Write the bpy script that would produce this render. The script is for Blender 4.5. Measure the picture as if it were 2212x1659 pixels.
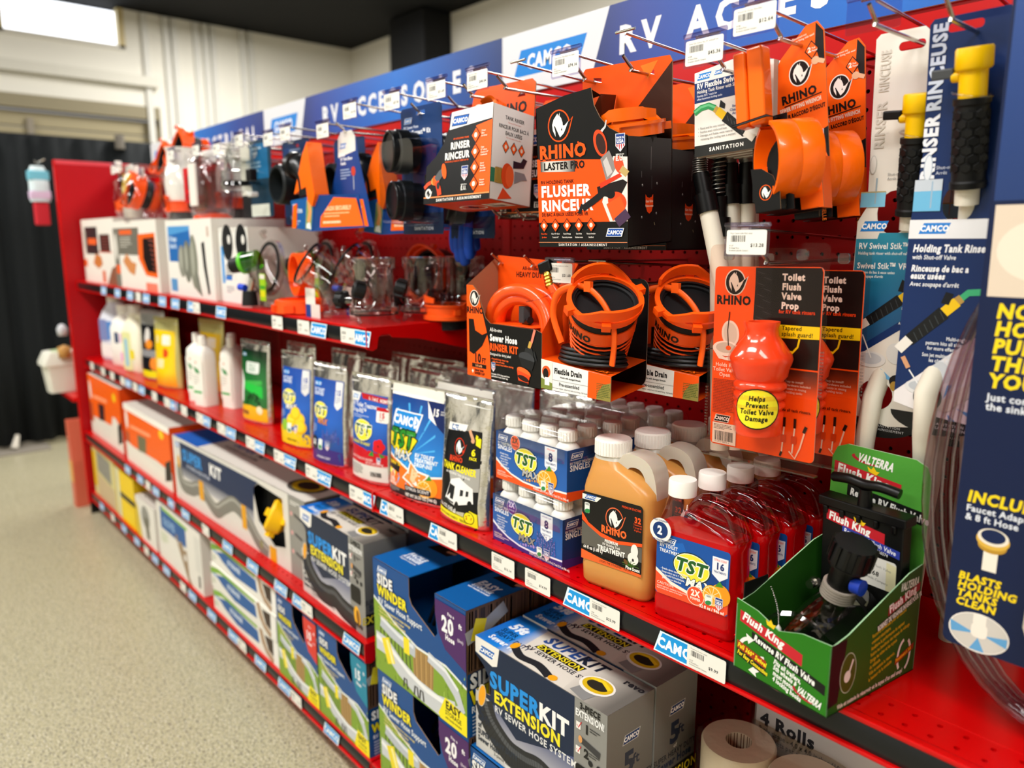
import bpy, bmesh, math, random
import numpy as np
from mathutils import Vector, Matrix, geometry, noise
for o in list(bpy.data.objects): bpy.data.objects.remove(o)
S = bpy.context.scene; COL = S.collection
R = math.radians; PI = math.pi
random.seed(7)
# ---------------------------------------------------------------- camera, world, light, exposure
cam_d = bpy.data.cameras.new('camera'); cam = bpy.data.objects.new('camera', cam_d); COL.objects.link(cam)
S.camera = cam
cam_d.sensor_width = 36; cam_d.lens = 1661 / 2212 * 36; cam_d.clip_start = .02
cam.location = (1.324, -.775, 1.22)
cam.rotation_euler = (R(90 - 10.57), 0, R(90 - 40.96))
cam_d.dof.use_dof = True; cam_d.dof.focus_distance = 1.06; cam_d.dof.aperture_fstop = 2.9
w = bpy.data.worlds.new('world'); S.world = w; w.use_nodes = True
w.node_tree.nodes['Background'].inputs[0].default_value = (1, 1, 1, 1)
w.node_tree.nodes['Background'].inputs[1].default_value = .25
S.view_settings.view_transform = 'Standard'; S.view_settings.look = 'None'
S.view_settings.gamma = 1; S.view_settings.use_curve_mapping = False
S.view_settings.exposure = .35
def area(name, loc, sx, sy, power, rot=(0, 0, 0), col=(1, .97, .93)):
    l = bpy.data.lights.new(name, 'AREA'); l.shape = 'RECTANGLE'; l.size = sx; l.size_y = sy
    l.energy = power; l.color = col
    o = bpy.data.objects.new(name, l); COL.objects.link(o); o.location = loc; o.rotation_euler = rot
    return o
for i, (x, y, p) in enumerate([(.2, -1.25, 38), (1.9, -1.15, 32), (-1.9, -1.25, 38), (-3.9, -1.2, 30), (-1.2, 1.6, 45), (-3.6, 1.4, 45), (1.2, 1.6, 35), (.4, -3.4, 38), (-2.4, -3.4, 34)]):
    area('ceiling_lamp_light', (x, y, 2.80), 1.25, .35, p)

# ---------------------------------------------------------------- materials
MC = {}
def lin(h):
    h = h.lstrip('#'); c = [int(h[i:i + 2], 16) / 255 for i in (0, 2, 4)]
    return tuple(x / 12.92 if x <= .04045 else ((x + .055) / 1.055) ** 2.4 for x in c) + (1,)
def nodes(m):
    m.use_nodes = True; return m.node_tree.nodes, m.node_tree.links
def mat(h, rough=.42, metal=0, trans=0, alpha=1, coat=0, sss=0, ior=1.45, noise_b=0, nscale=40, spec=.32, var=0):
    k = (h, rough, metal, trans, alpha, coat, sss, ior, noise_b, nscale, spec, var)
    if k in MC: return MC[k]
    m = bpy.data.materials.new('mat_' + h.strip('#')); n, l = nodes(m); b = n['Principled BSDF']
    b.inputs['Base Color'].default_value = lin(h); b.inputs['Roughness'].default_value = rough
    b.inputs['Metallic'].default_value = metal; b.inputs['Transmission Weight'].default_value = trans
    b.inputs['Alpha'].default_value = alpha; b.inputs['Coat Weight'].default_value = coat
    b.inputs['IOR'].default_value = ior; b.inputs['Specular IOR Level'].default_value = spec
    if sss:
        b.inputs['Subsurface Weight'].default_value = sss; b.inputs['Subsurface Radius'].default_value = (.02, .012, .006)
        b.inputs['Subsurface Scale'].default_value = .5
    if noise_b or var:
        t = n.new('ShaderNodeTexCoord'); nz = n.new('ShaderNodeTexNoise'); nz.inputs['Scale'].default_value = nscale
        nz.inputs['Detail'].default_value = 4
        l.new(t.outputs['Object'], nz.inputs['Vector'])
        if noise_b:
            bp = n.new('ShaderNodeBump'); bp.inputs['Strength'].default_value = noise_b; bp.inputs['Distance'].default_value = .004
            l.new(nz.outputs['Fac'], bp.inputs['Height']); l.new(bp.outputs['Normal'], b.inputs['Normal'])
        if var:
            hs = n.new('ShaderNodeHueSaturation'); hs.inputs['Color'].default_value = lin(h)
            mr = n.new('ShaderNodeMapRange'); mr.inputs['To Min'].default_value = 1 - var; mr.inputs['To Max'].default_value = 1 + var
            l.new(nz.outputs['Fac'], mr.inputs['Value']); l.new(mr.outputs['Result'], hs.inputs['Value']); l.new(hs.outputs['Color'], b.inputs['Base Color'])
    MC[k] = m; return m
def clear(h='#ffffff', tint=.9, rough=.08, gloss=1.0):
    """thin clear plastic: transparent body, fresnel gloss"""
    k = ('clear', h, tint, rough, gloss)
    if k in MC: return MC[k]
    m = bpy.data.materials.new('mat_clear'); n, l = nodes(m); n.remove(n['Principled BSDF'])
    t = n.new('ShaderNodeBsdfTransparent'); c = lin(h); t.inputs[0].default_value = tuple(x * tint for x in c[:3]) + (1,)
    g = n.new('ShaderNodeBsdfGlossy'); g.inputs['Roughness'].default_value = rough
    f = n.new('ShaderNodeLayerWeight'); f.inputs['Blend'].default_value = .25
    mp = n.new('ShaderNodeMapRange'); mp.inputs['To Min'].default_value = .025 * gloss; mp.inputs['To Max'].default_value = .7 * gloss
    l.new(f.outputs['Facing'], mp.inputs['Value'])
    mx = n.new('ShaderNodeMixShader'); l.new(mp.outputs['Result'], mx.inputs[0]); l.new(t.outputs[0], mx.inputs[1]); l.new(g.outputs[0], mx.inputs[2])
    l.new(mx.outputs[0], n['Material Output'].inputs[0]); MC[k] = m; return m
def grad(stops, axis=0, rough=.4, name='g', length=1.0, off=0.0):
    """colour gradient printed along an object axis (metres, local)"""
    m = bpy.data.materials.new('mat_gradient'); n, l = nodes(m); b = n['Principled BSDF']; b.inputs['Roughness'].default_value = rough
    t = n.new('ShaderNodeTexCoord'); sp = n.new('ShaderNodeSeparateXYZ'); l.new(t.outputs['Object'], sp.inputs[0])
    mr = n.new('ShaderNodeMapRange'); mr.inputs['From Min'].default_value = off; mr.inputs['From Max'].default_value = off + length
    l.new(sp.outputs[axis], mr.inputs['Value']); cr = n.new('ShaderNodeValToRGB'); e = cr.color_ramp.elements
    e[0].position = stops[0][0]; e[0].color = lin(stops[0][1]); e[1].position = stops[-1][0]; e[1].color = lin(stops[-1][1])
    for p, c in stops[1:-1]:
        q = e.new(p); q.color = lin(c)
    l.new(mr.outputs['Result'], cr.inputs[0]); l.new(cr.outputs[0], b.inputs['Base Color']); return m
def emit(h, s):
    m = bpy.data.materials.new('mat_daylight'); n, l = nodes(m); n.remove(n['Principled BSDF'])
    e = n.new('ShaderNodeEmission'); e.inputs[0].default_value = lin(h); e.inputs[1].default_value = s
    l.new(e.outputs[0], n['Material Output'].inputs[0]); return m
RED = mat('#c40103', .28, spec=.35); DRED = mat('#a80204', .4, spec=.3); PEGRED = mat('#940103', .45, spec=.2)
BLACK = mat('#060607', .35); MBLACK = mat('#101113', .6); WHITE = mat('#f2f0ea', .45); STEEL = mat('#c4bfb6', .24, 1, spec=.5)
CARD = mat('#9a7a58', .8); ORANGE = mat('#ff5a08', .35); ORP = mat('#ff6a05', .3, coat=.3); GREYK = mat('#20201f', .5)
FOIL = mat('#eceae6', .2, .95, noise_b=.6, nscale=36, spec=.5)
CLR = clear(); CLR2 = clear('#ffffff', .8, .12, 1.1)

# ---------------------------------------------------------------- mesh builder
class MB:
    def __init__(s): s.v = []; s.f = []; s.m = []; s.ms = []
    def mi(s, m):
        if m not in s.ms: s.ms.append(m)
        return s.ms.index(m)
    def add(s, vs, fs, m, M=None):
        o = len(s.v); s.v += [tuple(M @ Vector(p)) for p in vs] if M else [tuple(p) for p in vs]
        i = s.mi(m); s.f += [tuple(o + a for a in f) for f in fs]; s.m += [i] * len(fs); return s
    def box(s, x0, x1, y0, y1, z0, z1, m, M=None):
        v = [(x, y, z) for z in (z0, z1) for y in (y0, y1) for x in (x0, x1)]
        return s.add(v, [(0, 2, 3, 1), (4, 5, 7, 6), (0, 1, 5, 4), (1, 3, 7, 5), (3, 2, 6, 7), (2, 0, 4, 6)], m, M)
    def poly(s, pts, m, M=None):
        """flat 3D polygon, concave allowed"""
        t = geometry.tessellate_polygon([[Vector(p) for p in pts]])
        return s.add(pts, [tuple(x) for x in t], m, M)
    def slab(s, pts, y0, y1, m, M=None, edge=None, holes=()):
        """polygon in x,z extruded from y0 to y1 (holes: inner loops)"""
        loops = [list(pts)] + [list(h) for h in holes]
        flat = [p for L in loops for p in L]; n = len(flat)
        t = geometry.tessellate_polygon([[Vector((p[0], p[1], 0)) for p in L] for L in loops])
        v = [(p[0], y0, p[1]) for p in flat] + [(p[0], y1, p[1]) for p in flat]
        def area2(T): a, b, c = [flat[i] for i in T]; return (b[0]-a[0])*(c[1]-a[1])-(c[0]-a[0])*(b[1]-a[1])
        t = [tuple(T) if area2(T) > 0 else tuple(reversed(T)) for T in t]
        s.add(v, t + [tuple(n + i for i in reversed(T)) for T in t], m, M)
        o = 0; sd = []
        for L in loops:
            k = len(L); sg = sum(L[i][0]*L[(i+1) % k][1]-L[(i+1) % k][0]*L[i][1] for i in range(k)) > 0
            if L is not loops[0]: sg = not sg if False else sg
            for i in range(k):
                a, b = o + i, o + (i + 1) % k
                q = (a, a + n, b + n, b) if not sg else (a, b, b + n, a + n)
                sd.append(q)
            o += k
        return s.add(v, sd, edge or m, M)
    def lathe(s, prof, m, n=24, M=None, caps=True, a0=0, a1=2 * PI):
        """prof: (r,z) list, axis z"""
        full = abs(a1 - a0 - 2 * PI) < 1e-6; k = n if full else n + 1
        v = []; f = []
        for r, z in prof:
            for i in range(k):
                a = a0 + (a1 - a0) * i / n; v.append((r * math.cos(a), r * math.sin(a), z))
        for j in range(len(prof) - 1):
            for i in range(n):
                a = j * k + i; b = j * k + (i + 1) % k; f.append((a, b, b + k, a + k))
        if caps and full:
            if prof[0][0] > 1e-6: f.append(tuple(reversed(range(k))))
            if prof[-1][0] > 1e-6: f.append(tuple((len(prof) - 1) * k + i for i in range(k)))
        return s.add(v, f, m, M)
    def cyl(s, p0, p1, r, m, n=12, r1=None, M=None):
        p0 = Vector(p0); p1 = Vector(p1); d = p1 - p0
        T = Matrix.Translation(p0) @ d.to_track_quat('Z', 'Y').to_matrix().to_4x4()
        return s.lathe([(r, 0), (r if r1 is None else r1, d.length)], m, n, (M @ T) if M else T)
    def tube(s, path, r, m, n=8, M=None, closed=False, ry=None, up=(0, 0, 1), caps=True):
        P = [Vector(p) for p in path]; k = len(P); v = []; f = []
        rs = r if isinstance(r, (list, tuple)) else [r] * k
        up = Vector(up); prev = None
        for i, p in enumerate(P):
            if closed: d = P[(i + 1) % k] - P[i - 1]
            else: d = P[min(i + 1, k - 1)] - P[max(i - 1, 0)]
            d.normalize()
            if prev is None: a = d.cross(up); a = a if a.length > 1e-4 else d.cross(Vector((1, 0, 0)))
            else: a = prev - d * prev.dot(d)
            a.normalize(); prev = a; b = d.cross(a)
            for j in range(n):
                t = 2 * PI * j / n; v.append(p + a * (rs[i] * math.cos(t)) + b * ((ry or 1) * rs[i] * math.sin(t)))
        for i in range(k if closed else k - 1):
            for j in range(n):
                a = i * n + j; b = i * n + (j + 1) % n; c = ((i + 1) % k) * n
                f.append((a, b, c + (j + 1) % n, c + j))
        if caps and not closed: f += [tuple(reversed(range(n))), tuple((k - 1) * n + j for j in range(n))]
        return s.add(v, f, m, M)
    def loft(s, secs, m, M=None, caps=True, mfun=None):
        """secs: list of equal-length closed rings"""
        n = len(secs[0]); v = [p for q in secs for p in q]
        for j in range(len(secs) - 1):
            pass
        o = len(s.v); s.v += [tuple(M @ Vector(p)) for p in v] if M else [tuple(p) for p in v]
        for j in range(len(secs) - 1):
            i_ = s.mi(mfun(j) if mfun else m)
            for i in range(n):
                a = o + j * n + i; b = o + j * n + (i + 1) % n; s.f.append((a, b, b + n, a + n)); s.m.append(i_)
        if caps:
            s.f.append(tuple(o + i for i in reversed(range(n)))); s.m.append(s.mi(mfun(0) if mfun else m))
            s.f.append(tuple(o + (len(secs) - 1) * n + i for i in range(n))); s.m.append(s.mi(mfun(len(secs) - 2) if mfun else m))
        return s
    def build(s, name, parent=None, smooth=False, bevel=0, seg=2, loc=None, rot=None, sub=0, solid=0):
        me = bpy.data.meshes.new(name); me.from_pydata(s.v, [], s.f)
        for m in s.ms: me.materials.append(m)
        me.polygons.foreach_set('material_index', s.m)
        if smooth: me.polygons.foreach_set('use_smooth', [True] * len(s.f))
        me.update(); o = bpy.data.objects.new(name, me); COL.objects.link(o)
        if smooth and smooth is not True: me.set_sharp_from_angle(angle=R(smooth))
        if solid:
            md = o.modifiers.new('solid', 'SOLIDIFY'); md.thickness = solid; md.offset = 0
        if bevel:
            md = o.modifiers.new('bevel', 'BEVEL'); md.width = bevel; md.segments = seg; md.limit_method = 'ANGLE'; md.angle_limit = R(40)
        if sub:
            md = o.modifiers.new('sub', 'SUBSURF'); md.levels = sub; md.render_levels = sub
        if parent: o.parent = parent
        if loc: o.location = loc
        if rot: o.rotation_euler = rot
        return o
def rrect(w, d, r, n=5, cx=0, cy=0, z=0):
    """rounded rectangle ring, centred, ccw"""
    r = min(r, w / 2 - 1e-4, d / 2 - 1e-4); out = []
    for k, (sx, sy) in enumerate(((1, 1), (-1, 1), (-1, -1), (1, -1))):
        for i in range(n + 1):
            a = PI / 2 * (k + i / n); out.append((cx + sx * (w / 2 - r) + r * math.cos(a), cy + sy * (d / 2 - r) + r * math.sin(a), z))
    return out
def rr2(x0, y0, x1, y1, r, n=5):
    return [(p[0], p[1]) for p in rrect(x1 - x0, y1 - y0, r, n, (x0 + x1) / 2, (y0 + y1) / 2)]
def arc(cx, cy, r, a0, a1, n=12, ry=None):
    return [(cx + r * math.cos(R(a0 + (a1 - a0) * i / n)), cy + (ry or r) * math.sin(R(a0 + (a1 - a0) * i / n))) for i in range(n + 1)]
def spline(pts, n=8, closed=False):
    P = [Vector(p) for p in pts]; out = []; k = len(P)
    for i in range(k if closed else k - 1):
        if closed: a, b, c, d = P[i - 1], P[i], P[(i + 1) % k], P[(i + 2) % k]
        else: a, b, c, d = P[max(i - 1, 0)], P[i], P[i + 1], P[min(i + 2, k - 1)]
        for j in range(n):
            t = j / n; out.append(.5 * ((2 * b) + (c - a) * t + (2 * a - 5 * b + 4 * c - d) * t * t + (3 * b - a - 3 * c + d) * t ** 3))
    if not closed: out.append(P[-1])
    return out
# ---------------------------------------------------------------- things
def thing(name, label, cat, loc=(0, 0, 0), rz=0, group=None, rx=0, ry=0):
    o = bpy.data.objects.new(name, None); COL.objects.link(o); o.empty_display_size = .02
    o.location = loc; o.rotation_mode = 'YXZ'; o.rotation_euler = (R(rx), R(ry), R(rz))
    o.rotation_mode = 'XYZ'
    o.rotation_euler = (Matrix.Rotation(R(rz), 3, 'Z') @ Matrix.Rotation(R(rx), 3, 'X') @ Matrix.Rotation(R(ry), 3, 'Y')).to_euler('XYZ')
    return tag(o, label, cat, group)
def tag(o, label, cat, group=None):
    o['label'] = label; o['category'] = cat
    if group: o['group'] = group
    return o
def dup(root, loc, rz=None, label=None, group=None, rx=0, ry=0, skip=()):
    def cp(o, par):
        c = o.copy(); COL.objects.link(c); c.parent = par
        for ch in o.children:
            if ch.name.split('.')[0] not in skip: cp(ch, c)
        return c
    r = cp(root, None); r.location = loc
    if rz is not None: r.rotation_euler = (Matrix.Rotation(R(rz), 3, 'Z') @ Matrix.Rotation(R(rx), 3, 'X') @ Matrix.Rotation(R(ry), 3, 'Y')).to_euler('XYZ')
    if label: r['label'] = label
    if group: r['group'] = group
    return r
def struct(o): o['kind'] = 'structure'; return o

# ---------------------------------------------------------------- glyphs and flat print
GL = {}
def load_glyphs():
    chars = ''.join(chr(c) for c in range(33, 127)) + 'ÀÉÈÊéèêàçôî°²™®•½'
    curves = []
    def tx(body, off):
        c = bpy.data.curves.new('glyph', 'FONT'); c.body = body; c.size = 1; c.offset = off; c.resolution_u = 2; c.fill_mode = 'FRONT'
        o = bpy.data.objects.new('glyph', c); COL.objects.link(o); curves.append((o, c)); return o
    base = tx('HH', 0); wid = {}; sh = {}
    for ch in chars:
        wid[ch] = tx('H' + ch + 'H', 0)
        for b, off in ((0, 0), (1, .022), (2, .045)): sh[ch, b] = tx(ch, off)
    dg = bpy.context.evaluated_depsgraph_get(); dg.update()
    def ext(o): 
        me = bpy.data.meshes.new_from_object(o.evaluated_get(dg)); xs = [v.co.x for v in me.vertices]; r = max(xs) - min(xs); bpy.data.meshes.remove(me); return r
    hb = ext(base)
    for ch in chars:
        adv = ext(wid[ch]) - hb
        for b in (0, 1, 2):
            me = bpy.data.meshes.new_from_object(sh[ch, b].evaluated_get(dg))
            GL[ch, b] = ([(v.co.x, v.co.y) for v in me.vertices], [tuple(p.vertices) for p in me.polygons], adv + (0, .03, .06)[b])
            bpy.data.meshes.remove(me)
    cap = max(y for x, y in GL['H', 0][0])
    for o, c in curves: bpy.data.objects.remove(o); bpy.data.curves.remove(c)
    return cap
CAP = load_glyphs()
class Pr:
    """flat print in millimetres on a face; later shapes lie on top"""
    def __init__(s): s.c = []; s.l = 1
    def poly(s, pts, col):
        t = geometry.tessellate_polygon([[Vector((p[0], p[1], 0)) for p in pts]])
        s.c.append((list(pts), [tuple(x) for x in t], col, s.l)); s.l += 1; return s
    def r(s, x0, y0, x1, y1, col): return s.poly([(x0, y0), (x1, y0), (x1, y1), (x0, y1)], col)
    def rr(s, x0, y0, x1, y1, rad, col): return s.poly(rr2(x0, y0, x1, y1, rad), col)
    def e(s, cx, cy, rx, ry, col, n=28, rot=0):
        c, q = math.cos(R(rot)), math.sin(R(rot)); P = []
        for i in range(n):
            a = 2 * PI * i / n; x, y = rx * math.cos(a), ry * math.sin(a); P.append((cx + x * c - y * q, cy + x * q + y * c))
        return s.poly(P, col)
    def ln(s, pts, wd, col):
        """stroked polyline"""
        P = [Vector((p[0], p[1])) for p in pts]; L = []; Q = []
        for i, p in enumerate(P):
            d = P[min(i + 1, len(P) - 1)] - P[max(i - 1, 0)]; d.normalize(); nn = Vector((-d.y, d.x))
            ww = (wd[0] + (wd[1] - wd[0]) * i / (len(P) - 1)) if isinstance(wd, tuple) else wd
            L.append(p + nn * ww / 2); Q.append(p - nn * ww / 2)
        k = len(P); s.c.append(([tuple(a) for a in L + Q], [(i, k + i, k + i + 1, i + 1) for i in range(k - 1)], col, s.l)); s.l += 1; return s
    def t(s, x, y, size, txt, col, b=1, sx=1.0, sk=0.0, al='l', rot=0, sp=0, out=None):
        """text: size = cap height in mm; sk = shear; al = l/c/r"""
        txt = txt.replace('–', '-').replace('’', "'"); k = size / CAP; W = sum((GL[ch, b][2] if ch != ' ' else .3) * k * sx + sp for ch in txt)
        ox = {'l': 0, 'c': -W / 2, 'r': -W}[al]; c, q = math.cos(R(rot)), math.sin(R(rot))
        V = []; F = []; cx = ox
        for ch in txt:
            if ch == ' ': cx += .3 * k * sx + sp; continue
            gv, gf, ad = GL[ch, b]; o = len(V)
            for gx, gy in gv:
                px = cx + gx * k * sx + gy * k * sk; py = gy * k; V.append((x + px * c - py * q, y + px * q + py * c))
            F += [tuple(o + i for i in f) for f in gf]; cx += ad * k * sx + sp
        if out: # outline: same text, bolder, below
            s.t(x, y, size, txt, out, 2, sx, sk, al, rot, sp - (.06 - (0, .03, .06)[b]) * k * sx)
            for dx, dy in ((-.09, 0), (.09, 0), (0, .09), (0, -.09)):
                s.l -= 1; s.t(x + dx * size, y + dy * size, size, txt, out, 2, sx, sk, al, rot, sp - (.06 - (0, .03, .06)[b]) * k * sx)
        s.c.append((V, F, col, s.l)); s.l += 1; return s
    def ts(s, x, y, size, lines, col, b=1, lead=1.5, **kw):
        for i, q in enumerate(lines): s.t(x, y - i * size * lead, size, q, col, b, **kw); s.l -= 1
        s.l += 1; return s
    def greek(s, x, y, wd, n, pitch, col, h=.45, seed=1):
        rg = random.Random(seed)
        for i in range(n):
            cx = x; e = x + wd * (1 if i < n - 1 else .6) * rg.uniform(.85, 1)
            while cx < e:
                q = rg.uniform(.8, 3.2); s.r(cx, y - i * pitch, min(cx + q, e), y - i * pitch + h * pitch, col); s.l -= 1; cx += q + .5
        s.l += 1; return s
    def bars(s, x, y, wd, h, col='#111111', seed=3):
        rg = random.Random(seed); cx = x
        while cx < x + wd:
            q = rg.choice((.35, .35, .7, 1.0)); s.r(cx, y, cx + q, y + h, col); s.l -= 1; cx += q + rg.choice((.4, .4, .8))
        s.l += 1; return s
    def camco(s, x, y, wd, col='#0a6fd0', edge='#ffffff', tc='#ffffff', rot=0, hk=.36):
        h = wd * hk; k = h * .42
        if edge: s.poly([(x - h * .1, y - h * .08), (x + wd - k * .9 + h * .12, y - h * .08), (x + wd + h * .12, y + h * 1.08), (x + k * .9 - h * .1, y + h * 1.08)], edge)
        s.poly([(x, y), (x + wd - k, y), (x + wd, y + h), (x + k, y + h)], col)
        return s.t(x + wd / 2, y + h * .25, h * .5, 'CAMCO', tc, 2, sx=.86, al='c', sk=.06)
    def rhino(s, cx, cy, r, ring='#ff5a10', bg='#0b0b0c', head='#f4f2ee', horn=True):
        if ring:
            s.e(cx, cy, r, r * 1.12, ring)
            s.poly([(cx + r * .75, cy + r * .1), (cx + r * 1.28, cy + r * .55), (cx + r * .9, cy - r * .55)], ring)
        if bg:
            s.e(cx, cy, r * .9, r * 1.02, bg)
            s.poly([(cx + r * .65, cy + r * .02), (cx + r * 1.16, cy + r * .42), (cx + r * .8, cy - r * .5)], bg)
        H = [(-.12, .92), (-.3, .74), (-.54, .5), (-.7, .1), (-.64, -.32), (-.36, -.8), (-.37, -.45), (-.5, -.02), (-.42, .02), (-.12, -.5), (.1, -.88), (.5, -.6), (.75, -.2), (1.02, .3), (.62, .0), (.42, -.02), (.4, .22), (.26, .56), (.1, .72), (.13, .98), (-.02, .72)]
        s.poly([(cx + a * r * .86, cy + b_ * r * .92) for a, b_ in H], head)
        if bg: s.poly([(cx + .18 * r, cy - .32 * r), (cx + .27 * r, cy - .12 * r), (cx + .3 * r, cy - .36 * r)], bg)
        return s
    def tst(s, cx, cy, wd, mx='#e9e6df', mxo='#222222', rot=0):
        s.e(cx, cy, wd * .5, wd * .36, '#16331c'); s.e(cx, cy, wd * .475, wd * .335, '#f5f2d8'); s.e(cx, cy, wd * .455, wd * .315, '#f2e13a')
        s.t(cx - wd * .02, cy - wd * .14, wd * .3, 'TST', '#1f5a25', 2, sx=1.02, sk=.2, al='c', out='#f8f6ea')
        if mx: s.t(cx + wd * .2, cy - wd * .46, wd * .19, 'MAX', mx, 2, sx=1.05, sk=.2, al='c', out=mxo)
        return s
    def usa(s, x, y, h):
        wd = h * .62; P = lambda a: [(x + u * wd, y + v * h) for u, v in a]
        s.poly(P([(-.06, 1.03), (-.06, .3), (.5, -.06), (1.06, .3), (1.06, 1.03)]), '#e8e8ee')
        s.poly(P([(0, 1), (0, .42), (1, .42), (1, 1)]), '#22418c')
        for i in range(4): s.poly(P([(.06 + i * .26, .4), (.06 + i * .26, .28), (.13 + i * .26, .1 if 0 < i < 3 else .24), (.19 + i * .26, .24 if i in (0, 3) else .08), (.19 + i * .26, .4)]), '#c8282c'); s.l -= 1
        s.l += 1
        s.t(x + wd / 2, y + h * .74, h * .11, 'MADE IN', '#ffffff', 1, sx=.8, al='c'); s.t(x + wd / 2, y + h * .48, h * .2, 'USA', '#ffffff', 2, sx=.85, al='c')
        return s
    def diamond(s, cx, cy, r, col='#ff5a10', edge='#0b0b0c', ic='#ffd9b8'):
        s.poly([(cx - r, cy), (cx, cy - r * 1.25), (cx + r, cy), (cx, cy + r * 1.25)], edge)
        q = r * .84; s.poly([(cx - q, cy), (cx, cy - q * 1.25), (cx + q, cy), (cx, cy + q * 1.25)], col)
        return s.e(cx, cy, r * .34, r * .4, ic, 10)
    def orange(s, cx, cy, r):
        s.e(cx + r * .8, cy + r * .3, r, r * 1.05, '#f59a1e'); s.e(cx, cy, r, r, '#f7b733'); s.e(cx, cy, r * .9, r * .9, '#fdf0c0'); s.e(cx, cy, r * .84, r * .84, '#f8a623')
        for i in range(9): a = 2 * PI * i / 9; s.ln([(cx, cy), (cx + r * .84 * math.cos(a), cy + r * .84 * math.sin(a))], .05 * r, '#fdf0c0'); s.l -= 1
        s.l += 1; s.poly([(cx + r * .2, cy + r * 1.0), (cx + r * .7, cy + r * 1.65), (cx + r * 1.1, cy + r * 1.15)], '#3f8f2e'); return s
    def lavender(s, x, y, wd, h, seed=2):
        rg = random.Random(seed)
        for i in range(9):
            bx = x + wd * (i + .5) / 9; tp = h * rg.uniform(.6, 1); s.ln([(x + wd * .5 + (bx - x - wd * .5) * .3, y), (bx, y + tp)], .35, '#5d6f4a'); s.l -= 1
            for j in range(9):
                s.e(bx + rg.uniform(-1.4, 1.4), y + tp * (.35 + .65 * j / 9), 1.3, .95, rg.choice(('#6b4a9c', '#8465b8', '#553a86', '#9d86cc')), 7); s.l -= 1
            s.l += 1
        return s
    def build(s, name, parent, O=(0, 0, 0), U=(1, 0, 0), V=(0, 0, 1), fn=None, cell=None, rough=.4, dz=.00003, base=.00012, coat=0):
        """O origin, U/V axes; fn(u,v,h) maps metres to the surface for curved faces"""
        U = Vector(U); V = Vector(V); N = U.cross(V); O = Vector(O)
        if parent is not None and name in PCACHE and False: pass
        vs = []; fs = []; mi = []; ms = []
        for P, F, col, l in s.c:
            m = col if not isinstance(col, str) else mat(col, rough, coat=coat)
            if m not in ms: ms.append(m)
            k = ms.index(m); o = len(vs); vs += [(p[0] * .001, p[1] * .001, base + dz * l) for p in P]; fs += [tuple(o + i for i in f) for f in F]; mi += [k] * len(F)
        me = bpy.data.meshes.new(name); me.from_pydata(vs, [], fs)
        for m in ms: me.materials.append(m)
        me.polygons.foreach_set('material_index', mi)
        if cell:
            bm = bmesh.new(); bm.from_mesh(me)
            for ax, cs in ((0, cell[0]), (1, cell[1])):
                if not cs: continue
                c0 = [v.co[ax] for v in bm.verts]; a = math.floor(min(c0) / cs); b = math.ceil(max(c0) / cs)
                for i in range(a + 1, b):
                    pl = Vector((0, 0, 0)); pl[ax] = i * cs; nn = Vector((0, 0, 0)); nn[ax] = 1
                    bmesh.ops.bisect_plane(bm, geom=bm.verts[:] + bm.edges[:] + bm.faces[:], plane_co=pl, plane_no=nn)
            bm.to_mesh(me); bm.free()
        if fn:
            for v in me.vertices: v.co = fn(v.co.x, v.co.y, v.co.z)
        else:
            for v in me.vertices: v.co = O + U * v.co.x + V * v.co.y + N * v.co.z
        bmx = bmesh.new(); bmx.from_mesh(me)
        bmx.normal_update()
        bmx.to_mesh(me); bmx.free(); me.update()
        o = bpy.data.objects.new(name, me); COL.objects.link(o); o.parent = parent; return o
PCACHE = {}
# ---------------------------------------------------------------- room
def floor_mat():
    m = bpy.data.materials.new('mat_speckled_floor'); n, l = nodes(m); b = n['Principled BSDF']; b.inputs['Roughness'].default_value = .35
    t = n.new('ShaderNodeTexCoord'); cols = []
    for sc, th, c in ((170, .56, '#6f6a5c'), (230, .6, '#e9e4d2'), (120, .64, '#4a473d')):
        z = n.new('ShaderNodeTexNoise'); z.inputs['Scale'].default_value = sc; z.inputs['Detail'].default_value = 2; l.new(t.outputs['Object'], z.inputs['Vector'])
        mr = n.new('ShaderNodeMapRange'); mr.inputs['From Min'].default_value = th; mr.inputs['From Max'].default_value = th + .04; l.new(z.outputs['Fac'], mr.inputs['Value']); cols.append((mr, c))
    prev = None
    for mr, c in cols:
        mx = n.new('ShaderNodeMix'); mx.data_type = 'RGBA'; l.new(mr.outputs['Result'], mx.inputs[0]); mx.inputs[7].default_value = lin(c)
        if prev: l.new(prev.outputs[2], mx.inputs[6])
        else: mx.inputs[6].default_value = lin('#b0a988')
        prev = mx
    l.new(prev.outputs[2], b.inputs['Base Color']); return m
WALL = mat('#e9e6da', .7, noise_b=.05, nscale=30)
struct(MB().box(-5.2, 4.2, -5.2, 3.05, -.1, 0, floor_mat()).build('floor'))
struct(MB().box(-5.3, 4.3, -5.3, 3.15, 2.87, 2.97, mat('#08090b', .9)).build('ceiling'))
struct(MB().box(-5.2, 4.2, 2.85, 3.0, 0, 2.86, WALL).build('wall_back'))
struct(MB().box(-5.2, 4.2, -5.15, -5.0, 0, 2.86, WALL).build('wall_front'))
struct(MB().box(4.0, 4.15, -5.0, 2.85, 0, 2.86, WALL).build('wall_right'))
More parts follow.
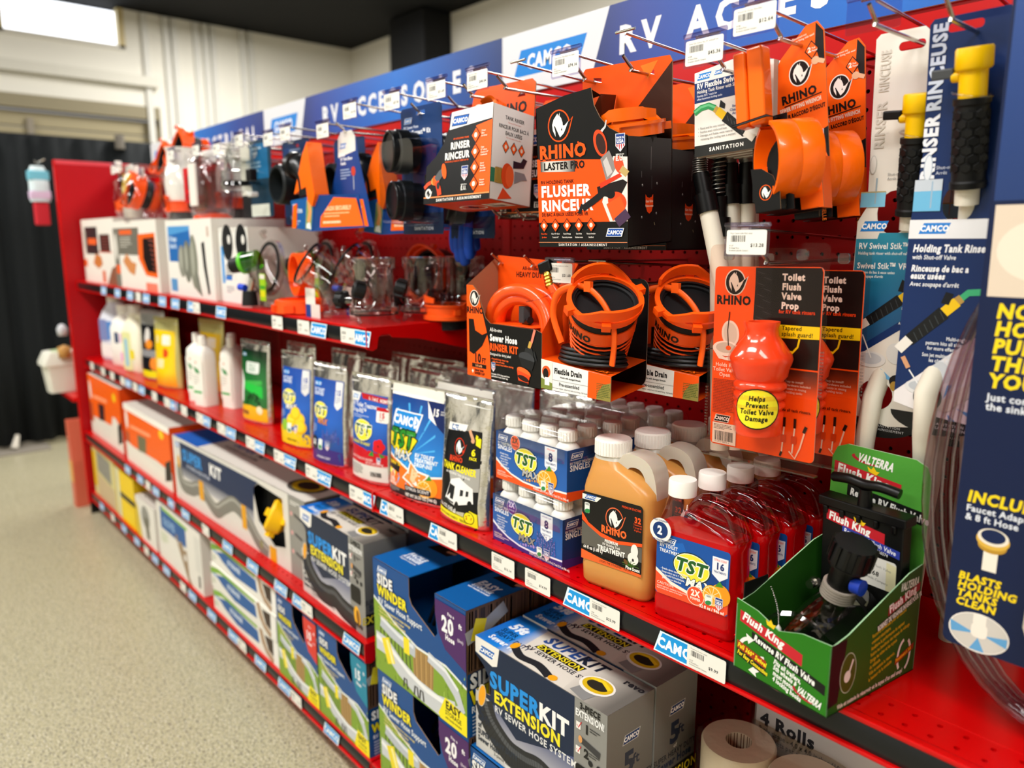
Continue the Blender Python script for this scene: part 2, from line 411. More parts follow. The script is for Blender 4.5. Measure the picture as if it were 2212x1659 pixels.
# far wall with an opening for the bright window and the roll-up door
def wallX(y0, y1, z0, z1): return MB().box(-5.15, -5.0, y0, y1, z0, z1, WALL)
wf = MB()
for y0, y1, z0, z1 in ((-5, -2.6, 0, 2.86), (-2.6, 1.2, 2.2, 2.6), (-2.6, .22, 2.6, 2.86), (.98, 1.2, 2.6, 2.86), (1.2, 2.85, 0, 2.86)):
    wf.box(-5.15, -5.0, y0, y1, z0, z1, WALL)
wfo = struct(wf.build('wall_far'))
rib = MB().box(-5.0, -4.965, -.02, .02, .05, 2.85, mat('#d9d8d0', .6))
ro = rib.build('wall_rib', wfo); ro.location = (0, 1.13, 0)
for y in (1.28, 1.34, 1.5, 1.57, 1.63, 1.86, 1.93):
    c = ro.copy(); COL.objects.link(c); c.location = (0, y, 0)
lt = struct(MB().box(-4.998, -4.93, -2.6, 1.19, 2.335, 2.405, mat('#d8d5c8', .6)).build('trim_1'))
# window
wn = struct(MB().box(-5.12, -5.08, .24, .96, 2.6, 2.85, emit('#f4f8ff', 2.4)).build('window_1'))
fr = MB(); TW = mat('#c9b887', .5)
fr.box(-5.06, -4.985, .955, .995, 2.585, 2.86, TW); fr.box(-5.06, -4.985, .205, .245, 2.585, 2.86, TW); fr.box(-5.06, -4.985, .205, .995, 2.575, 2.605, mat('#dcd8cc', .5))
fr.build('window_frame', wn)
# roll-up door: beige slats
dr = bpy.data.objects.new('door_1', None); COL.objects.link(dr); struct(dr); dr.location = (-5.08, 0, 0)
sl = MB().box(-.02, .02, -2.6, 1.2, .003, .102, mat('#a39878', .55)).build('door_slat', dr, bevel=.006)
for k in range(1, 20):
    c = sl.copy(); COL.objects.link(c); c.location = (0, 0, k * .105)
for y in (-1.0, .35):
    MB().box(.02, .05, y - .02, y + .02, .1, 2.05, mat('#8f8676', .5)).build('door_stile', dr)
MB().box(.0, .09, -2.6, 1.2, 2.11, 2.2, mat('#8f866c', .6)).build('door_header', dr)
# black steel column on the back wall
struct(MB().box(-3.99, -3.53, 2.6, 2.85, 0, 2.86, mat('#0b0c0e', .6)).build('trim_2', bevel=.01))
# black drape on a pipe stand
def drape():
    t = thing('drape_partition', 'floor length black drape on a low pipe stand closing off the far end of the aisle', 'drape', (-3.95, 0, 0))
    n = 260; v = []; f = []
    for i in range(n + 1):
        y = -3.2 + i * (4.6 / n); x = .022 * math.sin(y * 31) + .012 * math.sin(y * 77 + 1) 
        for z, k in ((.03, 1.25), (.6, 1.1), (1.3, .9), (1.815, .45)): v.append((x * k, y, z))
    for i in range(n):
        for j in range(3): a = i * 4 + j; f.append((a, a + 4, a + 5, a + 1))
    b = MB(); b.add(v, f, mat('#0c1113', .85)); b.build('fabric', t, smooth=True, solid=.002)
    p = MB(); p.cyl((-.03, -3.2, 1.81), (-.03, 1.4, 1.81), .014, mat('#2a2b2c', .4, .6)); p.build('crossbar', t, smooth=40)
    for y in (-.16, .62):
        q = MB(); q.cyl((.01, y, 1.77), (.01, y, 1.85), .028, mat('#6f6a62', .5)); q.build('pipe_clip', t, smooth=40)
    for y in (-1.9, -.09):
        q = MB(); q.box(-.15, .15, y - .15, y + .15, 0, .012, mat('#8f887d', .5)); q.cyl((-.03, y, .01), (-.03, y, 1.83), .02, mat('#55534f', .4, .6)); q.build('base_plate', t, bevel=.003)
    q = MB(); q.cyl((.06, -.115, .02), (.03, -.09, .09), .022, mat('#cfc9bd', .5), r1=.012); q.build('base_pin', t, smooth=40)
drape()

# ---------------------------------------------------------------- gondola
PY = .36                                        # pegboard face
def grid_panel(x0, x1, z0, z1, pitch, rad, m, thick=.004, seg=8, zoff=0):
    """panel (local x,z) punched with real holes, front at y=0"""
    nx = int((x1 - x0) / pitch); nz = int((z1 - z0) / pitch); ox = x0 + (x1 - x0 - nx * pitch) / 2; oz = z0
    v = []; f = []; o = 0
    ang = [PI / 4 + 2 * PI * i / seg for i in range(seg)]
    b = MB()
    if ox - x0 > 1e-4: b.box(x0, ox, 0, thick, z0, z0 + nz * pitch, m); b.box(ox + nx * pitch, x1, 0, thick, z0, z0 + nz * pitch, m)
    if z1 - z0 - nz * pitch > 1e-4: b.box(x0, x1, 0, thick, z0 + nz * pitch, z1, m)
    h = pitch / 2; sq = []
    for a in ang:
        k = h / max(abs(math.cos(a)), abs(math.sin(a))); sq.append((k * math.cos(a), k * math.sin(a)))
    cr = [(rad * math.cos(a), rad * math.sin(a)) for a in ang]
    for i in range(nx):
        for j in range(nz):
            cx = ox + (i + .5) * pitch; cz = oz + (j + .5) * pitch; o = len(v)
            v += [(cx + p[0], 0, cz + p[1]) for p in sq] + [(cx + p[0], 0, cz + p[1]) for p in cr] + [(cx + p[0], thick, cz + p[1]) for p in cr]
            for k in range(seg):
                q = (k + 1) % seg; f += [(o + k, o + q, o + seg + q, o + seg + k), (o + seg + k, o + seg + q, o + 2 * seg + q, o + 2 * seg + k)]
    b.add(v, f, m); return b
g = thing('gondola', 'red steel gondola frame with perforated back panels and a solid end panel', 'shelving unit', (0, 0, 0))
for k in range(3):
    x0 = -2.438 + 1.219 * k
    o = grid_panel(.006, 1.213, .12, 1.47, .0254, .0031, PEGRED).build('back_panel', g); o.location = (x0, PY, 0)
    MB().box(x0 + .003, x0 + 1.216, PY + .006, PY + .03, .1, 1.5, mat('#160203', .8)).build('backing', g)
    o = MB().box(x0 + .004, x0 + 1.215, PY - .006, PY + .03, 1.472, 1.527, RED).build('top_rail', g, bevel=.003)
for k in range(4):
    x0 = -2.438 + 1.219 * k
    MB().box(x0 - .012, x0 + .012, PY - .003, PY + .045, 0, 1.52, DRED).build('upright', g, bevel=.002)
ep = thing('gondola_end', 'solid red end sheet closing the far end of the gondola', 'shelving end', (-2.446, 0, 0))
MB().box(-.006, .005, -.035, PY + .1, .05, 1.545, mat('#b00410', .38)).build('panel_sheet', ep, bevel=.003)
e = MB(); e.box(-.012, .006, -.043, -.033, .05, 1.552, RED); e.box(-.012, .006, -.04, PY + .1, 1.535, 1.552, mat('#d94750', .4)); e.build('panel_trim', ep, bevel=.003)
MB().box(-.010, .005, -.035, .0, 0, .05, BLACK).build('levelling_foot', ep)

# price labels / brand tags share meshes
LBL = {}
def ticket(price=None, seed=1, top='Rinser (RV parts)', far=False, wd=58, ht=31):
    p = Pr(); p.rr(0, 0, wd, ht, 2.5, '#ece9e0')
    if far: p.bars(5, 17, 17, 6, '#555555', seed); p.t(34, 8, 4, price or '$9.99', '#333333', 1); p.greek(5, 12, 18, 3, 3, '#8b8b88', .4, seed); return p
    p.t(5, ht - 5, 2, top, '#55534f', 0, sx=.8); p.bars(6, ht - 14, 19, 7.5, '#222222', seed)
    p.ts(4, 9.5, 1.9, ['4' + str(1100 + seed * 37), 'R1-Retail Parts', 'Kroubetz Lakeside Campers'], '#55534f', 0, sx=.82)
    if price: p.t(33, 9.2, 3.8, price, '#1b1b1b', 1, sp=.25)
    return p
def label_on(chan, x, z, price, seed, top, y=-.0042, far=False):
    k = ('T', price, seed, far)
    if k in LBL: o = LBL[k].copy(); COL.objects.link(o); o.parent = chan
    else: o = ticket(price, seed, top, far).build('price_label', chan, (0, 0, 0), rough=.5); LBL[k] = o
    o.location = (x, y, z); return o
def brand_on(chan, x, z, y=-.0038):
    if 'B' in LBL: o = LBL['B'].copy(); COL.objects.link(o); o.parent = chan
    else: o = Pr().camco(0, 0, 76, '#1597e0', '#dff0fb').build('brand_tag', chan, rough=.5); LBL['B'] = o
    o.location = (x, y, z); return o
def shelf(name_label, x0, x1, ytop, y0, labels, brands, bracket='r', holes=True, near=False):
    """shelf deck with its top at ytop, front lip at y0"""
    t = thing('metal_shelf', name_label, 'shelf', (x0, y0, ytop))
    L = x1 - x0; D = PY - y0 - .003
    d = MB(); d.box(.002, L - .002, .062, D, -.012, 0, RED); d.build('deck', t, bevel=.0015)
    hp = grid_panel(.002, L - .002, 0, .0508, .0254, .0032, RED, .0035)
    hp = [hp]
    o = hp[0].build('perforated_strip', t); o.location = (0, .0115, 0); o.rotation_euler = (R(-90), 0, 0)
    o.location = (0, .0110, 0); o.scale = (1, 1, 1)
    o2 = MB(); o2.box(.002, L - .002, .0112, .0618, -.012, -.006, mat('#120203', .9)); o2.build('strip_backing', t)
    l = MB()
    l.box(.002, L - .002, 0, .0111, -.006, .0005, RED); l.box(.002, L - .002, -.004, .006, -.041, -.036, RED); l.box(.002, L - .002, .0015, .006, -.037, -.005, RED)
    l.box(.002, L - .002, .004, D, -.018, -.0125, DRED)
    l.build('front_lip', t, bevel=.0018)
    c = MB(); seg = []
    for i in range(7):
        a = -1 + 2 * i / 6; seg.append((.0012 - .0028 * (1 - a * a), a * .0148 - .0208))
    v = []; f = []
    for xx in (.008, L - .008):
        for p in seg: v.append((xx, p[0], p[1]))
    for i in range(6): f.append((i, i + 7, i + 8, i + 1))
    c.add(v, [tuple(reversed(q)) for q in f], mat('#17191b', .28)); ch = c.build('price_channel', t, smooth=True)
    for i, (x, pr) in enumerate(labels): label_on(ch, x - x0 - .029, -.0365, pr, i % 5 + 1, ('Treatment (Camco, toilet)', 'Cleaner (Camco, tank)', 'Deodorizer (Orange 6 pk)', 'Treatment (Rhino, 64 oz)', 'Deodorizer (Orange Power)')[i % 5], far=not near)
    for x in brands: brand_on(ch, x - x0 - .038, -.035)
    if ytop < .2: MB().box(.002, L - .002, .045, .06, -ytop, -.045, DRED).build('kick_plate', t)
    for s in (bracket if ytop > .2 else ''):
        xx = L - .0015 if s == 'r' else .0015
        b = MB(); P = [(-.005, .001), (D, .001), (D, -.09), (.12, -.03), (.055, -.022), (.045, -.014), (.03, -.014), (.022, -.02), (.018, -.042), (.008, -.046), (-.005, -.042)]
        b.slab(P, -.0015, .0015, RED, Matrix(((0, 1, 0, xx), (1, 0, 0, 0), (0, 0, 1, 0), (0, 0, 0, 1)))); b.build('bracket', t, bevel=.0008)
    return t
NB = [-2.438, -1.219, 0, 1.219]
shelf('upper red shelf in the middle bay holding clear fittings and white boxes', NB[1], NB[2], 1.05, 0, [(-.958, '$42.18'), (-.412, '$22.40'), (-.275, '$38.15'), (-.076, '$38.77')], [-1.144, -.769, -.998, -.205, -.025])
shelf('upper red shelf at the far end under orange and white hose boxes', NB[0], NB[1], 1.05, 0, [(-1.529, '$19.25')], [-1.986, -1.79, -1.629, -1.44, -1.27], 'lr')
shelf('main red shelf in the nearest bay under the red and amber jugs', NB[2], NB[3], .714, 0, [(.086, '$16.99'), (.258, '$14.67'), (.413, '$15.14'), (.497, '$14.99'), (.638, '$23.99'), (.811, '$9.99')], [.066, .238, .594, .768], 'lr', near=True)
shelf('main red shelf in the middle bay under foil pouches and white bottles', NB[1], NB[2], .714, 0, [(-1.141, '$17.20'), (-1.0, '$12.35'), (-.827, '$11.61'), (-.621, '$18.33'), (-.445, '$18.33'), (-.271, '$18.33'), (-.066, '$16.99')], [-.95, -.76, -.57, -.39, -.215, -.03], 'lr')
shelf('main red shelf at the far end under detergent bottles and yellow pouches', NB[0], NB[1], .714, 0, [(-2.3, '$8.49'), (-2.12, '$8.49'), (-1.98, '$7.25'), (-1.833, '$9.10'), (-1.67, '$9.10'), (-1.441, '$6.75'), (-1.308, '$6.75')], [-1.76, -1.59, -1.24], 'lr')
shelf('lower red shelf in the middle bay under the long hose kit box', NB[1], NB[2], .385, -.03, [(-.934, '$89.99'), (-.27, '$64.50')], [-1.114, -.763, -.588, -.414, -.31, -.06], 'lr')
shelf('lower red shelf at the far end under the orange hose boxes', NB[0], NB[1], .385, -.03, [(-1.505, '$58.00')], [-1.759, -1.599, -1.415, -1.25], 'lr')
shelf('bottom red shelf of the middle bay at floor level under glove boxes', NB[1], NB[2], .108, -.03, [(-1.199, '$24.10'), (-.701, '$31.80'), (-.357, '$31.80')], [-1.111, -.939, -.769, -.577, -.427, -.174, -.069][0:6], 'r')
shelf('bottom red shelf at the far end at floor level under yellow boxes', NB[0], NB[1], .108, -.03, [(-2.063, '$14.00'), (-1.6, '$14.00')], [-2.241, -1.899, -1.723, -1.5, -1.371], 'l')
shelf('bottom red shelf of the nearest bay at floor level under hose support boxes', NB[2], NB[3], .108, -.03, [], [.08], 'r')
# ---------------------------------------------------------------- header signs
def sign(x0, word, wx, label, span):
    t = thing('header_sign', label, 'sign', (x0, PY - .012, 1.522)); L = 1.217; H = .12
    MB().box(0, L, 0, .006, 0, H, mat('#e4e6ea', .35)).build('board', t, bevel=.001)
    p = Pr(); gm = grad([(0, '#1a2a63'), (.12, '#263f97'), (.3, '#1d55b4'), (.55, '#0f6fd0'), (.8, '#1d4f9f'), (1, '#1b2f66')] if word[0] == 'R' else [(0, '#0a86e8'), (.3, '#0a78d8'), (.75, '#173f9a'), (1, '#1a2f78')], 0, .35, length=1.0, off=.25)
    p.poly([(258, 0), (1216, 0), (1216, 120), (302, 120)], gm)
    p.camco(36, 33, 210, '#1c86dc', None, hk=.245)
    n = len(word.replace(' ', '')); x = wx
    chars = [c for c in word]
    step = span
    for c in chars:
        if c != ' ': p.t(x, 33, 44, c, '#f1f2f4', 2, sx=.95)
        x += step if c != ' ' else step * .75
    p.build('sign_print', t, (0, 0, 0), rough=.35); return t
sign(.001, 'RV ACCESSORIES', 326, 'blue and white header sign above the nearest bay, letters RV AC cropped by the frame', 55)
sign(-1.218, 'RV ACCESSORIES', 405, 'blue and white header sign above the middle bay with RV ACCESSORIES behind price tickets', 54)
sign(-2.437, 'ELECTRICAL', 560, 'blurred blue header sign above the far bay reading ELECTRICAL', 62)
# ---------------------------------------------------------------- shared product builders
def cbox(w, d, h, fr, rt=None, tp=None, lf=None, bk=None, bt=None):
    b = MB(); v = [(x, y, z) for z in (0, h) for y in (0, d) for x in (0, w)]
    for f, m in (((0, 1, 5, 4), fr), ((1, 3, 7, 5), rt or fr), ((4, 5, 7, 6), tp or fr), ((2, 0, 4, 6), lf or rt or fr), ((3, 2, 6, 7), bk or fr), ((0, 2, 3, 1), bt or fr)):
        b.add(v, [f], m)
    return b
def RT(w): return dict(O=(w, 0, 0), U=(0, 1, 0), V=(0, 0, 1))
def TP(h): return dict(O=(0, 0, h), U=(1, 0, 0), V=(0, 1, 0))
def BT(d): return dict(O=(0, d, 0), U=(1, 0, 0), V=(0, -1, 0))
def hexgrip(b, r0, r1, z0, z1, m, n=9):
    """textured grip along z with raised hexagon pads"""
    b.lathe([(r0 * 1.1, z0), (r0 * 1.1, z0 + .006), (r0, z0 + .008), (r1, z1 - .008), (r1 * 1.1, z1 - .006), (r1 * 1.1, z1)], m, 20)
    dz = 2 * PI * (r0 + r1) / 2 / n * .9; k = 0; z = z0 + .016
    while z < z1 - .014:
        r = r0 + (r1 - r0) * (z - z0) / (z1 - z0)
        for i in range(n):
            a0 = 2 * PI * (i + .5 * (k % 2)) / n; V = [];
            for q, (sc, hh) in enumerate(((.54, 0), (.44, .0011))):
                for j in range(6):
                    a = PI / 3 * j + PI / 6; V.append(((r + hh + .0002) * math.cos(a0 + sc * dz / r * math.cos(a)), (r + hh + .0002) * math.sin(a0 + sc * dz / r * math.cos(a)), z + sc * dz * math.sin(a)))
            b.add(V, [(6, 7, 8, 9, 10, 11)] + [(j, (j + 1) % 6, 6 + (j + 1) % 6, 6 + j) for j in range(6)], m)
        z += dz * .87; k += 1
    return b
def hook(x, z, label, price=None, seed=1, tipy=.062, pr=None, tk=None, tkz=None, tk_y=.06, tk_top='Rinser (Camco, Rhino)', arm=True, holder=None, card=True):
    """pegboard scanner hook: lower prongs (x offsets pr) carry goods, the upper arm at tk (offset) carries a ticket holder"""
    t = thing('peg_hook', label, 'hook', (x, PY, z)); L = PY - tipy; pr = pr if pr is not None else [0]
    for dx in pr:
        b = MB(); P = [(dx, .012, .01), (dx, -.002, 0), (dx, -L + .04, -.003), (dx, -L + .02, .0), (dx, -L, .014)]
        b.tube(spline(P, 5), .0024, STEEL, 8); b.build('prong', t, smooth=50)
    if arm:
        ax = tk or 0; a = MB(); top = (tkz or z + .03) - z; yy = -(PY - tk_y)
        a.tube([(ax, .01, top * .7), (ax, -.004, top * .6), (ax, yy + .002, top - .002)], .0021, STEEL, 8)
        a.tube([(ax - .017, yy + .002, top + .001), (ax + .017, yy + .002, top + .001)], .0019, STEEL, 8)
        a.build('scan_arm', t, smooth=50)
        if holder is None: holder = bool(price)
        if holder:
            hb = MB(); hb.slab(rr2(-.030, -.034, .030, .002, .002, 2), -.0012, 0, clear('#f2eefa', .96, .15, .5)); hb.tube([(-.030, -.001, .0035), (.030, -.001, .0035)], .003, clear('#e6e0f4', .9, .1), 8)
            ho = hb.build('ticket_holder', t, smooth=40); ho.location = (ax, yy - .003, top - .001)
            if price: ticket(price, seed, tk_top, wd=54, ht=29).build('price_ticket', ho, (-.027, -.0016, -.0315), rough=.5)
    return t
# ---------------------------------------------------------------- orange clamp ring with bayonet hooks (sewer fitting end)
def clamp(b, R0=.048, hgt=.022, m=ORP, M=None, inner=MBLACK):
    M = M or Matrix()
    b.lathe([(R0 - .004, 0), (R0, 0), (R0, hgt), (R0 + .003, hgt), (R0 + .003, hgt + .004), (R0 - .004, hgt + .004), (R0 - .004, 0)], m, 36, M, caps=False)
    b.lathe([(R0 - .0045, hgt - .004), (R0 - .010, hgt - .006), (R0 - .012, -.03)], inner, 36, M, caps=False)
    b.lathe([(0, -.002), (R0 - .005, -.002)], inner, 24, M, caps=False)
    for k in range(2):
        a0 = k * PI; V = []; n = 12
        for i in range(n + 1):
            a = a0 + 1.9 * i / n; lf = min(1, i / 4); z0 = hgt - .004 + .012 * lf; z1 = hgt + .004 + .014 * lf + .006 * math.sin(PI * i / n)
            for rr in (R0 - .001, R0 + .0035):
                V += [(rr * math.cos(a), rr * math.sin(a), z0), (rr * math.cos(a), rr * math.sin(a), z1)]
        F = []
        for i in range(n):
            o = i * 4; F += [(o, o + 4, o + 5, o + 1), (o + 2, o + 3, o + 7, o + 6), (o + 1, o + 5, o + 7, o + 3), (o, o + 2, o + 6, o + 4)]
        F += [(0, 1, 3, 2), (n * 4, n * 4 + 2, n * 4 + 3, n * 4 + 1)]
        b.add(V, F, m, M)
        for da in (.0, 1.1):
            T = M @ Matrix.Rotation(a0 + da - .3, 4, 'Z'); b.box(R0, R0 + .010, -.006, .006, .004, .014, m, T)
    return b

# ---------------------------------------------------------------- tank rinser box
def tank_rinser():
    t = thing('tank_rinser_box', 'black and orange tank rinser box with white end panel, the foremost one', 'box', (.199, .0, 1.281), 6.7, rx=-6, ry=-1.5, group=None)
    W, D, H = .156, .10, .146; b = MB(); K = mat('#0e0e0f', .35); WH = mat('#efece6', .4)
    fp = [(.0, 0), (W, 0), (W, H + .004), (.105, H + .002), (.062, H), (.058, .125), (.045, .098), (.026, .077), (.004, .063)]
    b.slab(fp, 0, .0012, K, edge=CARD); b.slab([(.0, 0), (W, 0), (W, .205), (W - .008, .212), (.02, .214), (.012, .206), (.0, .15)], D - .002, D, mat('#f2560c', .4), edge=CARD, holes=[[(.03, .186), (.05, .186), (.04, .197)], [(.116, .186), (.136, .186), (.126, .197)]])
    b.box(W - .001, W, 0, D, 0, H + .003, WH); b.box(0, .001, 0, D, 0, .05, K); b.box(0, W, 0, D, 0, .0012, mat('#d8470c', .4))
    b.build('carton', t)
    p = Pr(); OR = '#ff5f08'
    p.poly([(62, 146), (156, 150), (156, 126), (58, 118), (60, 132)], '#f3f1ec'); p.poly([(121, 8), (156, 8), (156, 124), (120, 118)], OR)
    p.r(0, 9.5, 156, 11.5, '#ff9a5a'); p.r(0, 0, 156, 9.5, '#0b0b0c'); p.t(32, 3, 4.2, 'SANITATION / ASSAINISSEMENT', '#f2efe8', 2, sp=.9, sx=.85)
    p.camco(64, 124, 38, '#1f5fb4', '#0b2c66', rot=0)
    p.t(105, 101, 2.6, 'RV HOLDING TANK', OR, 1, al='r'); p.t(108, 86, 10.5, 'RINSER', '#f5f3ee', 2, al='r', sx=.83); p.t(108, 70, 10.5, 'RINCEUR', '#f5f3ee', 2, al='r', sx=.83); p.t(106, 65, 2.4, 'POUR BACS À EAUX USÉES DE VR', OR, 1, al='r')
    p.ln([(1, 27), (9, 33), (18, 36)], 6, '#f0502a'); p.e(23, 37, 5, 6, '#c9a24a'); p.e(27, 38, 6, 8, OR); p.ln([(30, 38), (40, 48), (48, 52)], 13, '#585a5c'); p.e(49, 52, 5.5, 13, OR, rot=12); p.ln([(32, 36), (38, 22), (40, 13)], 10, '#e8431a'); p.e(36, 29, 4, 6, '#2a2a2b')
    p.rhino(12, 17, 7.5, '#f2efe8', '#f2efe8', '#101010'); p.usa(92, 34, 22); p.t(98, 18, 6, 'É.U.', '#f0eee8', 2, al='c', sx=.8); p.t(98, 26, 1.8, 'FABRIQUÉ AUX', '#f0eee8', 1, al='c', sx=.7)
    for i, (a, q) in enumerate(((103, ('Direct', 'Blast', 'Jet direct')), (77, ('Clear', '45° elbow', 'Coude à 45°', 'translucide')), (52, ('Swivel', 'Fittings', 'Raccords', 'pivotants')), (26, ('Vacuum', 'breaker', 'Reniflard')))):
        p.diamond(121, a, 10.5, OR, '#0b0b0c', '#f7ead8'); p.ts(134, a + 4, 2.6, q, '#ffe9d2', 1, sx=.82)
    p.build('front_print', t)
    s = Pr(); s.t(52, 130, 5.6, 'TANK RINSER', '#1a1a1a', 1, al='c', sx=.85); s.t(52, 125, 1.8, 'Rinse your RV Sewer System', '#e0501a', 0, al='c'); s.t(51, 115, 5.6, 'RINCEUR POUR BACS À', '#1a1a1a', 1, al='c', sx=.78); s.t(51, 105.5, 5.6, 'EAUX USÉES', '#1a1a1a', 1, al='c', sx=.85)
    s.t(51, 101, 1.8, 'Pour votre système d’eaux usées'.replace('’', "'"), '#e0501a', 0, al='c')
    for i in range(3): s.diamond(33 + 19 * i, 87, 8.5, OR, '#161616', '#f7ead8')
    s.r(0, 28, 12, 50, '#2f7d5d'); s.r(10, 28, 30, 52, '#c9a44e'); 
    for i in range(6): s.r(12 + i * 3, 27, 13.4 + i * 3, 53, '#8a6c26')
    s.e(39, 42, 14, 20, '#ef5222'); s.e(45, 42, 10, 17, '#ff6a35'); s.poly([(52, 56), (78, 60), (86, 74), (76, 76), (70, 68), (52, 68)], '#1d2030'); s.poly([(56, 32), (74, 40), (88, 42), (80, 52), (56, 52)], '#8f8f94'); s.poly([(18, 2), (30, 22), (52, 8)], '#f0522a')
    s.build('end_print', t, **RT(W))
    q = Pr(); q.e(62, 40, 30, 18, '#ece7df'); q.e(62, 40, 26, 15, '#c94310'); q.rhino(62, 40, 14, None, None, '#1a0d14'); q.r(100, 28, 150, 62, '#e3ddd6'); q.bars(104, 32, 30, 14); q.t(105, 52, 4, 'RINSER', '#222222', 1)
    q.build('bottom_print', t, **BT(D))
    c = Pr(); c.t(58, 160, 17, 'RHINO', '#161210', 2, sx=.95); c.rhino(24, 168, 17, '#e6e2da', '#e9a070', '#f0ece4'); c.build('card_print', t, O=(.0, D - .002, 0))
    f = MB(); clamp(f, .038, .012, ORP, Matrix.Translation((.088, .06, .128)) @ Matrix.Rotation(R(62), 4, 'X')); f.build('orange_fitting', t, smooth=40)
    return t
tr = tank_rinser()
dup(tr, (.228, .145, 1.258), 2, 'tank rinser box hanging directly behind the foremost one with orange card showing')
hook(.25, 1.462, 'chrome peg hook with a $40.04 ticket through the tank rinser card', '$40.04', 2, pr=[0, .088], tk=.03, tkz=1.497, tk_y=.06, tipy=.05)
# ---------------------------------------------------------------- blaster box
def blaster():
    t = thing('tank_flusher_box', 'large black tank flusher box hanging at the front with orange clamp on top', 'box', (.493, 0.0, 1.211), 8.4, rx=3.5)
    W, D, H = .150, .116, .190; K = mat('#0d0d0e', .36); b = MB(); OR = '#ff5207'
    fp = [(0, 0), (W, 0), (W, .143), (.138, .146), (.122, .154), (.108, .168), (.098, .185), (.094, .207), (.05, .202), (.0, .190)]
    b.slab(fp, 0, .0014, K, edge=CARD)
    b.box(W - .0014, W, 0, D, 0, .142, K); b.box(0, .0014, 0, D, 0, .185, K); b.box(0, W, 0, D, 0, .0014, K)
    b.slab([(0, 0), (W, 0), (W, .245), (W - .004, .252), (.006, .252), (0, .246)], D - .002, D, mat('#f7560a', .38), edge=CARD, holes=[[(.02, .232), (.034, .230), (.034, .236), (.02, .238)], [(.108, .232), (.122, .230), (.122, .236), (.108, .238)]])
    b.add([(.0014, .03, .185), (.09, .03, .2), (.094, .001, .205), (.0014, .001, .19)], [(0, 1, 2, 3)], mat('#3a2012', .7))
    b.add([(.04, D - .003, .12), (.04, .02, .12), (.075, .05, .205), (.06, D - .003, .21)], [(0, 1, 2, 3)], mat('#5b2c14', .7))
    b.build('carton', t)
    p = Pr(); p.poly([(0, 122), (97, 116), (150, 112.5), (150, 34), (0, 34)], OR); p.r(0, 0, 150, 34, '#0c0c0d')
    p.rhino(40, 164, 19, OR, '#0c0c0d', '#f3f1ed'); p.t(5, 122, 16.5, 'RHINO', '#ff5a12', 2, sx=.96, out='#0c0c0d'); p.e(72, 140, 1.2, 1.2, OR)
    p.poly([(6, 104.5), (66, 102), (66, 117), (6, 118.5)], grad([(0, '#2a2724'), (.18, '#d8d4cc'), (.6, '#cfcac2'), (1, '#141414')], 0, .4, length=.06, off=.006)); p.t(12, 106.5, 9, 'LASTER PRO', '#17110f', 2, sx=.88)
    p.t(6, 87.5, 4.6, 'RV HOLDING TANK', '#3b1606', 1, sx=.9); p.t(6, 70, 14, 'FLUSHER', '#fbf4ec', 2, sx=.95); p.t(6, 50.5, 14, 'RINCEUR', '#fbf4ec', 2, sx=.95); p.t(6, 43, 4.6, 'DE BAC À EAUX USÉES POUR VR', '#3b1606', 1, sx=.78)
    p.poly([(128, 118), (150, 116), (150, 34), (122, 34), (110, 60)], '#e9e4dc')
    p.ln([(118, 164), (116, 156), (108, 149)], (1.5, 4), '#cfd0d2'); p.e(108, 136, 10, 18, '#ef4a1d', rot=18); p.e(109, 135, 7, 14, '#38201c', rot=18); p.poly([(108, 116), (122, 126), (133, 104), (118, 84)], '#8f8785'); p.poly([(112, 112), (118, 118), (127, 98), (119, 92)], '#c9c3c0')
    p.e(137, 107, 7, 12, '#f4512a', rot=20); p.ln([(140, 102), (150, 94)], 9, '#c4a868'); p.poly([(102, 80), (143, 88), (150, 84), (136, 62), (104, 70)], '#1c1315'); p.poly([(106, 84), (138, 96), (142, 92), (108, 78)], '#e23a1c')
    p.ln([(116, 74), (96, 62), (78, 52)], 9, '#17181a'); p.ln([(78, 58), (72, 46)], 5, '#17181a'); p.e(134, 60, 15, 12, '#f0481a', rot=-25); p.ln([(128, 62), (138, 40)], 24, '#f65a1e'); p.ln([(138, 44), (146, 33)], 22, '#4a3450'); p.e(124, 70, 7, 6, '#121214')
    p.usa(133, 124, 21); p.t(139, 112, 6, 'É.U.', '#f0eee8', 2, al='c', sx=.8); p.t(139, 119, 1.7, 'FABRIQUÉ AUX', '#f0eee8', 1, al='c', sx=.7)
    for i, q in enumerate((('Direct Blast', 'Jet direct'), ('Clear 45° elbow', 'Coude à 45°'), ('Swivel Fittings', 'Raccords pivotants'), ('Gate Valve', 'Robinet-vanne'), ('Vacuum breaker', 'Reniflard'))):
        p.diamond(10 + 20.5 * i, 30, 8, OR, '#0c0c0d', '#f7ead8'); p.ts(10 + 20.5 * i, 17.5, 2, q, '#e9e4dc' if i else OR, 1, al='c', sx=.72, lead=2.4)
    p.camco(117, 15, 27, '#1b4fa6', '#f2f2f2'); p.r(0, 6.2, 150, 6.9, '#ff9a66'); p.t(36, 1.6, 3.4, 'SANITATION / ASSAINISSEMENT', '#f2efe8', 1, sp=.7, sx=.85)
    p.build('front_print', t)
    s = Pr(); s.poly([(44, 68), (48, 64), (54, 63), (60, 64), (64, 68), (64, 54), (60, 45), (54, 42), (48, 45), (44, 54)], '#e8440c'); s.t(54, 57, 3.4, 'Gate Valve', '#ffd9c2', 1, al='c', sx=.8); s.t(54, 51, 3.0, 'Robinet-vanne', '#ffd9c2', 1, al='c', sx=.75)
    s.ln([(58, 100), (59, 130)], .8, '#8a8a8a'); s.ln([(34, 98), (34, 90)], .8, '#8a8a8a'); s.ln([(60, 92), (60, 74)], .6, '#5a5a5a')
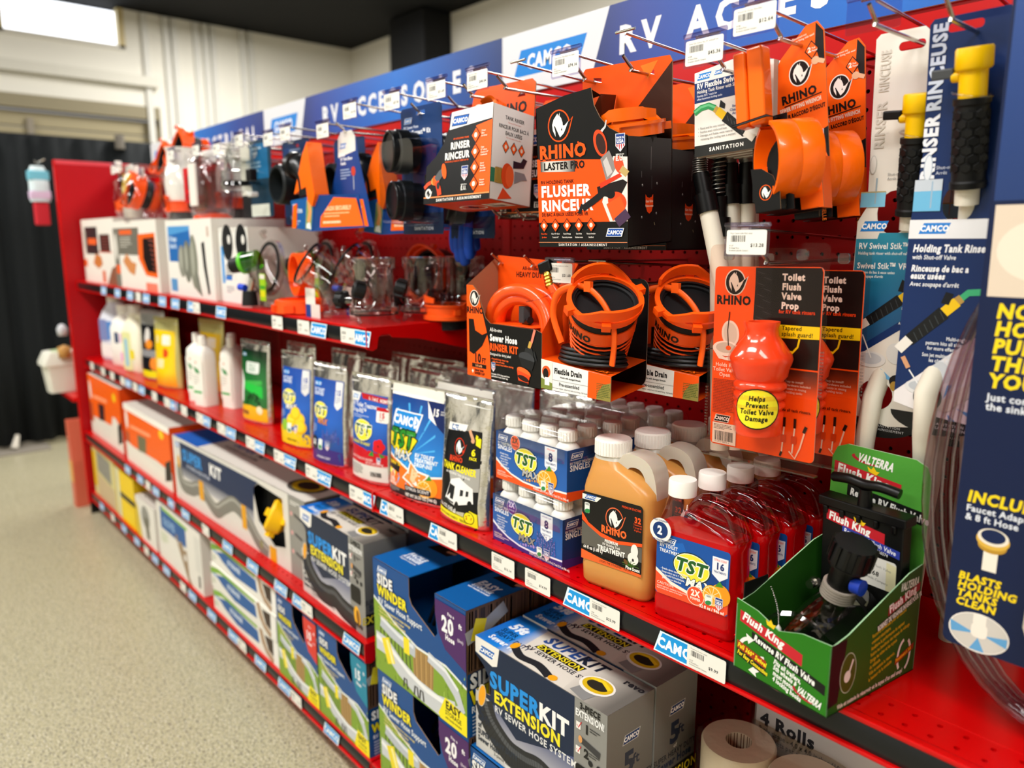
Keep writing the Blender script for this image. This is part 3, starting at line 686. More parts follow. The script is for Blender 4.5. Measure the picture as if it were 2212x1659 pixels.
    for a, c in ((36, 80), (74, 82), (34, 38), (72, 42)): s.e(a, c, 2, 2, '#6b6b6b', 8); s.e(a - .6, c + .5, .9, .9, '#d9d9d9', 6)
    s.ln([(66, 30), (68, 26)], .8, '#b0a078')
    s.build('end_print', t, **RT(W))
    c = Pr(); c.poly([(96, 190), (150, 244), (150, 142), (120, 142)], '#3b1a0c'); c.poly([(100, 244), (128, 248), (112, 225)], '#ff7a1c'); c.build('card_print', t, O=(0, D - .002, 0))
    f = MB(); clamp(f, .049, .014, ORP, Matrix.Translation((.112, .062, .146)) @ Matrix.Rotation(R(7), 4, 'X') @ Matrix.Rotation(R(60), 4, 'Z')); f.build('orange_clamp', t, smooth=40)
    return t
bl = blaster()
dup(bl, (.468, .125, 1.206), 3, 'black and orange tank flusher box hanging behind the front one, right of it, partly hidden')
hook(.501, 1.452, 'chrome double peg hook holding the flusher boxes, $74.16 ticket on its arm', '$74.16', 3, pr=[0, .088], tk=-.016, tkz=1.489, tk_y=.06, tk_top='Rinser (Camco, Rhino Blaster Pro, w/gate v')
hook(.374, 1.452, 'bare chrome scan hook between the tank rinser box and the flusher box', pr=[], tk=0, tkz=1.493)
hook(.592, 1.452, 'bare chrome scan hook above the flusher box without a ticket', pr=[], tk=0, tkz=1.496)
# ---------------------------------------------------------------- flexible swivel rinsers (white card, coil spring, white pipe)
IV = mat('#e6e0cf', .45)
def flex_rinser(label, x, y, pipe, first=False, dx=0):
    t = thing('flexible_tank_rinser', label, 'tank rinser', (x, y, 1.328), 0, 'flexible tank rinsers with white pipes', ry=-3)
    W, H = .098, .108; b = MB(); b.slab([(0, 0), (W, 0), (W, H - .003), (.06, H + .004), (.0, H - .002)], 0, .012, mat('#efebe2', .45), edge=mat('#b9b0a2', .7)); b.build('card', t)
    if first:
        p = Pr(); p.r(0, 0, 98, 14, '#2c2d2b'); p.t(49, 5, 4.4, 'SANITATION', '#f4f2ec', 2, al='c', sp=1); p.poly([(0, 68), (98, 68), (98, 93), (0, 93)], '#15336b'); p.camco(4, 96, 22, '#1f7fcf', None); p.camco(30, 98, 14, '#1f7fcf', None)
        p.t(4, 85.5, 6.2, 'RV Flexible Swivel Stik™', '#f4f2ec', 2, sx=.8); p.t(4, 79.5, 4, 'Holding Tank Rinser with Shut-off Valve', '#f4f2ec', 1, sx=.8); p.ts(4, 75, 2.4, ['Flexible 55½" reach for', 'offset basement holding tanks'], '#dfe3ee', 1, lead=1.6, sx=.85)
        p.ln([(0, 56), (10, 61), (22, 62), (32, 57)], 8, '#2e9b57'); p.ln([(0, 57), (10, 62), (22, 63), (32, 58)], 3, '#6cc98a'); p.ln([(31, 57), (36, 53)], 8, '#c9a24a'); p.ln([(35, 54), (48, 43)], 10, '#f2c418'); p.poly([(38, 58), (46, 54), (47, 60), (40, 66)], '#141414'); p.ln([(46, 45), (76, 20)], (13, 11), '#191a1b')
        for i in range(6): p.ln([(50 + i * 5, 45 - i * 4.2), (52 + i * 5, 38 - i * 4.2)], .8, '#4a4c4e'); p.l -= 1
        p.l += 1; p.ln([(75, 21), (88, 11)], 8, '#e8e2d4')
        p.e(82, 70, 9, 6, '#e2e0da'); p.r(72, 62, 92, 68, '#dedbd3'); p.ln([(82, 62), (82, 50)], 1.4, '#20386c'); p.r(76, 38, 94, 50, '#3f93cc'); p.poly([(76, 48), (94, 50), (94, 44), (76, 42)], '#8cc9ea'); p.ts(70, 54, 3, ['Rotary', 'Cleaning', 'Action'], '#2b4a8c', 1, al='r', lead=1.45)
        p.ts(6, 34, 2.6, ['•  Flared end for easy removal', '•  Stainless steel reinforced hose', '•  Dislodges and flushes waste material', '    remaining after holding tank is emptied'], '#3a3a3a', 0, lead=1.75, sx=.86)
        p.build('card_print', t)
    q = MB(); P = pipe
    q.tube([(P[0][0], .022, P[0][1]), (P[1][0], .022, P[1][1])], .0125, IV, 16, ry=1); q.build('white_pipe', t, smooth=50)
    d = Vector((P[0][0] - P[1][0], 0, P[0][1] - P[1][1])).normalized(); tp = Vector((P[0][0], .022, P[0][1]))
    k = MB(); k.cyl(tp - d * .004, tp + d * .022, .0155, BLACK, 16); k.cyl(tp + d * .022, tp + d * .05, .0115, BLACK, 14); k.build('black_collar', t, smooth=50)
    c = MB(); S0 = tp + d * .05; S1 = Vector((S0.x + .008, .018, 0.012)); n = 110; hp = []
    for i in range(n + 1):
        u = i / n; ctr = S0.lerp(S1, u) + Vector((-.004 * math.sin(PI * u), 0, 0)); a = u * 2 * PI * 11; hp.append(ctr + Vector((.0095 * math.cos(a), .0095 * math.sin(a), 0)))
    c.tube(hp, .0011, mat('#8b8a86', .3, .9), 5); c.tube([S0, S0.lerp(S1, .5) + Vector((-.004, 0, 0)), S1 + Vector((0, 0, .01))], .0078, mat('#141416', .3), 10); c.build('spring_hose', t, smooth=True)
    return t
flex_rinser('white card flexible rinser at the front, its white pipe leaning to the right', .685, .100, [(0.006, -.068), (.062, -.30)], True)
flex_rinser('second flexible rinser behind the front white card, straight pipe', .690, .118, [(.006, -.10), (.008, -.40)])
flex_rinser('third flexible rinser from the front, pipe just right of the leaning one', .694, .136, [(.008, -.056), (.02, -.40)])
flex_rinser('fourth flexible rinser, deep behind the white card stack', .700, .154, [(.016, -.056), (.012, -.40)])
flex_rinser('rearmost flexible rinser, pipe standing apart by the back panel', .655, .250, [(.006, -.052), (.008, -.40)])
w_ = MB(); w_.tube([(.681, .113, 1.075), (.70, .108, 1.073), (.722, .128, 1.075), (.70, .16, 1.077), (.682, .14, 1.076)], .0008, mat('#8d8a84', .3, .8), 5, closed=True); tag(w_.build('wire_tie', smooth=True), 'thin wire tie around the bundle of white pipes', 'tie')
hook(.737, 1.430, 'chrome hook for the flexible rinsers, with a $45.36 ticket', '$45.36', 4, tk=-.005, tkz=1.463, tk_y=.05, tk_top='Swivel Stik (Camco, flex, 24", w/shutoff valv')
# ---------------------------------------------------------------- sewer fitting wrench
def wrench():
    t = thing('sewer_wrench_pack', 'orange sewer wrench pack hanging in front, strap ring in a black tray', 'wrench', (.797, .128, 1.250), 0, None, ry=-7)
    OR = '#ff6208'; W, H = .068, .218; k = mat('#0b0b0c', .35)
    b = MB(); b.slab([(0, 0), (W, 0), (W, H - .012), (W - .008, H), (W - .022, H - .001), (.012, H - .03), (.002, H - .045)], 0, .0012, mat(OR, .35), edge=CARD); b.build('card', t)
    p = Pr(); p.poly([(0, 0), (68, 0), (68, 96), (42, 86), (20, 66), (0, 62)], '#121011'); p.poly([(58, 217), (67, 205), (67, 168), (60, 176), (56, 192)], '#15110f'); p.rhino(35, 165, 13.5, '#f6efe6', '#14110f', '#f6f1e8'); p.t(34, 135, 9.5, 'RHINO', '#171210', 2, al='c', sx=.95, rot=5); p.ln([(14, 130), (62, 136)], 1.2, '#201510')
    p.t(8, 123, 4.6, 'SEWER FITTING WRENCH', '#ffe7d0', 2, sx=.62, rot=5); p.t(10, 114, 4.6, 'POUR RACCORD D’ÉGOUT'.replace('’', "'"), '#2a120a', 2, sx=.62, rot=5)
    p.diamond(52, 187, 9, OR, '#15110f', OR); p.t(47, 185, 5.5, '2', '#fff2e4', 2); p.ts(52, 188, 2, ['Pack', 'Paquet'], '#fff2e4', 1, sx=.8); p.ts(28, 204, 2.4, ['Disconnect any', 'sewer fitting with ease!'], '#ffdcc0', 1, sx=.8, rot=6)
    p.e(56, 174, 5, 4.5, '#e6b48e'); p.ln([(58, 174), (67, 170)], 5, '#e6b48e'); p.e(24, 90, 8, 7, '#c98a62'); p.e(40, 94, 8, 7.5, '#dba47c'); p.ln([(43, 98), (52, 106)], 8, '#dba47c'); p.ln([(28, 68), (44, 80)], 11, '#6a6068'); p.e(44, 80, 6, 9, '#e85a28', rot=-30); p.e(43, 79, 4, 6.5, '#4a3d44', rot=-30)
    p.usa(53, 78, 15); p.t(58, 68, 4.2, 'É.U.', '#f4efe8', 2, al='c', sx=.8); p.t(57, 62, 4.6, 'UNIVERSAL / UNIVERSELLE', '#ff7a20', 1, rot=-90, sx=.9); p.build('card_print', t)
    tr = MB(); tr.slab([(-.022, .02), (.02, .0), (.03, .03), (.03, .118), (-.016, .118)], -.024, -.023, k, edge=CARD); tr.slab([(.012, 0), (.044, 0), (.044, .02), (.036, .040), (.022, .050), (.008, .052)], -.073, -.072, k, edge=CARD); tr.box(0, W, -.03, -.002, 0, .001, k); tr.box(.012, .044, -.073, -.002, 0, .001, k); tr.slab([(.044, 0), (W - .014, .0), (W - .014, .016), (.044, .020)], -.060, -.059, k)
    tr.slab([(W - .022, 0), (W + .006, 0), (W + .004, .06), (W - .006, .058), (W - .02, .042), (W - .024, .03)], -.030, -.029, mat(OR, .35), edge=CARD); tr.box(W, W + .001, -.03, 0, 0, .06, mat(OR, .35)); tr.build('tray', t)
    q = Pr(); q.t(-10, 112, 8, 'WRENCH', '#f2641a', 1, rot=-87, sx=1.05); q.build('tray_print', t, O=(0, -.0242, 0)); q = Pr(); q.rhino(26, 22, 8, OR, '#0b0b0c', '#f3efe8'); q.build('flap_print', t, O=(0, -.0731, 0))
    q = Pr(); q.rhino(60, 24, 7.5, '#f3efe8', '#17110f', '#f3efe8'); q.build('wing_print', t, O=(0, -.0301, 0))
    M = Matrix.Translation((.022, -.062, .060)) @ Matrix.Rotation(R(50), 4, 'Z') @ Matrix.Rotation(R(90), 4, 'Y')
    r = MB(); r0 = .044
    for a, b_ in ((0, .026), (.0262, .052)):
        r.lathe([(r0 - .003, a), (r0 + .001, a), (r0 + .0015, a + .001), (r0 + .0015, b_ - .001), (r0 + .001, b_), (r0 - .003, b_), (r0 - .003, a)], ORP, 40, M, caps=False, a0=R(-160), a1=R(160))
    for a in (-20, 30, 75): 
        T = M @ Matrix.Rotation(R(a), 4, 'Z'); r.box(r0 - .008, r0 - .002, -.006, .006, .0, .014, ORP, T)
    r.build('strap_ring', t, smooth=40)
    h = MB(); hm = Matrix.Translation((-.016, -.062, .105)) @ Matrix.Rotation(R(4), 4, 'Z')
    h.box(0, .016, 0, .022, 0, .088, ORP, hm); h.box(.0165, .037, 0.002, .024, 0, .09, ORP, hm); h.build('handle', t, bevel=.003, seg=3)
    z = MB(); z.tube([(-.018, -.066, .108), (.024, -.060, .112), (.026, -.034, .112), (-.016, -.036, .108)], .0016, BLACK, 6, closed=True); z.build('cable_tie', t, smooth=True)
    return t
wr = wrench()
dup(wr, (.800, .212, 1.244), 0, 'second orange sewer wrench pack, behind and right of the front one', ry=-5)
hook(.812, 1.452, 'chrome hook for the sewer wrench packs with a $12.64 ticket', '$12.64', 5, tk=-.010, tkz=1.484, tk_y=.045, tk_top='Wrench Set (Camco, RhinoFlex)')
# ---------------------------------------------------------------- long stick rinsers
def valve_grip(t, x, y, ztop, lean, tilt=11, lv=BLACK):
    """yellow valve + black textured grip + white tube, hung along -z from ztop"""
    M = Matrix.Translation((x, y, ztop)) @ Matrix.Rotation(R(tilt), 4, 'X') @ Matrix.Rotation(R(lean), 4, 'Y') @ Matrix.Rotation(PI, 4, 'X')
    YL = mat('#f6c400', .35)
    a = MB(); a.lathe([(.0, 0), (.0155, 0), (.0168, .002), (.0168, .019), (.0155, .021), (.0128, .022), (.0128, .048), (.0, .048)], YL, 20, M, caps=False)
    a.cyl((-.012, 0, .026), (-.019, 0, .026), .0055, YL, 12, M=M); a.build('yellow_valve', t, smooth=40)
    l = MB(); l.box(-.038, -.017, -.005, .005, .017, .027, lv, M); l.cyl((-.016, 0, .026), (-.021, 0, .026), .0048, lv, 10, M=M); l.build('lever', t, bevel=.0015)
    g_ = MB(); gm = M
    b = MB(); hexgrip(b, .0155, .0155, .047, .135, mat('#0c0d0e', .5)); g_.v = [tuple(gm @ Vector(p)) for p in b.v]; g_.f = b.f; g_.m = b.m; g_.ms = b.ms; g_.build('grip', t, smooth=35)
    u = MB(); u.cyl((0, 0, .13), (.0, 0, .152), .0115, IV, 16, M=M); u.build('tube', t, smooth=50)
    z = MB(); z.tube([tuple(M @ Vector((.0175 * math.cos(q), .0195 * math.sin(q), .044 + .004 * math.cos(q)))) for q in [2 * PI * i / 16 for i in range(16)]], .0012, clear('#ffffff', .9, .1), 6, closed=True); z.build('clear_tie', t, smooth=True)
def swivel():
    t = thing('swivel_stick_rinser', 'swivel stick rinser on a white and teal card with yellow valve', 'tank rinser', (.867, .188, .998), 0)
    P = [(.02, .002), (.06, -.006), (.098, .0), (.1, .03), (.1, .235), (.088, .262), (.084, .285), (.068, .455), (.062, .461), (.012, .461), (.007, .456), (.012, .285), (.012, .262), (.002, .245), (.0, .04), (.004, .015)]
    hole1 = [(.045 + .02 * math.cos(R(a)), .255 + .026 * math.sin(R(a))) for a in range(0, 360, 18)]; hole2 = [(.042 + .021 * math.cos(R(a)), .032 + .019 * math.sin(R(a))) for a in range(0, 360, 18)]
    hg = rr2(.034, .438, .064, .448, .0045, 3)
    b = MB(); b.slab(P, 0, .001, mat('#e9e4d8', .45), edge=mat('#d8d2c4', .6), holes=[hole1, hole2, hg]); b.build('card', t)
    p = Pr(); gt = grad([(0, '#0c2f5c'), (.45, '#115f8e'), (1, '#128aa6')], 2, .4, length=.17, off=.06)
    p.poly([(3, 70), (98, 152), (98, 231), (30, 231), (28, 224), (2, 224)], gt); p.poly([(3, 70), (98, 140), (98, 152), (3, 80)], '#0b2f66')
    p.camco(6, 233, 34, '#1f7fcf', None); p.t(6, 212, 7, 'RV Swivel Stik™', '#f2f3ee', 1, sx=.82); p.t(6, 205, 3.4, 'Holding tank rinser with shut-off valve', '#e6eeea', 1, sx=.75); p.t(6, 188, 7, 'Swivel Stik™ VR', '#f2f3ee', 1, sx=.82); p.ts(6, 182, 3.2, ['Rinceuse de bac à eaux usées', "avec soupape d'arrêt"], '#e6eeea', 1, sx=.78, lead=1.6)
    p.ln([(98, 178), (78, 164)], 9, '#4fb28a'); p.ln([(80, 166), (60, 150)], 11, '#f2c61a'); p.ln([(76, 164), (84, 170)], 10, '#c9a44a'); p.poly([(58, 162), (68, 160), (70, 172), (62, 176)], '#121212'); p.ln([(62, 152), (24, 122)], (14, 12), '#15181a'); p.ln([(25, 123), (4, 108)], 10, '#eeeae0')
    for i in range(6): p.ln([(56 - i * 5.5, 152 - i * 4.4), (60 - i * 5.5, 143 - i * 4.4)], .8, '#3a4246'); p.l -= 1
    p.l += 1; p.ts(96, 140, 3, ['Rotary cleaning head', 'reaches all corners', 'walls'], '#eef2ee', 1, al='r', lead=1.5, sx=.8); p.t(96, 122, 3, 'All brass moving parts', '#eef2ee', 1, al='r', sx=.8)
    p.e(32, 76, 19, 10, '#e2e2de'); p.e(32, 77, 14, 7, '#c3c8cc'); p.e(62, 86, 11, 13, '#dfdfda', rot=15); p.ln([(20, 106), (33, 78)], 1.6, '#f0f0ea'); p.ln([(10, 112), (18, 102)], 4, '#d29a72'); p.ln([(44, 62), (62, 52)], (9, 2), '#6fb0de'); p.e(72, 50, 15, 10, '#1a1a1c', rot=-18); p.e(64, 46, 5, 6, '#b9933c')
    p.ts(26, 330, 11, ['RINSER'], '#cfcabd', 1, rot=90, sx=1); p.t(26, 395, 11, 'RINCEUSE', '#d4cfc3', 1, rot=90, sx=.62)
    p.e(16, 312, 4, 11, '#c9c6be'); p.e(16, 312, 3.2, 10, '#ece8de'); p.ts(34, 298, 3.2, ['Shut-off', 'Arrêt'], '#8a8a86', 0, lead=1.6); p.r(4, 262, 34, 280, '#7fc0dd'); p.ln([(22, 296), (22, 266)], 1.6, '#9ab0bd'); p.r(4, 279, 34, 280.5, '#b8a878')
    p.build('card_print', t)
    f = MB(); f.slab(arc(.045, .0, .05, 180, 360, 14, .022), .0015, .0022, mat('#0c0c0d', .4)); f.build('card_foot', t); q = Pr(); q.ts(60, -8, 3, ['SANITATION', 'ASSAINISSEMENT'], '#d8d8d8', 0, al='c', sp=.5); q.build('foot_print', t, O=(0, .0013, 0))
    valve_grip(t, .073, -.026, .384, 3.5)
    l = MB(); l.tube([(.064, .012, .245), (.061, .015, .21), (.056, .015, .18), (.046, .014, .07), (.042, -.006, .03), (.037, -.006, -.02), (.028, .0, -.12), (.020, .0, -.28)], .0118, IV, 16); l.build('long_tube', t, smooth=50)
    return t
sw = swivel()
dup(sw, (.925, .262, .985), 0, 'second swivel stick rinser deeper behind, only its white tube showing')
hook(.922, 1.446, 'chrome hook for the swivel stick rinsers with an empty clear ticket holder', tk=-.018, tkz=1.48, tk_y=.115, holder=True)
def htr():
    t = thing('holding_tank_rinser', 'holding tank rinser on a dark blue card, right of the white one', 'tank rinser', (.960, .118, 1.028), 0)
    P = [(.0, .014), (.03, .006), (.078, .0), (.082, .03), (.088, .21), (.086, .25), (.078, .30), (.079, .415), (.076, .42), (.006, .42), (.002, .415), (.007, .285), (.004, .25), (.0, .21)]
    h1 = [(.047 + .016 * math.cos(R(a)), .232 + .02 * math.sin(R(a))) for a in range(0, 360, 18)]; h2 = [(.036 + .017 * math.cos(R(a)), .012 + .019 * math.sin(R(a))) for a in range(0, 360, 18)]; hg = rr2(.02, .404, .054, .413, .004, 3)
    h2 = [(x, max(z, .008)) for x, z in h2]
    b = MB(); b.slab(P, 0, .001, mat('#0f2a5c', .35), edge=mat('#3a5a8c', .5), holes=[h1, hg]); b.build('card', t)
    p = Pr(); p.poly([(0, 196), (87.5, 196), (88, 216), (0, 216)], '#e8e8ea'); p.camco(10, 201, 32, '#2a7fd0', None); p.poly([(0, 14), (40, 4), (78, 0), (82, 30), (84, 100), (0, 26)], '#e6e2e2')
    p.t(6, 182, 7.4, 'Holding Tank Rinser', '#f2f3f6', 2, sx=.74, sk=.12); p.t(6, 174, 4.6, 'with Shut-off Valve', '#eef0f4', 1, sx=.8, sk=.12); p.ts(6, 161, 6.4, ['Rinceuse de bac a', 'eaux usées'], '#f2f3f6', 2, sx=.76, sk=.12, lead=1.25); p.t(6, 145, 4.6, "Avec soupape d'arrêt", '#eef0f4', 1, sx=.8, sk=.12)
    p.ln([(56, 130), (66, 140), (87, 142)], 7, '#3fae77'); p.ln([(52, 127), (60, 134)], 9, '#b9934a'); p.ln([(42, 116), (56, 130)], 11, '#f2c61a'); p.poly([(40, 128), (48, 126), (52, 138), (44, 140)], '#101216'); p.ln([(44, 118), (10, 84)], (15, 13), '#121416'); p.ln([(11, 86), (0, 73)], 11, '#e8e4da')
    for i in range(6): p.ln([(40 - i * 5, 119 - i * 5), (45 - i * 5, 110 - i * 5)], .8, '#3a4246'); p.l -= 1
    p.l += 1; p.ts(81, 88, 3.8, ['Multi-angle spray', 'pattern hits all sides of tank', 'for more effective cleaning'], '#e8ecf2', 1, al='r', sx=.78, lead=1.5); p.ts(81, 69, 3.8, ['Son jet multiangle nettoie tous', 'les côtés du réservoir plus', 'efficacement que jamais'], '#e8ecf2', 1, al='r', sx=.74, lead=1.5)
    p.e(26, 34, 15, 8, '#dcdcdc'); p.e(26, 35, 11, 5.5, '#b9bec4'); p.e(48, 52, 9, 13, '#c9cdd2', rot=20); p.poly([(40, 40), (76, 44), (78, 30), (44, 22)], '#dfe0e2'); p.ln([(14, 52), (26, 36)], 1.6, '#e6e6e6'); p.ln([(6, 66), (13, 54)], 5, '#d29a72')
    p.ln([(58, 20), (84, 44)], 13, '#d4cfc4'); p.e(56, 18, 9, 7, '#dcd8cc', rot=40)
    for a in ([(52, 24), (55, 40), (60, 40)], [(50, 17), (26, 21), (27, 26)], [(58, 8), (60, -0), (66, 2)], [(66, 16), (82, 6), (82, 12)]): p.poly(a, '#5d9bd2'); p.l -= 1
    p.l += 1; p.e(36, 24, 15, 16, '#0b0b0c'); p.t(20, 258, 13, 'RINSER', '#e6e8ee', 2, rot=90, sx=.98); p.t(20, 328, 13, 'RINCEUSE', '#c8d0e0', 2, rot=90, sx=.92)
    p.e(14, 270, 4.5, 14, '#aab6c6'); p.e(14, 270, 3.6, 12.6, '#dfe4ea'); p.ts(22, 268, 3.4, ['Shut-off', 'Arrêt'], '#d4dae6', 0, lead=1.6); p.r(2, 225, 30, 246, '#6db6dc'); p.r(2, 246, 30, 258, '#c3ccd6'); p.ln([(20, 256), (20, 228)], 1.6, '#9ab6cc')
    p.build('card_print', t)
    f = MB(); f.slab(arc(.045, .004, .048, 180, 360, 14, .022), .0015, .0022, mat('#0c0c0d', .4)); f.build('card_foot', t); q = Pr(); q.ts(60, -6, 3, ['SANITATION', 'ASSAINISSEMENT'], '#d8d8d8', 0, al='c', sp=.5); q.build('foot_print', t, O=(0, .0013, 0))
    valve_grip(t, .058, -.030, .380, 1.0, lv=mat('#4a4d50', .35))
    l = MB(); l.tube([(.0565, .010, .240), (.055, .015, .21), (.053, .015, .18), (.040, .013, .06), (.037, -.008, .030), (.033, .008, -.02), (.030, .026, -.06), (.022, .045, -.15), (.016, .06, -.29)], .0118, IV, 16); l.build('long_tube', t, smooth=50)
    t.location = (.947, .150, 1.019); t.scale = (1.036,) * 3
    return t
ht = htr()
dup(ht, (.985, .19, 1.014), 0, 'second dark blue holding tank rinser, just behind the first')
dup(ht, (1.04, .235, 1.01), 0, 'rearmost dark blue holding tank rinser, mostly hidden at the right')
hook(.997, 1.436, 'chrome hook for the dark blue tank rinsers, ticket cropped by the frame', '$32.48', 2, tk=-.012, tkz=1.50, tk_y=.10)
# ---------------------------------------------------------------- wand rinser with coiled clear hose
def wand_pack():
    t = thing('wand_rinser_pack', 'navy card wand rinser with coiled clear hose at the right edge', 'tank rinser', (1.055, .062, .775), 0)
    NV = mat('#0b1b40', .32); b = MB(); b.slab(rr2(0, .03, .16, .70, .008, 4), 0, .0015, NV, edge=mat('#3a5a8c', .4)); b.build('card', t)
    p = Pr(); p.poly([(6, 392), (160, 392), (160, 478), (5, 478)], '#d9c8b4'); p.e(52, 436, 42, 30, '#e8d9c6'); p.e(70, 424, 26, 18, '#cdb59e'); p.poly([(3, 482), (160, 482), (160, 698), (3, 698)], grad([(0, '#0b2a5c'), (1, '#123f86')], 2, .32, length=.3, off=.4))
    p.ts(16, 372, 13, ['NO MORE', 'HOSE', 'PULLING', 'THROUGH', 'YOUR RV'], '#f2d21a', 2, sx=.95, sk=.1, lead=1.3); p.ts(16, 291, 7, ['Just connect to', 'the sink.'], '#e2e6ee', 1, lead=1.35)
    p.t(9, 186 - 0, 11, 'INCLUDES', '#f2d21a', 2, sx=.92, sk=.12); p.ts(9, 176, 6.5, ['Faucet Adapter', '& 8 ft Hose'], '#e2e6ee', 1, lead=1.4)
    p.r(29, 118, 42, 138, '#ece4d4'); p.e(36, 145, 13, 8, '#b98d2e'); p.e(36, 151, 15, 10, '#d9ae45'); p.e(36, 154, 14, 9, '#e6ddcc'); p.e(36, 155, 11, 7, '#10214a')
    p.ts(9, 103, 7.5, ['BLASTS', 'HOLDING', 'TANKS', 'CLEAN'], '#f2d21a', 2, sx=.98, sk=.15, lead=1.25)
    p.e(33, 50, 28, 21, '#f0eae2'); p.e(33, 50, 27, 20, '#cbc6be'); p.poly([(6, 56), (8, 44), (30, 49)], '#5f9fd0'); p.poly([(26, 31), (40, 31), (33, 45)], '#5f9fd0'); p.poly([(59, 43), (59, 53), (38, 49)], '#5f9fd0'); p.r(27, 60, 39, 70, '#efe6da'); p.rr(26, 45, 41, 61, 5, '#efe6da')
    p.build('card_print', t)
    wd = MB(); wd.cyl((.110, -.02, .68), (.095, -.02, .13), .013, IV, 18); wd.lathe([(.0, -.055), (.012, -.05), (.0165, -.038), (.0172, 0), (.0165, .002), (.0135, .004), (.013, .02)], IV, 20, Matrix.Translation((.093, -.02, .12)) @ Matrix.Rotation(R(2), 4, 'Y')); wd.build('wand', t, smooth=45)
    h = MB(); HC = clear('#e8d8de', .93, .05, 1.2)
    for k in range(4):
        P = []
        for i in range(40):
            a = 2 * PI * i / 40; rx = .133 - .005 * k; rz = .245 + .006 * k
            P.append((.098 + rx * math.cos(a), .016 + .011 * k + .003 * math.sin(3 * a), .21 + .004 * k + rz * math.sin(a) * (1 if math.sin(a) < 0 else 1.05)))
        h.tube(P, .0062, HC, 10, closed=True, up=(0, 1, 0))
    h.build('coiled_hose', t, smooth=True)
    return t
wand_pack()
hook(1.13, 1.455, 'chrome hook at the right edge carrying the wand rinser pack', tk=0, tkz=1.49, tk_y=.06, tipy=.03)
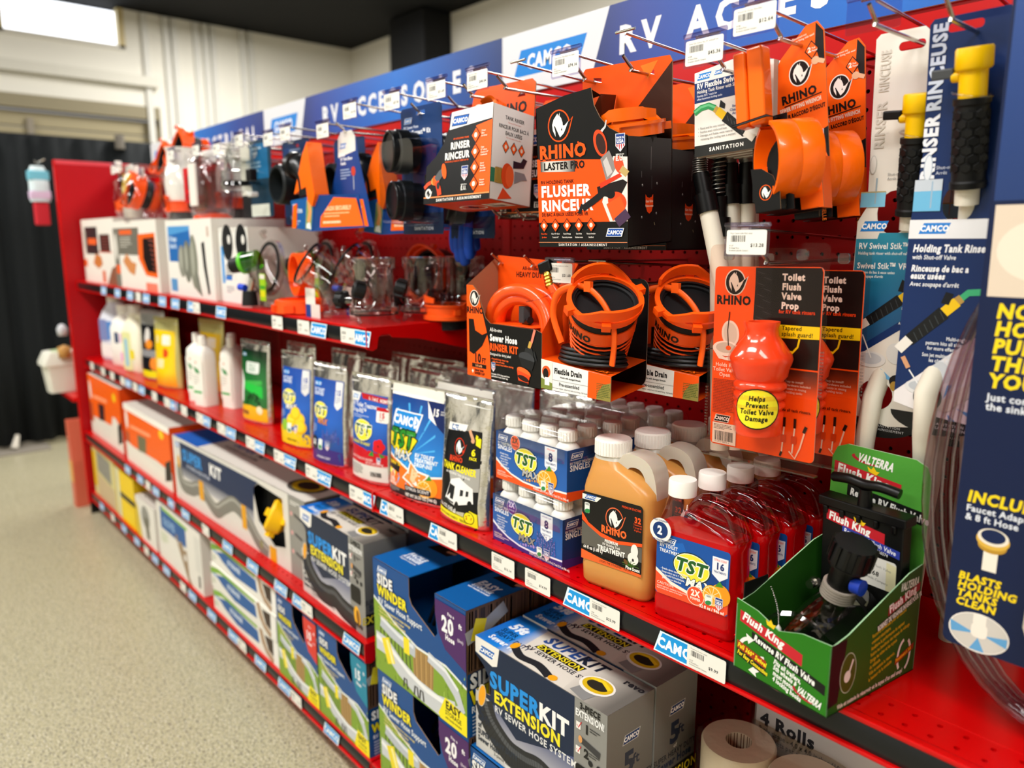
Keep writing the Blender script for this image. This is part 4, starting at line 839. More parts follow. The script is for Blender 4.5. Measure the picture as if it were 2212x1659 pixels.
# ---------------------------------------------------------------- toilet flush valve prop blister
def prop():
    t = thing('valve_prop_blister', 'orange and black blister pack with an orange bellows splash guard, in front', 'valve prop', (.737, .090, .945), 0, None, ry=-1)
    W, H = .148, .242; OR = '#ff5a0e'; K = mat('#0d0d0e', .35); b = MB(); b.slab(rr2(.0, .006, W, H, .006, 3), 0, .001, mat(OR, .38), edge=mat('#ddd5c8', .6)); b.build('card', t)
    p = Pr(); p.poly([(59, 241), (145, 241), (147, 236), (147, 120), (59, 120)], '#0e0e0f'); p.poly([(80, 118), (147, 118), (147, 84), (80, 84)], grad([(0, '#ff5a0e'), (.5, '#8a3410'), (1, '#0e0e0f')], 2, .38, length=.036, off=.085)); p.r(59, 84, 147, 122, '#0e0e0f') if False else None
    p.rhino(30, 222, 15, '#efe8dc', '#140f0d', '#efe8dc'); p.t(29, 194, 10.5, 'RHINO', '#160d08', 2, al='c', sx=.95)
    p.poly([(60, 241), (82, 241), (82, 176), (58, 176)], '#17181a'); p.r(61, 160, 80, 176, '#e6dfd2')
    for i in range(9):
        p.ln([(62 + 9 * (i % 2), 236 - i * 7), (72 + 9 * (i % 2), 233 - i * 7)], .8, '#3c3e40'); p.l -= 1
    p.l += 1; p.ts(96, 226, 7.6, ['Toilet', 'Flush', 'Valve', 'Prop'], '#f1ede6', 2, lead=1.5, sx=.95); p.t(93, 186, 4.4, 'for RV tank rinsers', '#e84a14', 1, sx=.88)
    p.poly([(78, 172), (147, 172), (147, 157), (78, 155)], '#f4e412'); p.ts(98, 166, 5, ['Tapered', 'splash guard!'], '#1a1a0a', 1, lead=1.45); p.ln([(122, 156), (120, 146), (112, 137)], 2.4, '#f4e412'); p.poly([(116, 140), (106, 131), (107, 142)], '#f4e412')
    p.e(26, 156, 13, 17, '#e6e0d6', rot=8); p.e(26, 156, 10, 14, '#d2ccc0', rot=8); p.e(20, 136, 20, 10, '#efe9e0'); p.e(20, 137, 15, 7, '#c9c2b6'); p.ln([(24, 184), (22, 160), (24, 138)], 1.6, '#3b2a22'); p.e(24, 137, 4, 3, OR); p.poly([(2, 132), (20, 124), (38, 130), (30, 120), (10, 122)], '#efe9e0')
    p.ts(20, 112, 4.8, ['Holds RV', 'Toilet Valve', 'Open'], '#ffe6d2', 1, al='c', lead=1.35); p.greek(3, 94, 34, 22, 2.1, '#a8381a', .5, 5); p.camco(6, 38, 24, '#121212', '#efe8dc'); p.r(4, 8, 40, 36, '#ece5d8'); p.greek(6, 33, 30, 4, 1.8, '#55504a', .45, 8); p.bars(7, 12, 28, 13); p.t(8, 9.4, 2.2, '0 14717 40075 6', '#333333', 0)
    p.ts(104, 102, 2.8, ['– Easy to install!', '   Hardware included.', '– Assists in rinsing', '   holding tanks'], '#e6dfd4', 0, lead=1.6); p.t(102, 66, 3.6, 'Fits all tank rinsers.', '#3a1408', 1, sx=.9)
    for cx in (108, 122): p.ln([(cx, 58), (cx, 46)], 3.4, '#1a1412'); p.ln([(cx, 46), (cx - 2, 14)], 1.8, '#efe4d6'); p.r(cx - 4, 26, cx + 3, 36, '#d8430a')
    p.ln([(136, 46), (130, 22), (124, 8), (116, 16)], 2, '#f6d9c4'); p.ln([(137, 50), (134, 42)], 4, '#1a1412'); p.ln([(106, 14), (104, 8)], 3, '#1a1412'); p.build('card_print', t)
    s = MB(); s.slab(rr2(-.006, -.008, W + .008, H + .028, .008, 3), -.0035, -.003, clear('#fff6f2', .97, .05, .12), holes=[rr2(.056, .25, .094, .259, .004, 3)]); 
    for a in (.016, .116): s.slab(rr2(a, H + .008, a + .014, H + .021, .004, 3), -.007, -.003, clear('#ffffff', .8, .08, 1.2))
    for z in range(14):
        s.box(-.006, -.003, -.006, -.0035, .03 + z * .004, .032 + z * .004, CLR2); s.box(W + .004, W + .007, -.006, -.0035, .09 + z * .004, .092 + z * .004, CLR2)
    s.box(-.006, W + .008, -.012, -.003, -.008, -.006, clear('#ffffff', .85, .06)); s.build('clear_shell', t)
    pr = [(.0, .038), (.026, .038), (.0275, .042), (.027, .046), (.0285, .050), (.029, .066), (.0262, .069), (.0305, .073), (.0305, .077), (.0265, .081), (.031, .085), (.031, .089), (.027, .093), (.0315, .097), (.0315, .101), (.0275, .105), (.032, .111), (.0335, .120), (.036, .126), (.0375, .132), (.036, .137), (.026, .152), (.0195, .160), (.0185, .168), (.0205, .174), (.0205, .177), (.017, .177), (.0165, .164)]
    M = Matrix.Translation((.086, -.024, 0)); g_ = MB(); g_.lathe(pr, mat('#ff4a1c', .35, coat=.3), 36, M, caps=False); g_.build('splash_guard', t, smooth=50)
    cl = MB(); cl.lathe([(r + .0022, z) for r, z in pr[1:-2]], clear('#fff4f0', .97, .05, .3), 36, M, caps=False, a0=R(180), a1=R(360)); cl.build('bubble', t, smooth=60)
    q = Pr(); q.e(14, 74, 27, 25, '#14140a'); q.e(14, 74, 25.5, 23.5, '#f2e02a'); q.ts(14, 84, 5.8, ['Helps', 'Prevent', 'Toilet Valve', 'Damage'], '#14140a', 2, al='c', lead=1.42, sk=.12, sx=.85)
    def fn(u, v, h):
        a = u / .031 - PI / 2; r = .0322 + h; return Vector((.086 + r * math.cos(a), -.024 + r * math.sin(a), v))
    q.build('round_sticker', t, fn=fn, cell=(.004, 0)); return t
pp = prop()
dup(pp, (.754, .158, .940), 0, 'second valve prop blister pack, behind and right of the front one', ry=-1)
hook(.812, 1.196, 'chrome hook for the valve prop blister packs, with a $13.28 ticket', '$13.28', 1, tk=-.008, tkz=1.236, tk_y=.05, tk_top='Prop (Camco toilet flush valve)')
# ---------------------------------------------------------------- hose rinser kit
def kit():
    t = thing('hose_rinser_kit', 'orange and black open box with a coiled orange rinser hose', 'box', (.318, .0, 1.0), 0)
    W, D = .18, .088; OR = mat('#f4520a', .4); K = mat('#0d0d0e', .36); b = MB()
    fp = [(0, 0), (W, 0), (W, .085), (.168, .089), (.06, .09), (.048, .098), (.038, .118), (.028, .14), (.016, .149), (0, .149)]
    b.slab(fp, 0, .0012, K, edge=CARD); b.slab([(-.024, 0), (W - .012, 0), (W - .012, .185), (-.016, .195), (-.024, .195)], D - .001, D, OR, edge=CARD)
    b.add([(0, 0, 0), (-.024, D, 0), (-.024, D, .195), (0, 0, .149)], [(0, 1, 2, 3)], mat('#b08a68', .8)); b.add([(W, 0, 0), (W - .012, D, 0), (W - .012, D, .185), (W, 0, .085)], [(0, 1, 2, 3)], OR); b.box(0, W, 0, D, 0, .001, K); b.build('carton', t)
    p = Pr(); p.poly([(0, 0), (62, 0), (58, 55), (50, 80), (40, 108), (29, 138), (16, 149), (0, 149)], '#ff5a0c'); p.rhino(20, 128, 12, '#efe6da', '#130e0c', '#efe6da'); p.t(22, 104, 9.5, 'RHINO', '#150d0a', 2, al='c', sx=.9); p.poly([(5, 94), (18, 94), (22, 76), (40, 70), (56, 76), (40, 52), (18, 36), (6, 40)], '#120c0a'); p.t(28, 24, 14, '10', '#150d0a', 2, al='c', sx=.8); p.t(39, 24, 8, 'FT', '#150d0a', 2, sx=.75); p.r(13, 15, 50, 21.5, '#150d0a'); p.t(31, 16.5, 3.4, '5.0 in/lb', '#ffb07a', 1, al='c'); p.t(12, 4.5, 7, '+', '#fff0e0', 2); p.ts(20, 9, 4, ['Sewer hose', 'RINSER CAP'], '#2a120a', 2, sx=.75, lead=1.35)
    p.t(60, 78, 5.6, 'All-in-one', '#e6e2dc', 1, sx=.85); p.t(60, 63, 10, 'Sewer Hose', '#f6f3ee', 2, sx=.82); p.t(60, 48, 10.5, 'RINSER KIT', '#ff5a14', 2, sx=.8); p.t(60, 40, 3.8, 'Designed for dirty jobs!', '#e6e2dc', 1, sx=.9); p.ts(63, 33, 2.8, ['– Powerful hose rinser cap', '   with shut-off valve', '– Rinse sewer hose before storing'], '#ff6a2a', 1, lead=1.5, sx=.9); p.usa(64, 14, 14); p.ts(64, 8.5, 2.7, ['Includes 10 ft clean-out hose', 'and sewer hose rinser cap'], '#f4efe8', 1, lead=1.4, sx=.9)
    p.ln([(166, 89), (160, 72), (154, 60)], 5, '#e8836a'); p.ln([(157, 70), (153, 60)], 6, '#c9a24a'); p.poly([(146, 60), (160, 60), (164, 48), (140, 48)], '#26282a'); p.e(148, 44, 18, 9, '#3a3c3f', rot=-8); p.poly([(131, 44), (166, 40), (160, 26), (138, 30)], '#1a1b1d'); p.ln([(164, 56), (170, 42)], 3, '#26282a'); p.e(142, 22, 16, 6, '#ff6a2a', rot=-14); p.poly([(126, 24), (156, 18), (152, 4), (130, 6)], '#e8481a'); p.e(141, 12, 13, 4, '#2a1410', rot=-12); p.poly([(126, 8), (152, 6), (150, 0), (128, 0)], '#161616')
    p.build('front_print', t)
    c = Pr(); c.t(40, 172, 6, 'All-in-one', '#2a1008', 1); c.t(24, 160, 8.5, 'HEAVY DUTY', '#20100a', 1, sx=.9); c.t(118, 158, 9, 'RUGGED', '#20100a', 1, rot=-62); c.build('card_print', t, O=(0, D - .0012, 0))
    h = MB(); OH = mat('#ff5314', .28, coat=.4)
    for k, (rr, yy) in enumerate(((.068, .028), (.055, .034), (.066, .056))):
        P = [(.098 + rr * math.cos(R(a)), yy + .006 * math.sin(R(a * 2)), .076 + rr * math.sin(R(a))) for a in range(-40, 215, 8)]; h.tube(P, .0105, OH, 14, up=(0, 1, 0))
    h.tube(spline([(.16, .06, .06), (.166, .056, .1), (.160, .052, .135), (.150, .05, .152)], 6), .0095, OH, 12); h.build('orange_hose', t, smooth=True)
    f = MB(); M = Matrix.Translation((.150, .05, .148)) @ Matrix.Rotation(R(-18), 4, 'Y')
    f.lathe([(.0085, 0), (.0095, .002)] + [(.0095 + .0012 * (i % 2), .002 + i * .0026) for i in range(9)] + [(.0085, .026)], mat('#b98f35', .25, 1), 16, M); f.build('brass_fitting', t, smooth=40)
    kb = MB(); kb.box(-.014, .014, -.009, .009, .025, .043, BLACK, M); kb.build('black_cap', t, bevel=.003)
    rc = MB(); rc.cyl((.1, .04, .092), (.1, .04, .118), .011, mat('#3a3b3d', .5), 6); rc.cyl((.1, .04, .09), (.122, .03, .098), .006, BLACK, 12); rc.box(.05, .15, .012, .07, .088, .0895, OR); rc.build('rinser_cap', t, bevel=.001)
    r_ = Pr(); r_.t(28, 26, 7, 'RINSER CAP', '#2a1008', 2, sx=.9); r_.build('flap_print', t, O=(.05, .012, .0896), U=(1, 0, 0), V=(0, 1, 0)) if False else None
    z = MB(); z.tube([(.132, .012, .128), (.152, .02, .132), (.165, .06, .150), (.150, .07, .14)], .001, clear('#ffffff', .85, .1), 5, closed=True); z.build('plastic_tie', t, smooth=True); return t
kit()
hook(.307, 1.184, 'chrome prong hook through the left slot of the hose rinser kit', arm=False)
hook(.390, 1.182, 'chrome double hook behind the hose rinser kit with a $21.68 ticket', '$21.68', 2, tk=.098, tkz=1.190, tk_y=.05, tk_top='Seal (Camco, Rhino, flexible 3-in-1 w/hand')
# ---------------------------------------------------------------- flexible drain
def drain():
    t = thing('flexible_drain', 'flexible drain hose with orange clamp on an orange tray, left of the pair', 'drain hose', (.498, .0, 1.003), 0)
    W, D = .138, .105; OR = mat('#f4560a', .4); K = mat('#0d0d0e', .36); b = MB()
    b.slab([(0, 0), (W, 0), (W, .035), (0, .044)], 0, .0012, mat('#ecebe8', .42), edge=CARD); b.slab(rr2(-.022, .005, W - .024, .162, .014, 4), D - .0012, D, K, edge=mat('#8a7a6a', .7))
    b.add([(0, 0, .044), (W, 0, .035), (W - .024, D, .045), (-.022, D, .05)], [(0, 1, 2, 3)], OR); b.add([(0, 0, .0), (W, 0, .0), (W - .024, D, .006), (-.022, D, .006)], [(3, 2, 1, 0)], OR); b.add([(0, 0, 0), (-.022, D, .005), (-.022, D, .16), (0, 0, .044)], [(0, 1, 2, 3)], OR)
    b.build('tray', t)
    p = Pr(); p.poly([(95, 0), (138, 0), (138, 35), (96, 37.5)], OR); p.poly([(112, 0), (138, 0), (138, 26), (124, 22), (114, 10)], '#8f8540'); p.greek(112, 22, 26, 9, 2.4, '#4f5a22', .5, 4); p.t(28, 26, 7.6, 'Flexible Drain', '#141414', 2, sx=.78); p.t(40, 20, 2.6, 'Works with damaged threads', '#2a2a2a', 1, sx=.85); p.r(24, 15.5, 96, 16.2, '#a8a8a6'); p.t(38, 8.4, 5, 'Pre-assembled', '#4a4a4a', 1, sx=.9); p.t(24, 3.5, 2.2, '3-in-1 sewer adapter · sealed hose with swivel fitting · Pull handle'.replace('·', '-'), '#333333', 0, sx=.82); p.poly([(0, 0), (24, 0), (24, 42), (0, 44)], '#e8e4d8'); p.poly([(0, 0), (24, 0), (24, 10), (0, 16)], '#7d8a3e'); p.e(11, 26, 9, 9, '#f0561a'); p.e(10, 23, 6, 8, '#1c1513'); p.r(8, 6, 18, 18, '#f0f0ee')
    p.build('front_print', t)
    q = Pr(); q.t(96, 4, 9, 'FLEX', '#ff6a10', 2, sk=.2, sx=1.0, out='#1a0d06'); q.build('flap_print', t, O=(.0, .0, .0448), U=(1, 0, -.055), V=(0, 1, .06))
    c = Pr(); c.poly([(-22, 5), (0, 5), (20, 100), (24, 160), (-10, 162), (-22, 150)], '#f4560a'); c.rhino(8, 132, 13, '#f4e4d4', '#181010', '#cfc8be'); c.t(-4, 104, 9, 'RHINO', '#1a0f0a', 2, sx=.85); c.t(44, 152, 5, 'Ready to use!', '#a03810', 1); c.build('card_print', t, O=(0, D - .0014, 0))
    A = Vector((.068, .050, .054)); Bx = Vector((.106, .018, .122)); d = (Bx - A).normalized(); M = Matrix.Translation(A) @ d.to_track_quat('Z', 'Y').to_matrix().to_4x4(); Ln = (Bx - A).length
    h = MB(); pf = []
    for i in range(29): pf.append((.036 + .006 * i / 28 + (.0018 if i % 4 in (1, 2) else 0), Ln * .72 * i / 28))
    h.lathe(pf, mat('#141415', .3), 32, M, caps=False); h.build('black_hose', t, smooth=50)
    s = MB(); P = []
    for i in range(7 * 24 + 1):
        a = 2 * PI * i / 24; u = i / (7 * 24); r = .0395 + .006 * u; P.append(M @ Vector((r * math.cos(a), r * math.sin(a), Ln * .72 * u)))
    s.tube(P, .0014, mat('#ff5a1a', .35), 6); s.build('orange_spiral', t, smooth=True)
    e = MB(); e.lathe([(.045, Ln * .72), (.047, Ln * .72), (.0475, Ln * .95), (.045, Ln * .95)], mat('#f75a14', .35), 36, M, caps=False); e.lathe([(.0455, Ln * .94), (.0465, Ln * 1.2), (.042, Ln * 1.2)], MBLACK, 36, M, caps=False); e.build('orange_cuff', t, smooth=40)
    n_ = Pr(); n_.t(0, 2, 10, 'RHINO', '#1a0f08', 2)
    def fn(u, v, hh):
        a = u / .0475 + PI * 1.02; r = .0476 + hh; return M @ Vector((r * math.cos(a), r * math.sin(a), Ln * .72 + v))
    n_.build('cuff_print', t, fn=fn, cell=(.004, 0))
    cl = MB(); clamp(cl, .050, .008, mat('#ff5a10', .32), M @ Matrix.Translation((0, 0, Ln * 1.12)) @ Matrix.Rotation(R(40), 4, 'Z')); cl.build('orange_clamp', t, smooth=40)
    bs = MB()
    for i in range(4): bs.lathe([(.0, .0), (.052 - .0015 * i, .0), (.054 - .0015 * i, .0025), (.052 - .0015 * i, .005), (0, .005)], mat('#111213', .4), 36, Matrix.Translation((.075, .03, .044 + i * .0058)) @ Matrix.Diagonal((1.15, .62, 1, 1)), caps=False)
    bs.box(.012, .04, .05, .075, .064, .09, mat('#111213', .4)); bs.build('black_seal', t, smooth=40)
    st = MB(); st.tube(spline([(.03, .012, .07), (.016, .008, .11), (.03, .004, .142), (.066, .002, .154), (.098, .0, .150), (.128, -.002, .128), (.142, .0, .095), (.136, .004, .05)], 7), .0035, mat('#ff6214', .35), 8, ry=1.5); st.box(.088, .100, -.004, .002, .148, .162, mat('#ff6214', .35)); st.build('pull_strap', t, smooth=60)
    return t
dn = drain()
dup(dn, (.566, .105, 1.0), 0, 'second flexible drain hose on its orange tray, behind and right of the first')
hook(.563, 1.158, 'bare chrome hook above the flexible drain hoses', pr=[0], tk=-.013, tkz=1.19, tk_y=.06)
# ---------------------------------------------------------------- blue gloves
def glove(label, x, y, z, rz):
    t = thing('rubber_glove', label, 'glove', (x, y, z), rz, 'blue rubber gloves'); BL = mat('#0f49b8', .5); b = MB()
    for i, (dx, ln, r) in enumerate(((-.036, .075, .0095), (-.012, .092, .0105), (.012, .098, .0105), (.035, .086, .0095))):
        P = [(dx * .75, 0, .03), (dx, -.004, -.01), (dx * 1.05, -.008, -ln * .6), (dx * 1.05, -.005, -ln + .006), (dx * 1.05, -.004, -ln)]; b.tube(spline(P, 4), [r * (1.1 if k < 12 else max(.25, 1 - (k - 12) * .17)) for k in range(17)], BL, 12)
    b.tube(spline([(-.03, -.012, .08), (-.052, -.02, .05), (-.056, -.022, .01)], 5), [.013, .013, .013, .012, .012, .012, .011, .011, .010, .008, .005], BL, 12)
    b.loft([rrect(w_, d_, d_ * .45, 4, 0, 0, zz) for w_, d_, zz in ((.086, .022, .015), (.092, .028, .05), (.084, .03, .1), (.07, .03, .15), (.078, .03, .155))], BL); b.build('hand', t, smooth=60)
    return t
glove('blue rubber glove hanging fingers down, nearest below the tank rinser box', .100, .165, 1.270, -15)
glove('blue rubber glove hanging fingers down, behind the nearest one', .03, .235, 1.285, -15)
hook(.085, 1.475, 'chrome hook holding the blue gloves', tk=.08, tkz=1.5, arm=False, tipy=.14)
hook(.26, 1.262, 'short bare chrome hook left of the flusher box bottom', pr=[0], tk=0, tkz=1.268, tk_y=.12, tipy=.10); hook(.325, 1.258, 'short bare chrome hook right of its twin below the boxes', pr=[0], tk=0, tkz=1.264, tk_y=.12, tipy=.10)
# ---------------------------------------------------------------- foil pouches
ZS = .7142
def pouch(label, loc, rz, w, h, T, pr, group=None, name='foil_pouch', body=FOIL, top=.028, lean=0, seed=1, cell=(.0085, .0085), wr=1.0):
    t = thing(name, label, 'pouch', loc, rz, group, rx=lean)
    def prof(u, v):
        a = max(0, 1 - (2 * u / w - 1) ** 2); q = v / h
        k = (max(0, 1 - q) ** .75) * (1 - .25 * max(0, .18 - q) / .18)
        nz = noise.noise(Vector((u * 18 + seed * 7, v * 13, seed))) * .0028 * wr + noise.noise(Vector((u * 55, v * 22 + seed, seed * 3))) * .0012 * wr
        return T / 2 * (a ** .55) * k + nz * (.3 + .7 * min(1, a * 3)) + .0012
    def inset(u, v):
        q = v / h; return u + (u / w - .5) * -2 * w * .018 * math.sin(PI * min(1, q * 1.15))
    nu, nv = 20, 28; b = MB(); V = []; F = []
    for sgn in (-1, 1):
        for j in range(nv + 1):
            for i in range(nu + 1):
                u = w * i / nu; v = h * j / nv; V.append((inset(u, v), sgn * (prof(u, v) if 0 < i < nu else .0008), v))
    n1 = (nu + 1) * (nv + 1)
    for j in range(nv):
        for i in range(nu):
            a = j * (nu + 1) + i; F.append((a, a + 1, a + nu + 2, a + nu + 1)); F.append((n1 + a + 1, n1 + a, n1 + a + nu + 1, n1 + a + nu + 2))
        for i in (0, nu):
            a = j * (nu + 1) + i; F.append((a, a + nu + 1, n1 + a + nu + 1, n1 + a) if i == 0 else (a + nu + 1, a, n1 + a, n1 + a + nu + 1))
    for i in range(nu): F.append((i + 1, i, n1 + i, n1 + i + 1)); a = nv * (nu + 1) + i; F.append((a, a + 1, n1 + a + 1, n1 + a))
    b.add(V, F, body); b.build('pouch_body', t, smooth=True)
    z = MB(); z.box(.002, w - .002, -.0035, .0035, h - top * .55, h - top * .45, mat('#d9d8d2', .35)); z.build('zip_strip', t, bevel=.001)
    z = MB(); z.box(.0, w, -.0012, .0012, h - .004, h + .004, body); z.build('top_seal', t)
    if pr:
        def fn(u, v, hh): return Vector((inset(u, v), -(prof(u, v) + hh + .0003), v))
        o = pr.build('front_print', t, fn=fn, cell=cell, rough=.28, base=.0007); o.data.polygons.foreach_set('use_smooth', [True] * len(o.data.polygons))
    return t
def art_citrus():
    p = Pr(); p.poly([(4, 8), (176, 8), (172, 205), (8, 205)], grad([(0, '#0a3f8a'), (.35, '#1f8fdb'), (.6, '#1673c8'), (1, '#0b3f8c')], 2, .28, length=.2)); p.poly([(8, 204), (172, 204), (171, 226), (9, 226)], '#e9e5d8')
    for a in range(16):
        q = [.2 + a * .39, .26 + a * .39]; L = [min(62 / max(.2, abs(math.cos(v))), 96 / max(.2, abs(math.sin(v))) if math.sin(v) > 0 else 70 / max(.2, abs(math.sin(v))), 100) for v in q]; p.poly([(86, 96)] + [(86 + L[m] * math.cos(q[m]), 96 + L[m] * math.sin(q[m])) for m in (0, 1)], '#4fb0ea'); p.l -= 1
    p.l += 1; p.poly([(4, 20), (176, 20), (176, 62), (110, 52), (52, 70), (4, 82)], '#f2701c'); p.poly([(4, 81), (52, 69), (110, 51), (176, 60), (176, 64), (110, 55), (52, 73), (4, 85)], '#f4efe4'); p.r(4, 6, 176, 20, '#17181c')
    p.poly([(118, 204), (172, 204), (172, 142), (150, 160)], '#12245c'); p.poly([(118, 204), (150, 160), (126, 172)], '#f3f1ec'); p.t(136, 178, 13, '15', '#f6f4ee', 2, sx=.85); p.ts(158, 186, 3, ['TOTAL', 'DROP-INS'], '#f6f4ee', 1, sx=.8)
    p.camco(14, 140, 92, '#1b87d4', '#f2f4f4'); p.poly([(4, 130), (70, 142), (104, 124), (80, 92), (40, 86), (4, 100)], '#1f3f1c'); p.poly([(4, 127), (70, 139), (100, 123), (78, 95), (42, 89), (4, 103)], '#f2d91c'); p.t(8, 104, 32, 'TST', '#2c8a2c', 2, sk=.18, sx=.95, out='#0f2a12'); p.t(26, 80, 17, 'MAX', '#dfe0de', 2, sk=.18, out='#18181a'); p.ts(96, 92, 7, ['RV TOILET', 'TREATMENT', 'DROP-INS'], '#eef6fb', 2, sk=.15, lead=1.3, sx=.95, al='l')
    p.poly([(4, 76), (52, 66), (48, 50), (4, 56)], '#15161a'); p.t(6, 64, 7, 'ELIMINATING', '#f2c81a', 2, sx=.68); p.poly([(4, 55), (36, 50), (32, 40), (4, 44)], '#f3e71a'); p.t(5, 46, 4.5, 'ODOR CLEARER', '#222', 1, sx=.7) if False else None
    p.poly([(84, 82), (110, 66), (140, 62), (122, 46), (112, 22), (86, 36), (62, 44), (78, 60)], '#f6f2ec'); p.poly([(86, 78), (108, 63), (133, 59), (118, 45), (109, 27), (88, 39), (68, 46), (82, 60)], '#f08a3c'); p.poly([(92, 70), (112, 58), (106, 46), (96, 40), (88, 46)], '#f9c79a')
    p.orange(126, 32, 18); p.e(24, 44, 8, 9, '#f3efe6'); p.e(24, 44, 6.4, 7.2, '#f2701c'); p.ln([(24, 44), (24, 50)], 1.3, '#f3efe6'); p.ts(24, 30, 6, ['LONG', 'LASTING'], '#fbe6d4', 2, al='c', lead=1.25, sx=.85); p.rr(70, 20, 142, 32, 5, '#14172a'); p.t(106, 23.5, 6, 'CITRUS SCENT', '#f3f1ec', 1, al='c', sp=.3); p.t(72, 10, 6, 'NET WT 26.25 OZ (744 G)', '#e9e6de', 2, sx=.75); p.greek(8, 17, 50, 3, 3, '#9a9a9a'); return p
def art_tank():
    p = Pr(); p.poly([(14, 22), (116, 30), (112, 176), (22, 170), (20, 120)], '#101113'); p.poly([(22, 168), (74, 172), (76, 184), (24, 182)], '#eeeae2'); p.camco(28, 170, 28, '#1f5f9c', None); p.poly([(50, 60), (116, 70), (115, 112), (40, 96)], '#a6a49c'); p.poly([(44, 98), (116, 120), (116, 126), (40, 106)], '#101113')
    p.rhino(62, 142, 15, '#d8381c', '#101113', '#f2f0ea'); p.t(56, 115, 9, 'RHINO', '#e2401c', 2, sk=-.05, al='c', sx=.75); p.t(64, 98, 11.5, 'TANK CLEANER', '#f2e21a', 2, al='c', sx=.66, rot=-3); p.t(64, 90, 4.2, 'RV HOLDING TANK DROP-INS', '#f2f0ea', 1, al='c', sx=.72, rot=-4)
    p.poly([(88, 176), (112, 176), (112, 128), (98, 136)], '#101113'); p.t(98, 132, 12, '6', '#f2e21a', 2, al='c'); p.t(98, 124, 5, 'PACK', '#f2e21a', 2, al='c', sx=.8); p.poly([(97, 172), (113, 164), (113, 148), (100, 152)], '#f2e21a'); p.ln([(84, 176), (96, 158)], 6, '#d6a07a'); p.e(95, 158, 5, 4, '#d6a07a')
    p.poly([(36, 46), (48, 82), (70, 88), (104, 74), (108, 48), (62, 36)], '#eceae4'); p.poly([(40, 50), (46, 74), (62, 70), (58, 46)], '#1b1c1e'); p.poly([(76, 56), (84, 58), (84, 68), (76, 68)], '#26282a'); p.poly([(90, 58), (96, 59), (96, 68), (90, 68)], '#26282a'); p.e(68, 38, 6, 7, '#141414'); p.e(100, 46, 5, 6, '#141414'); p.ln([(38, 46), (60, 40)], 3, '#4a4a4a')
    p.t(20, 30, 6.5, '8.6 OZ (240 g)', '#e4e2da', 2, sx=.72, rot=-7); p.poly([(14, 12), (116, 4), (116, 30), (100, 34), (84, 18), (14, 26)], '#f2e81a'); p.t(18, 15, 4.6, 'FOR HOLDING TANKS & SENSORS', '#26260c', 1, sx=.68, rot=-5); p.e(98, 20, 12, 12, '#1c1c10'); p.e(98, 20, 10.6, 10.6, '#f2e81a'); p.t(98, 17, 6.5, '24hr', '#c2281c', 2, al='c', sx=.7); return p
def art_hib():
    p = Pr(); p.poly([(6, 66), (124, 66), (122, 190), (8, 190)], grad([(0, '#0e2f86'), (.5, '#1a62c2'), (1, '#1a4fae')], 2, .3, length=.13, off=.06)); p.poly([(6, 42), (124, 40), (124, 66), (64, 74), (6, 78)], '#c41220'); p.r(6, 8, 124, 42, '#dedbd4'); p.poly([(40, 190), (122, 186), (122, 174), (46, 178)], '#b8141c'); p.t(66, 178, 6.4, 'ULTRA CONCENTRATED', '#f6f0ec', 2, sx=.7, rot=-2); p.poly([(4, 190), (40, 190), (32, 172), (4, 170)], '#eceae4'); p.camco(8, 176, 24, '#2a86cc', None)
    p.ts(8, 160, 9.5, ['RV Toilet Treatment', 'Drop-INS™'], '#f2f4f6', 1, lead=1.3, sx=.72); p.greek(12, 141, 66, 2, 4, '#b9c8e6'); p.tst(50, 112, 68, None); p.rr(92, 134, 126, 166, 4, '#f2efe8'); p.r(92, 158, 126, 166, '#c2121e'); p.t(109, 144, 11, '15', '#c41a22', 2, al='c'); p.greek(96, 140, 26, 2, 3, '#8a6a6a'); p.t(44, 82, 6.5, 'So Simple! ¡Tan simple!'.replace('¡', ''), '#f0e44a', 1, al='c', sx=.75, sk=.3)
    for a in range(5): p.e(104 + 8 * math.cos(a * 1.256), 84 + 8 * math.sin(a * 1.256), 8, 8, '#d8141e'); p.l -= 1
    p.l += 1; p.e(104, 84, 3, 3, '#7a0a10'); p.poly([(88, 74), (76, 62), (92, 62)], '#2c8a34'); p.poly([(104, 70), (120, 64), (110, 60)], '#2c8a34'); p.usa(100, 46, 14); p.t(12, 50, 5, 'KEEP OUT OF REACH OF CHILDREN', '#f3c8c4', 1, sx=.62); p.greek(12, 36, 48, 6, 4, '#8a8882'); p.bars(82, 18, 28, 10); p.t(70, 44, 4, 'NET WT. 26.25 OZ (744 g)', '#f3d8d4', 1, sx=.65); return p
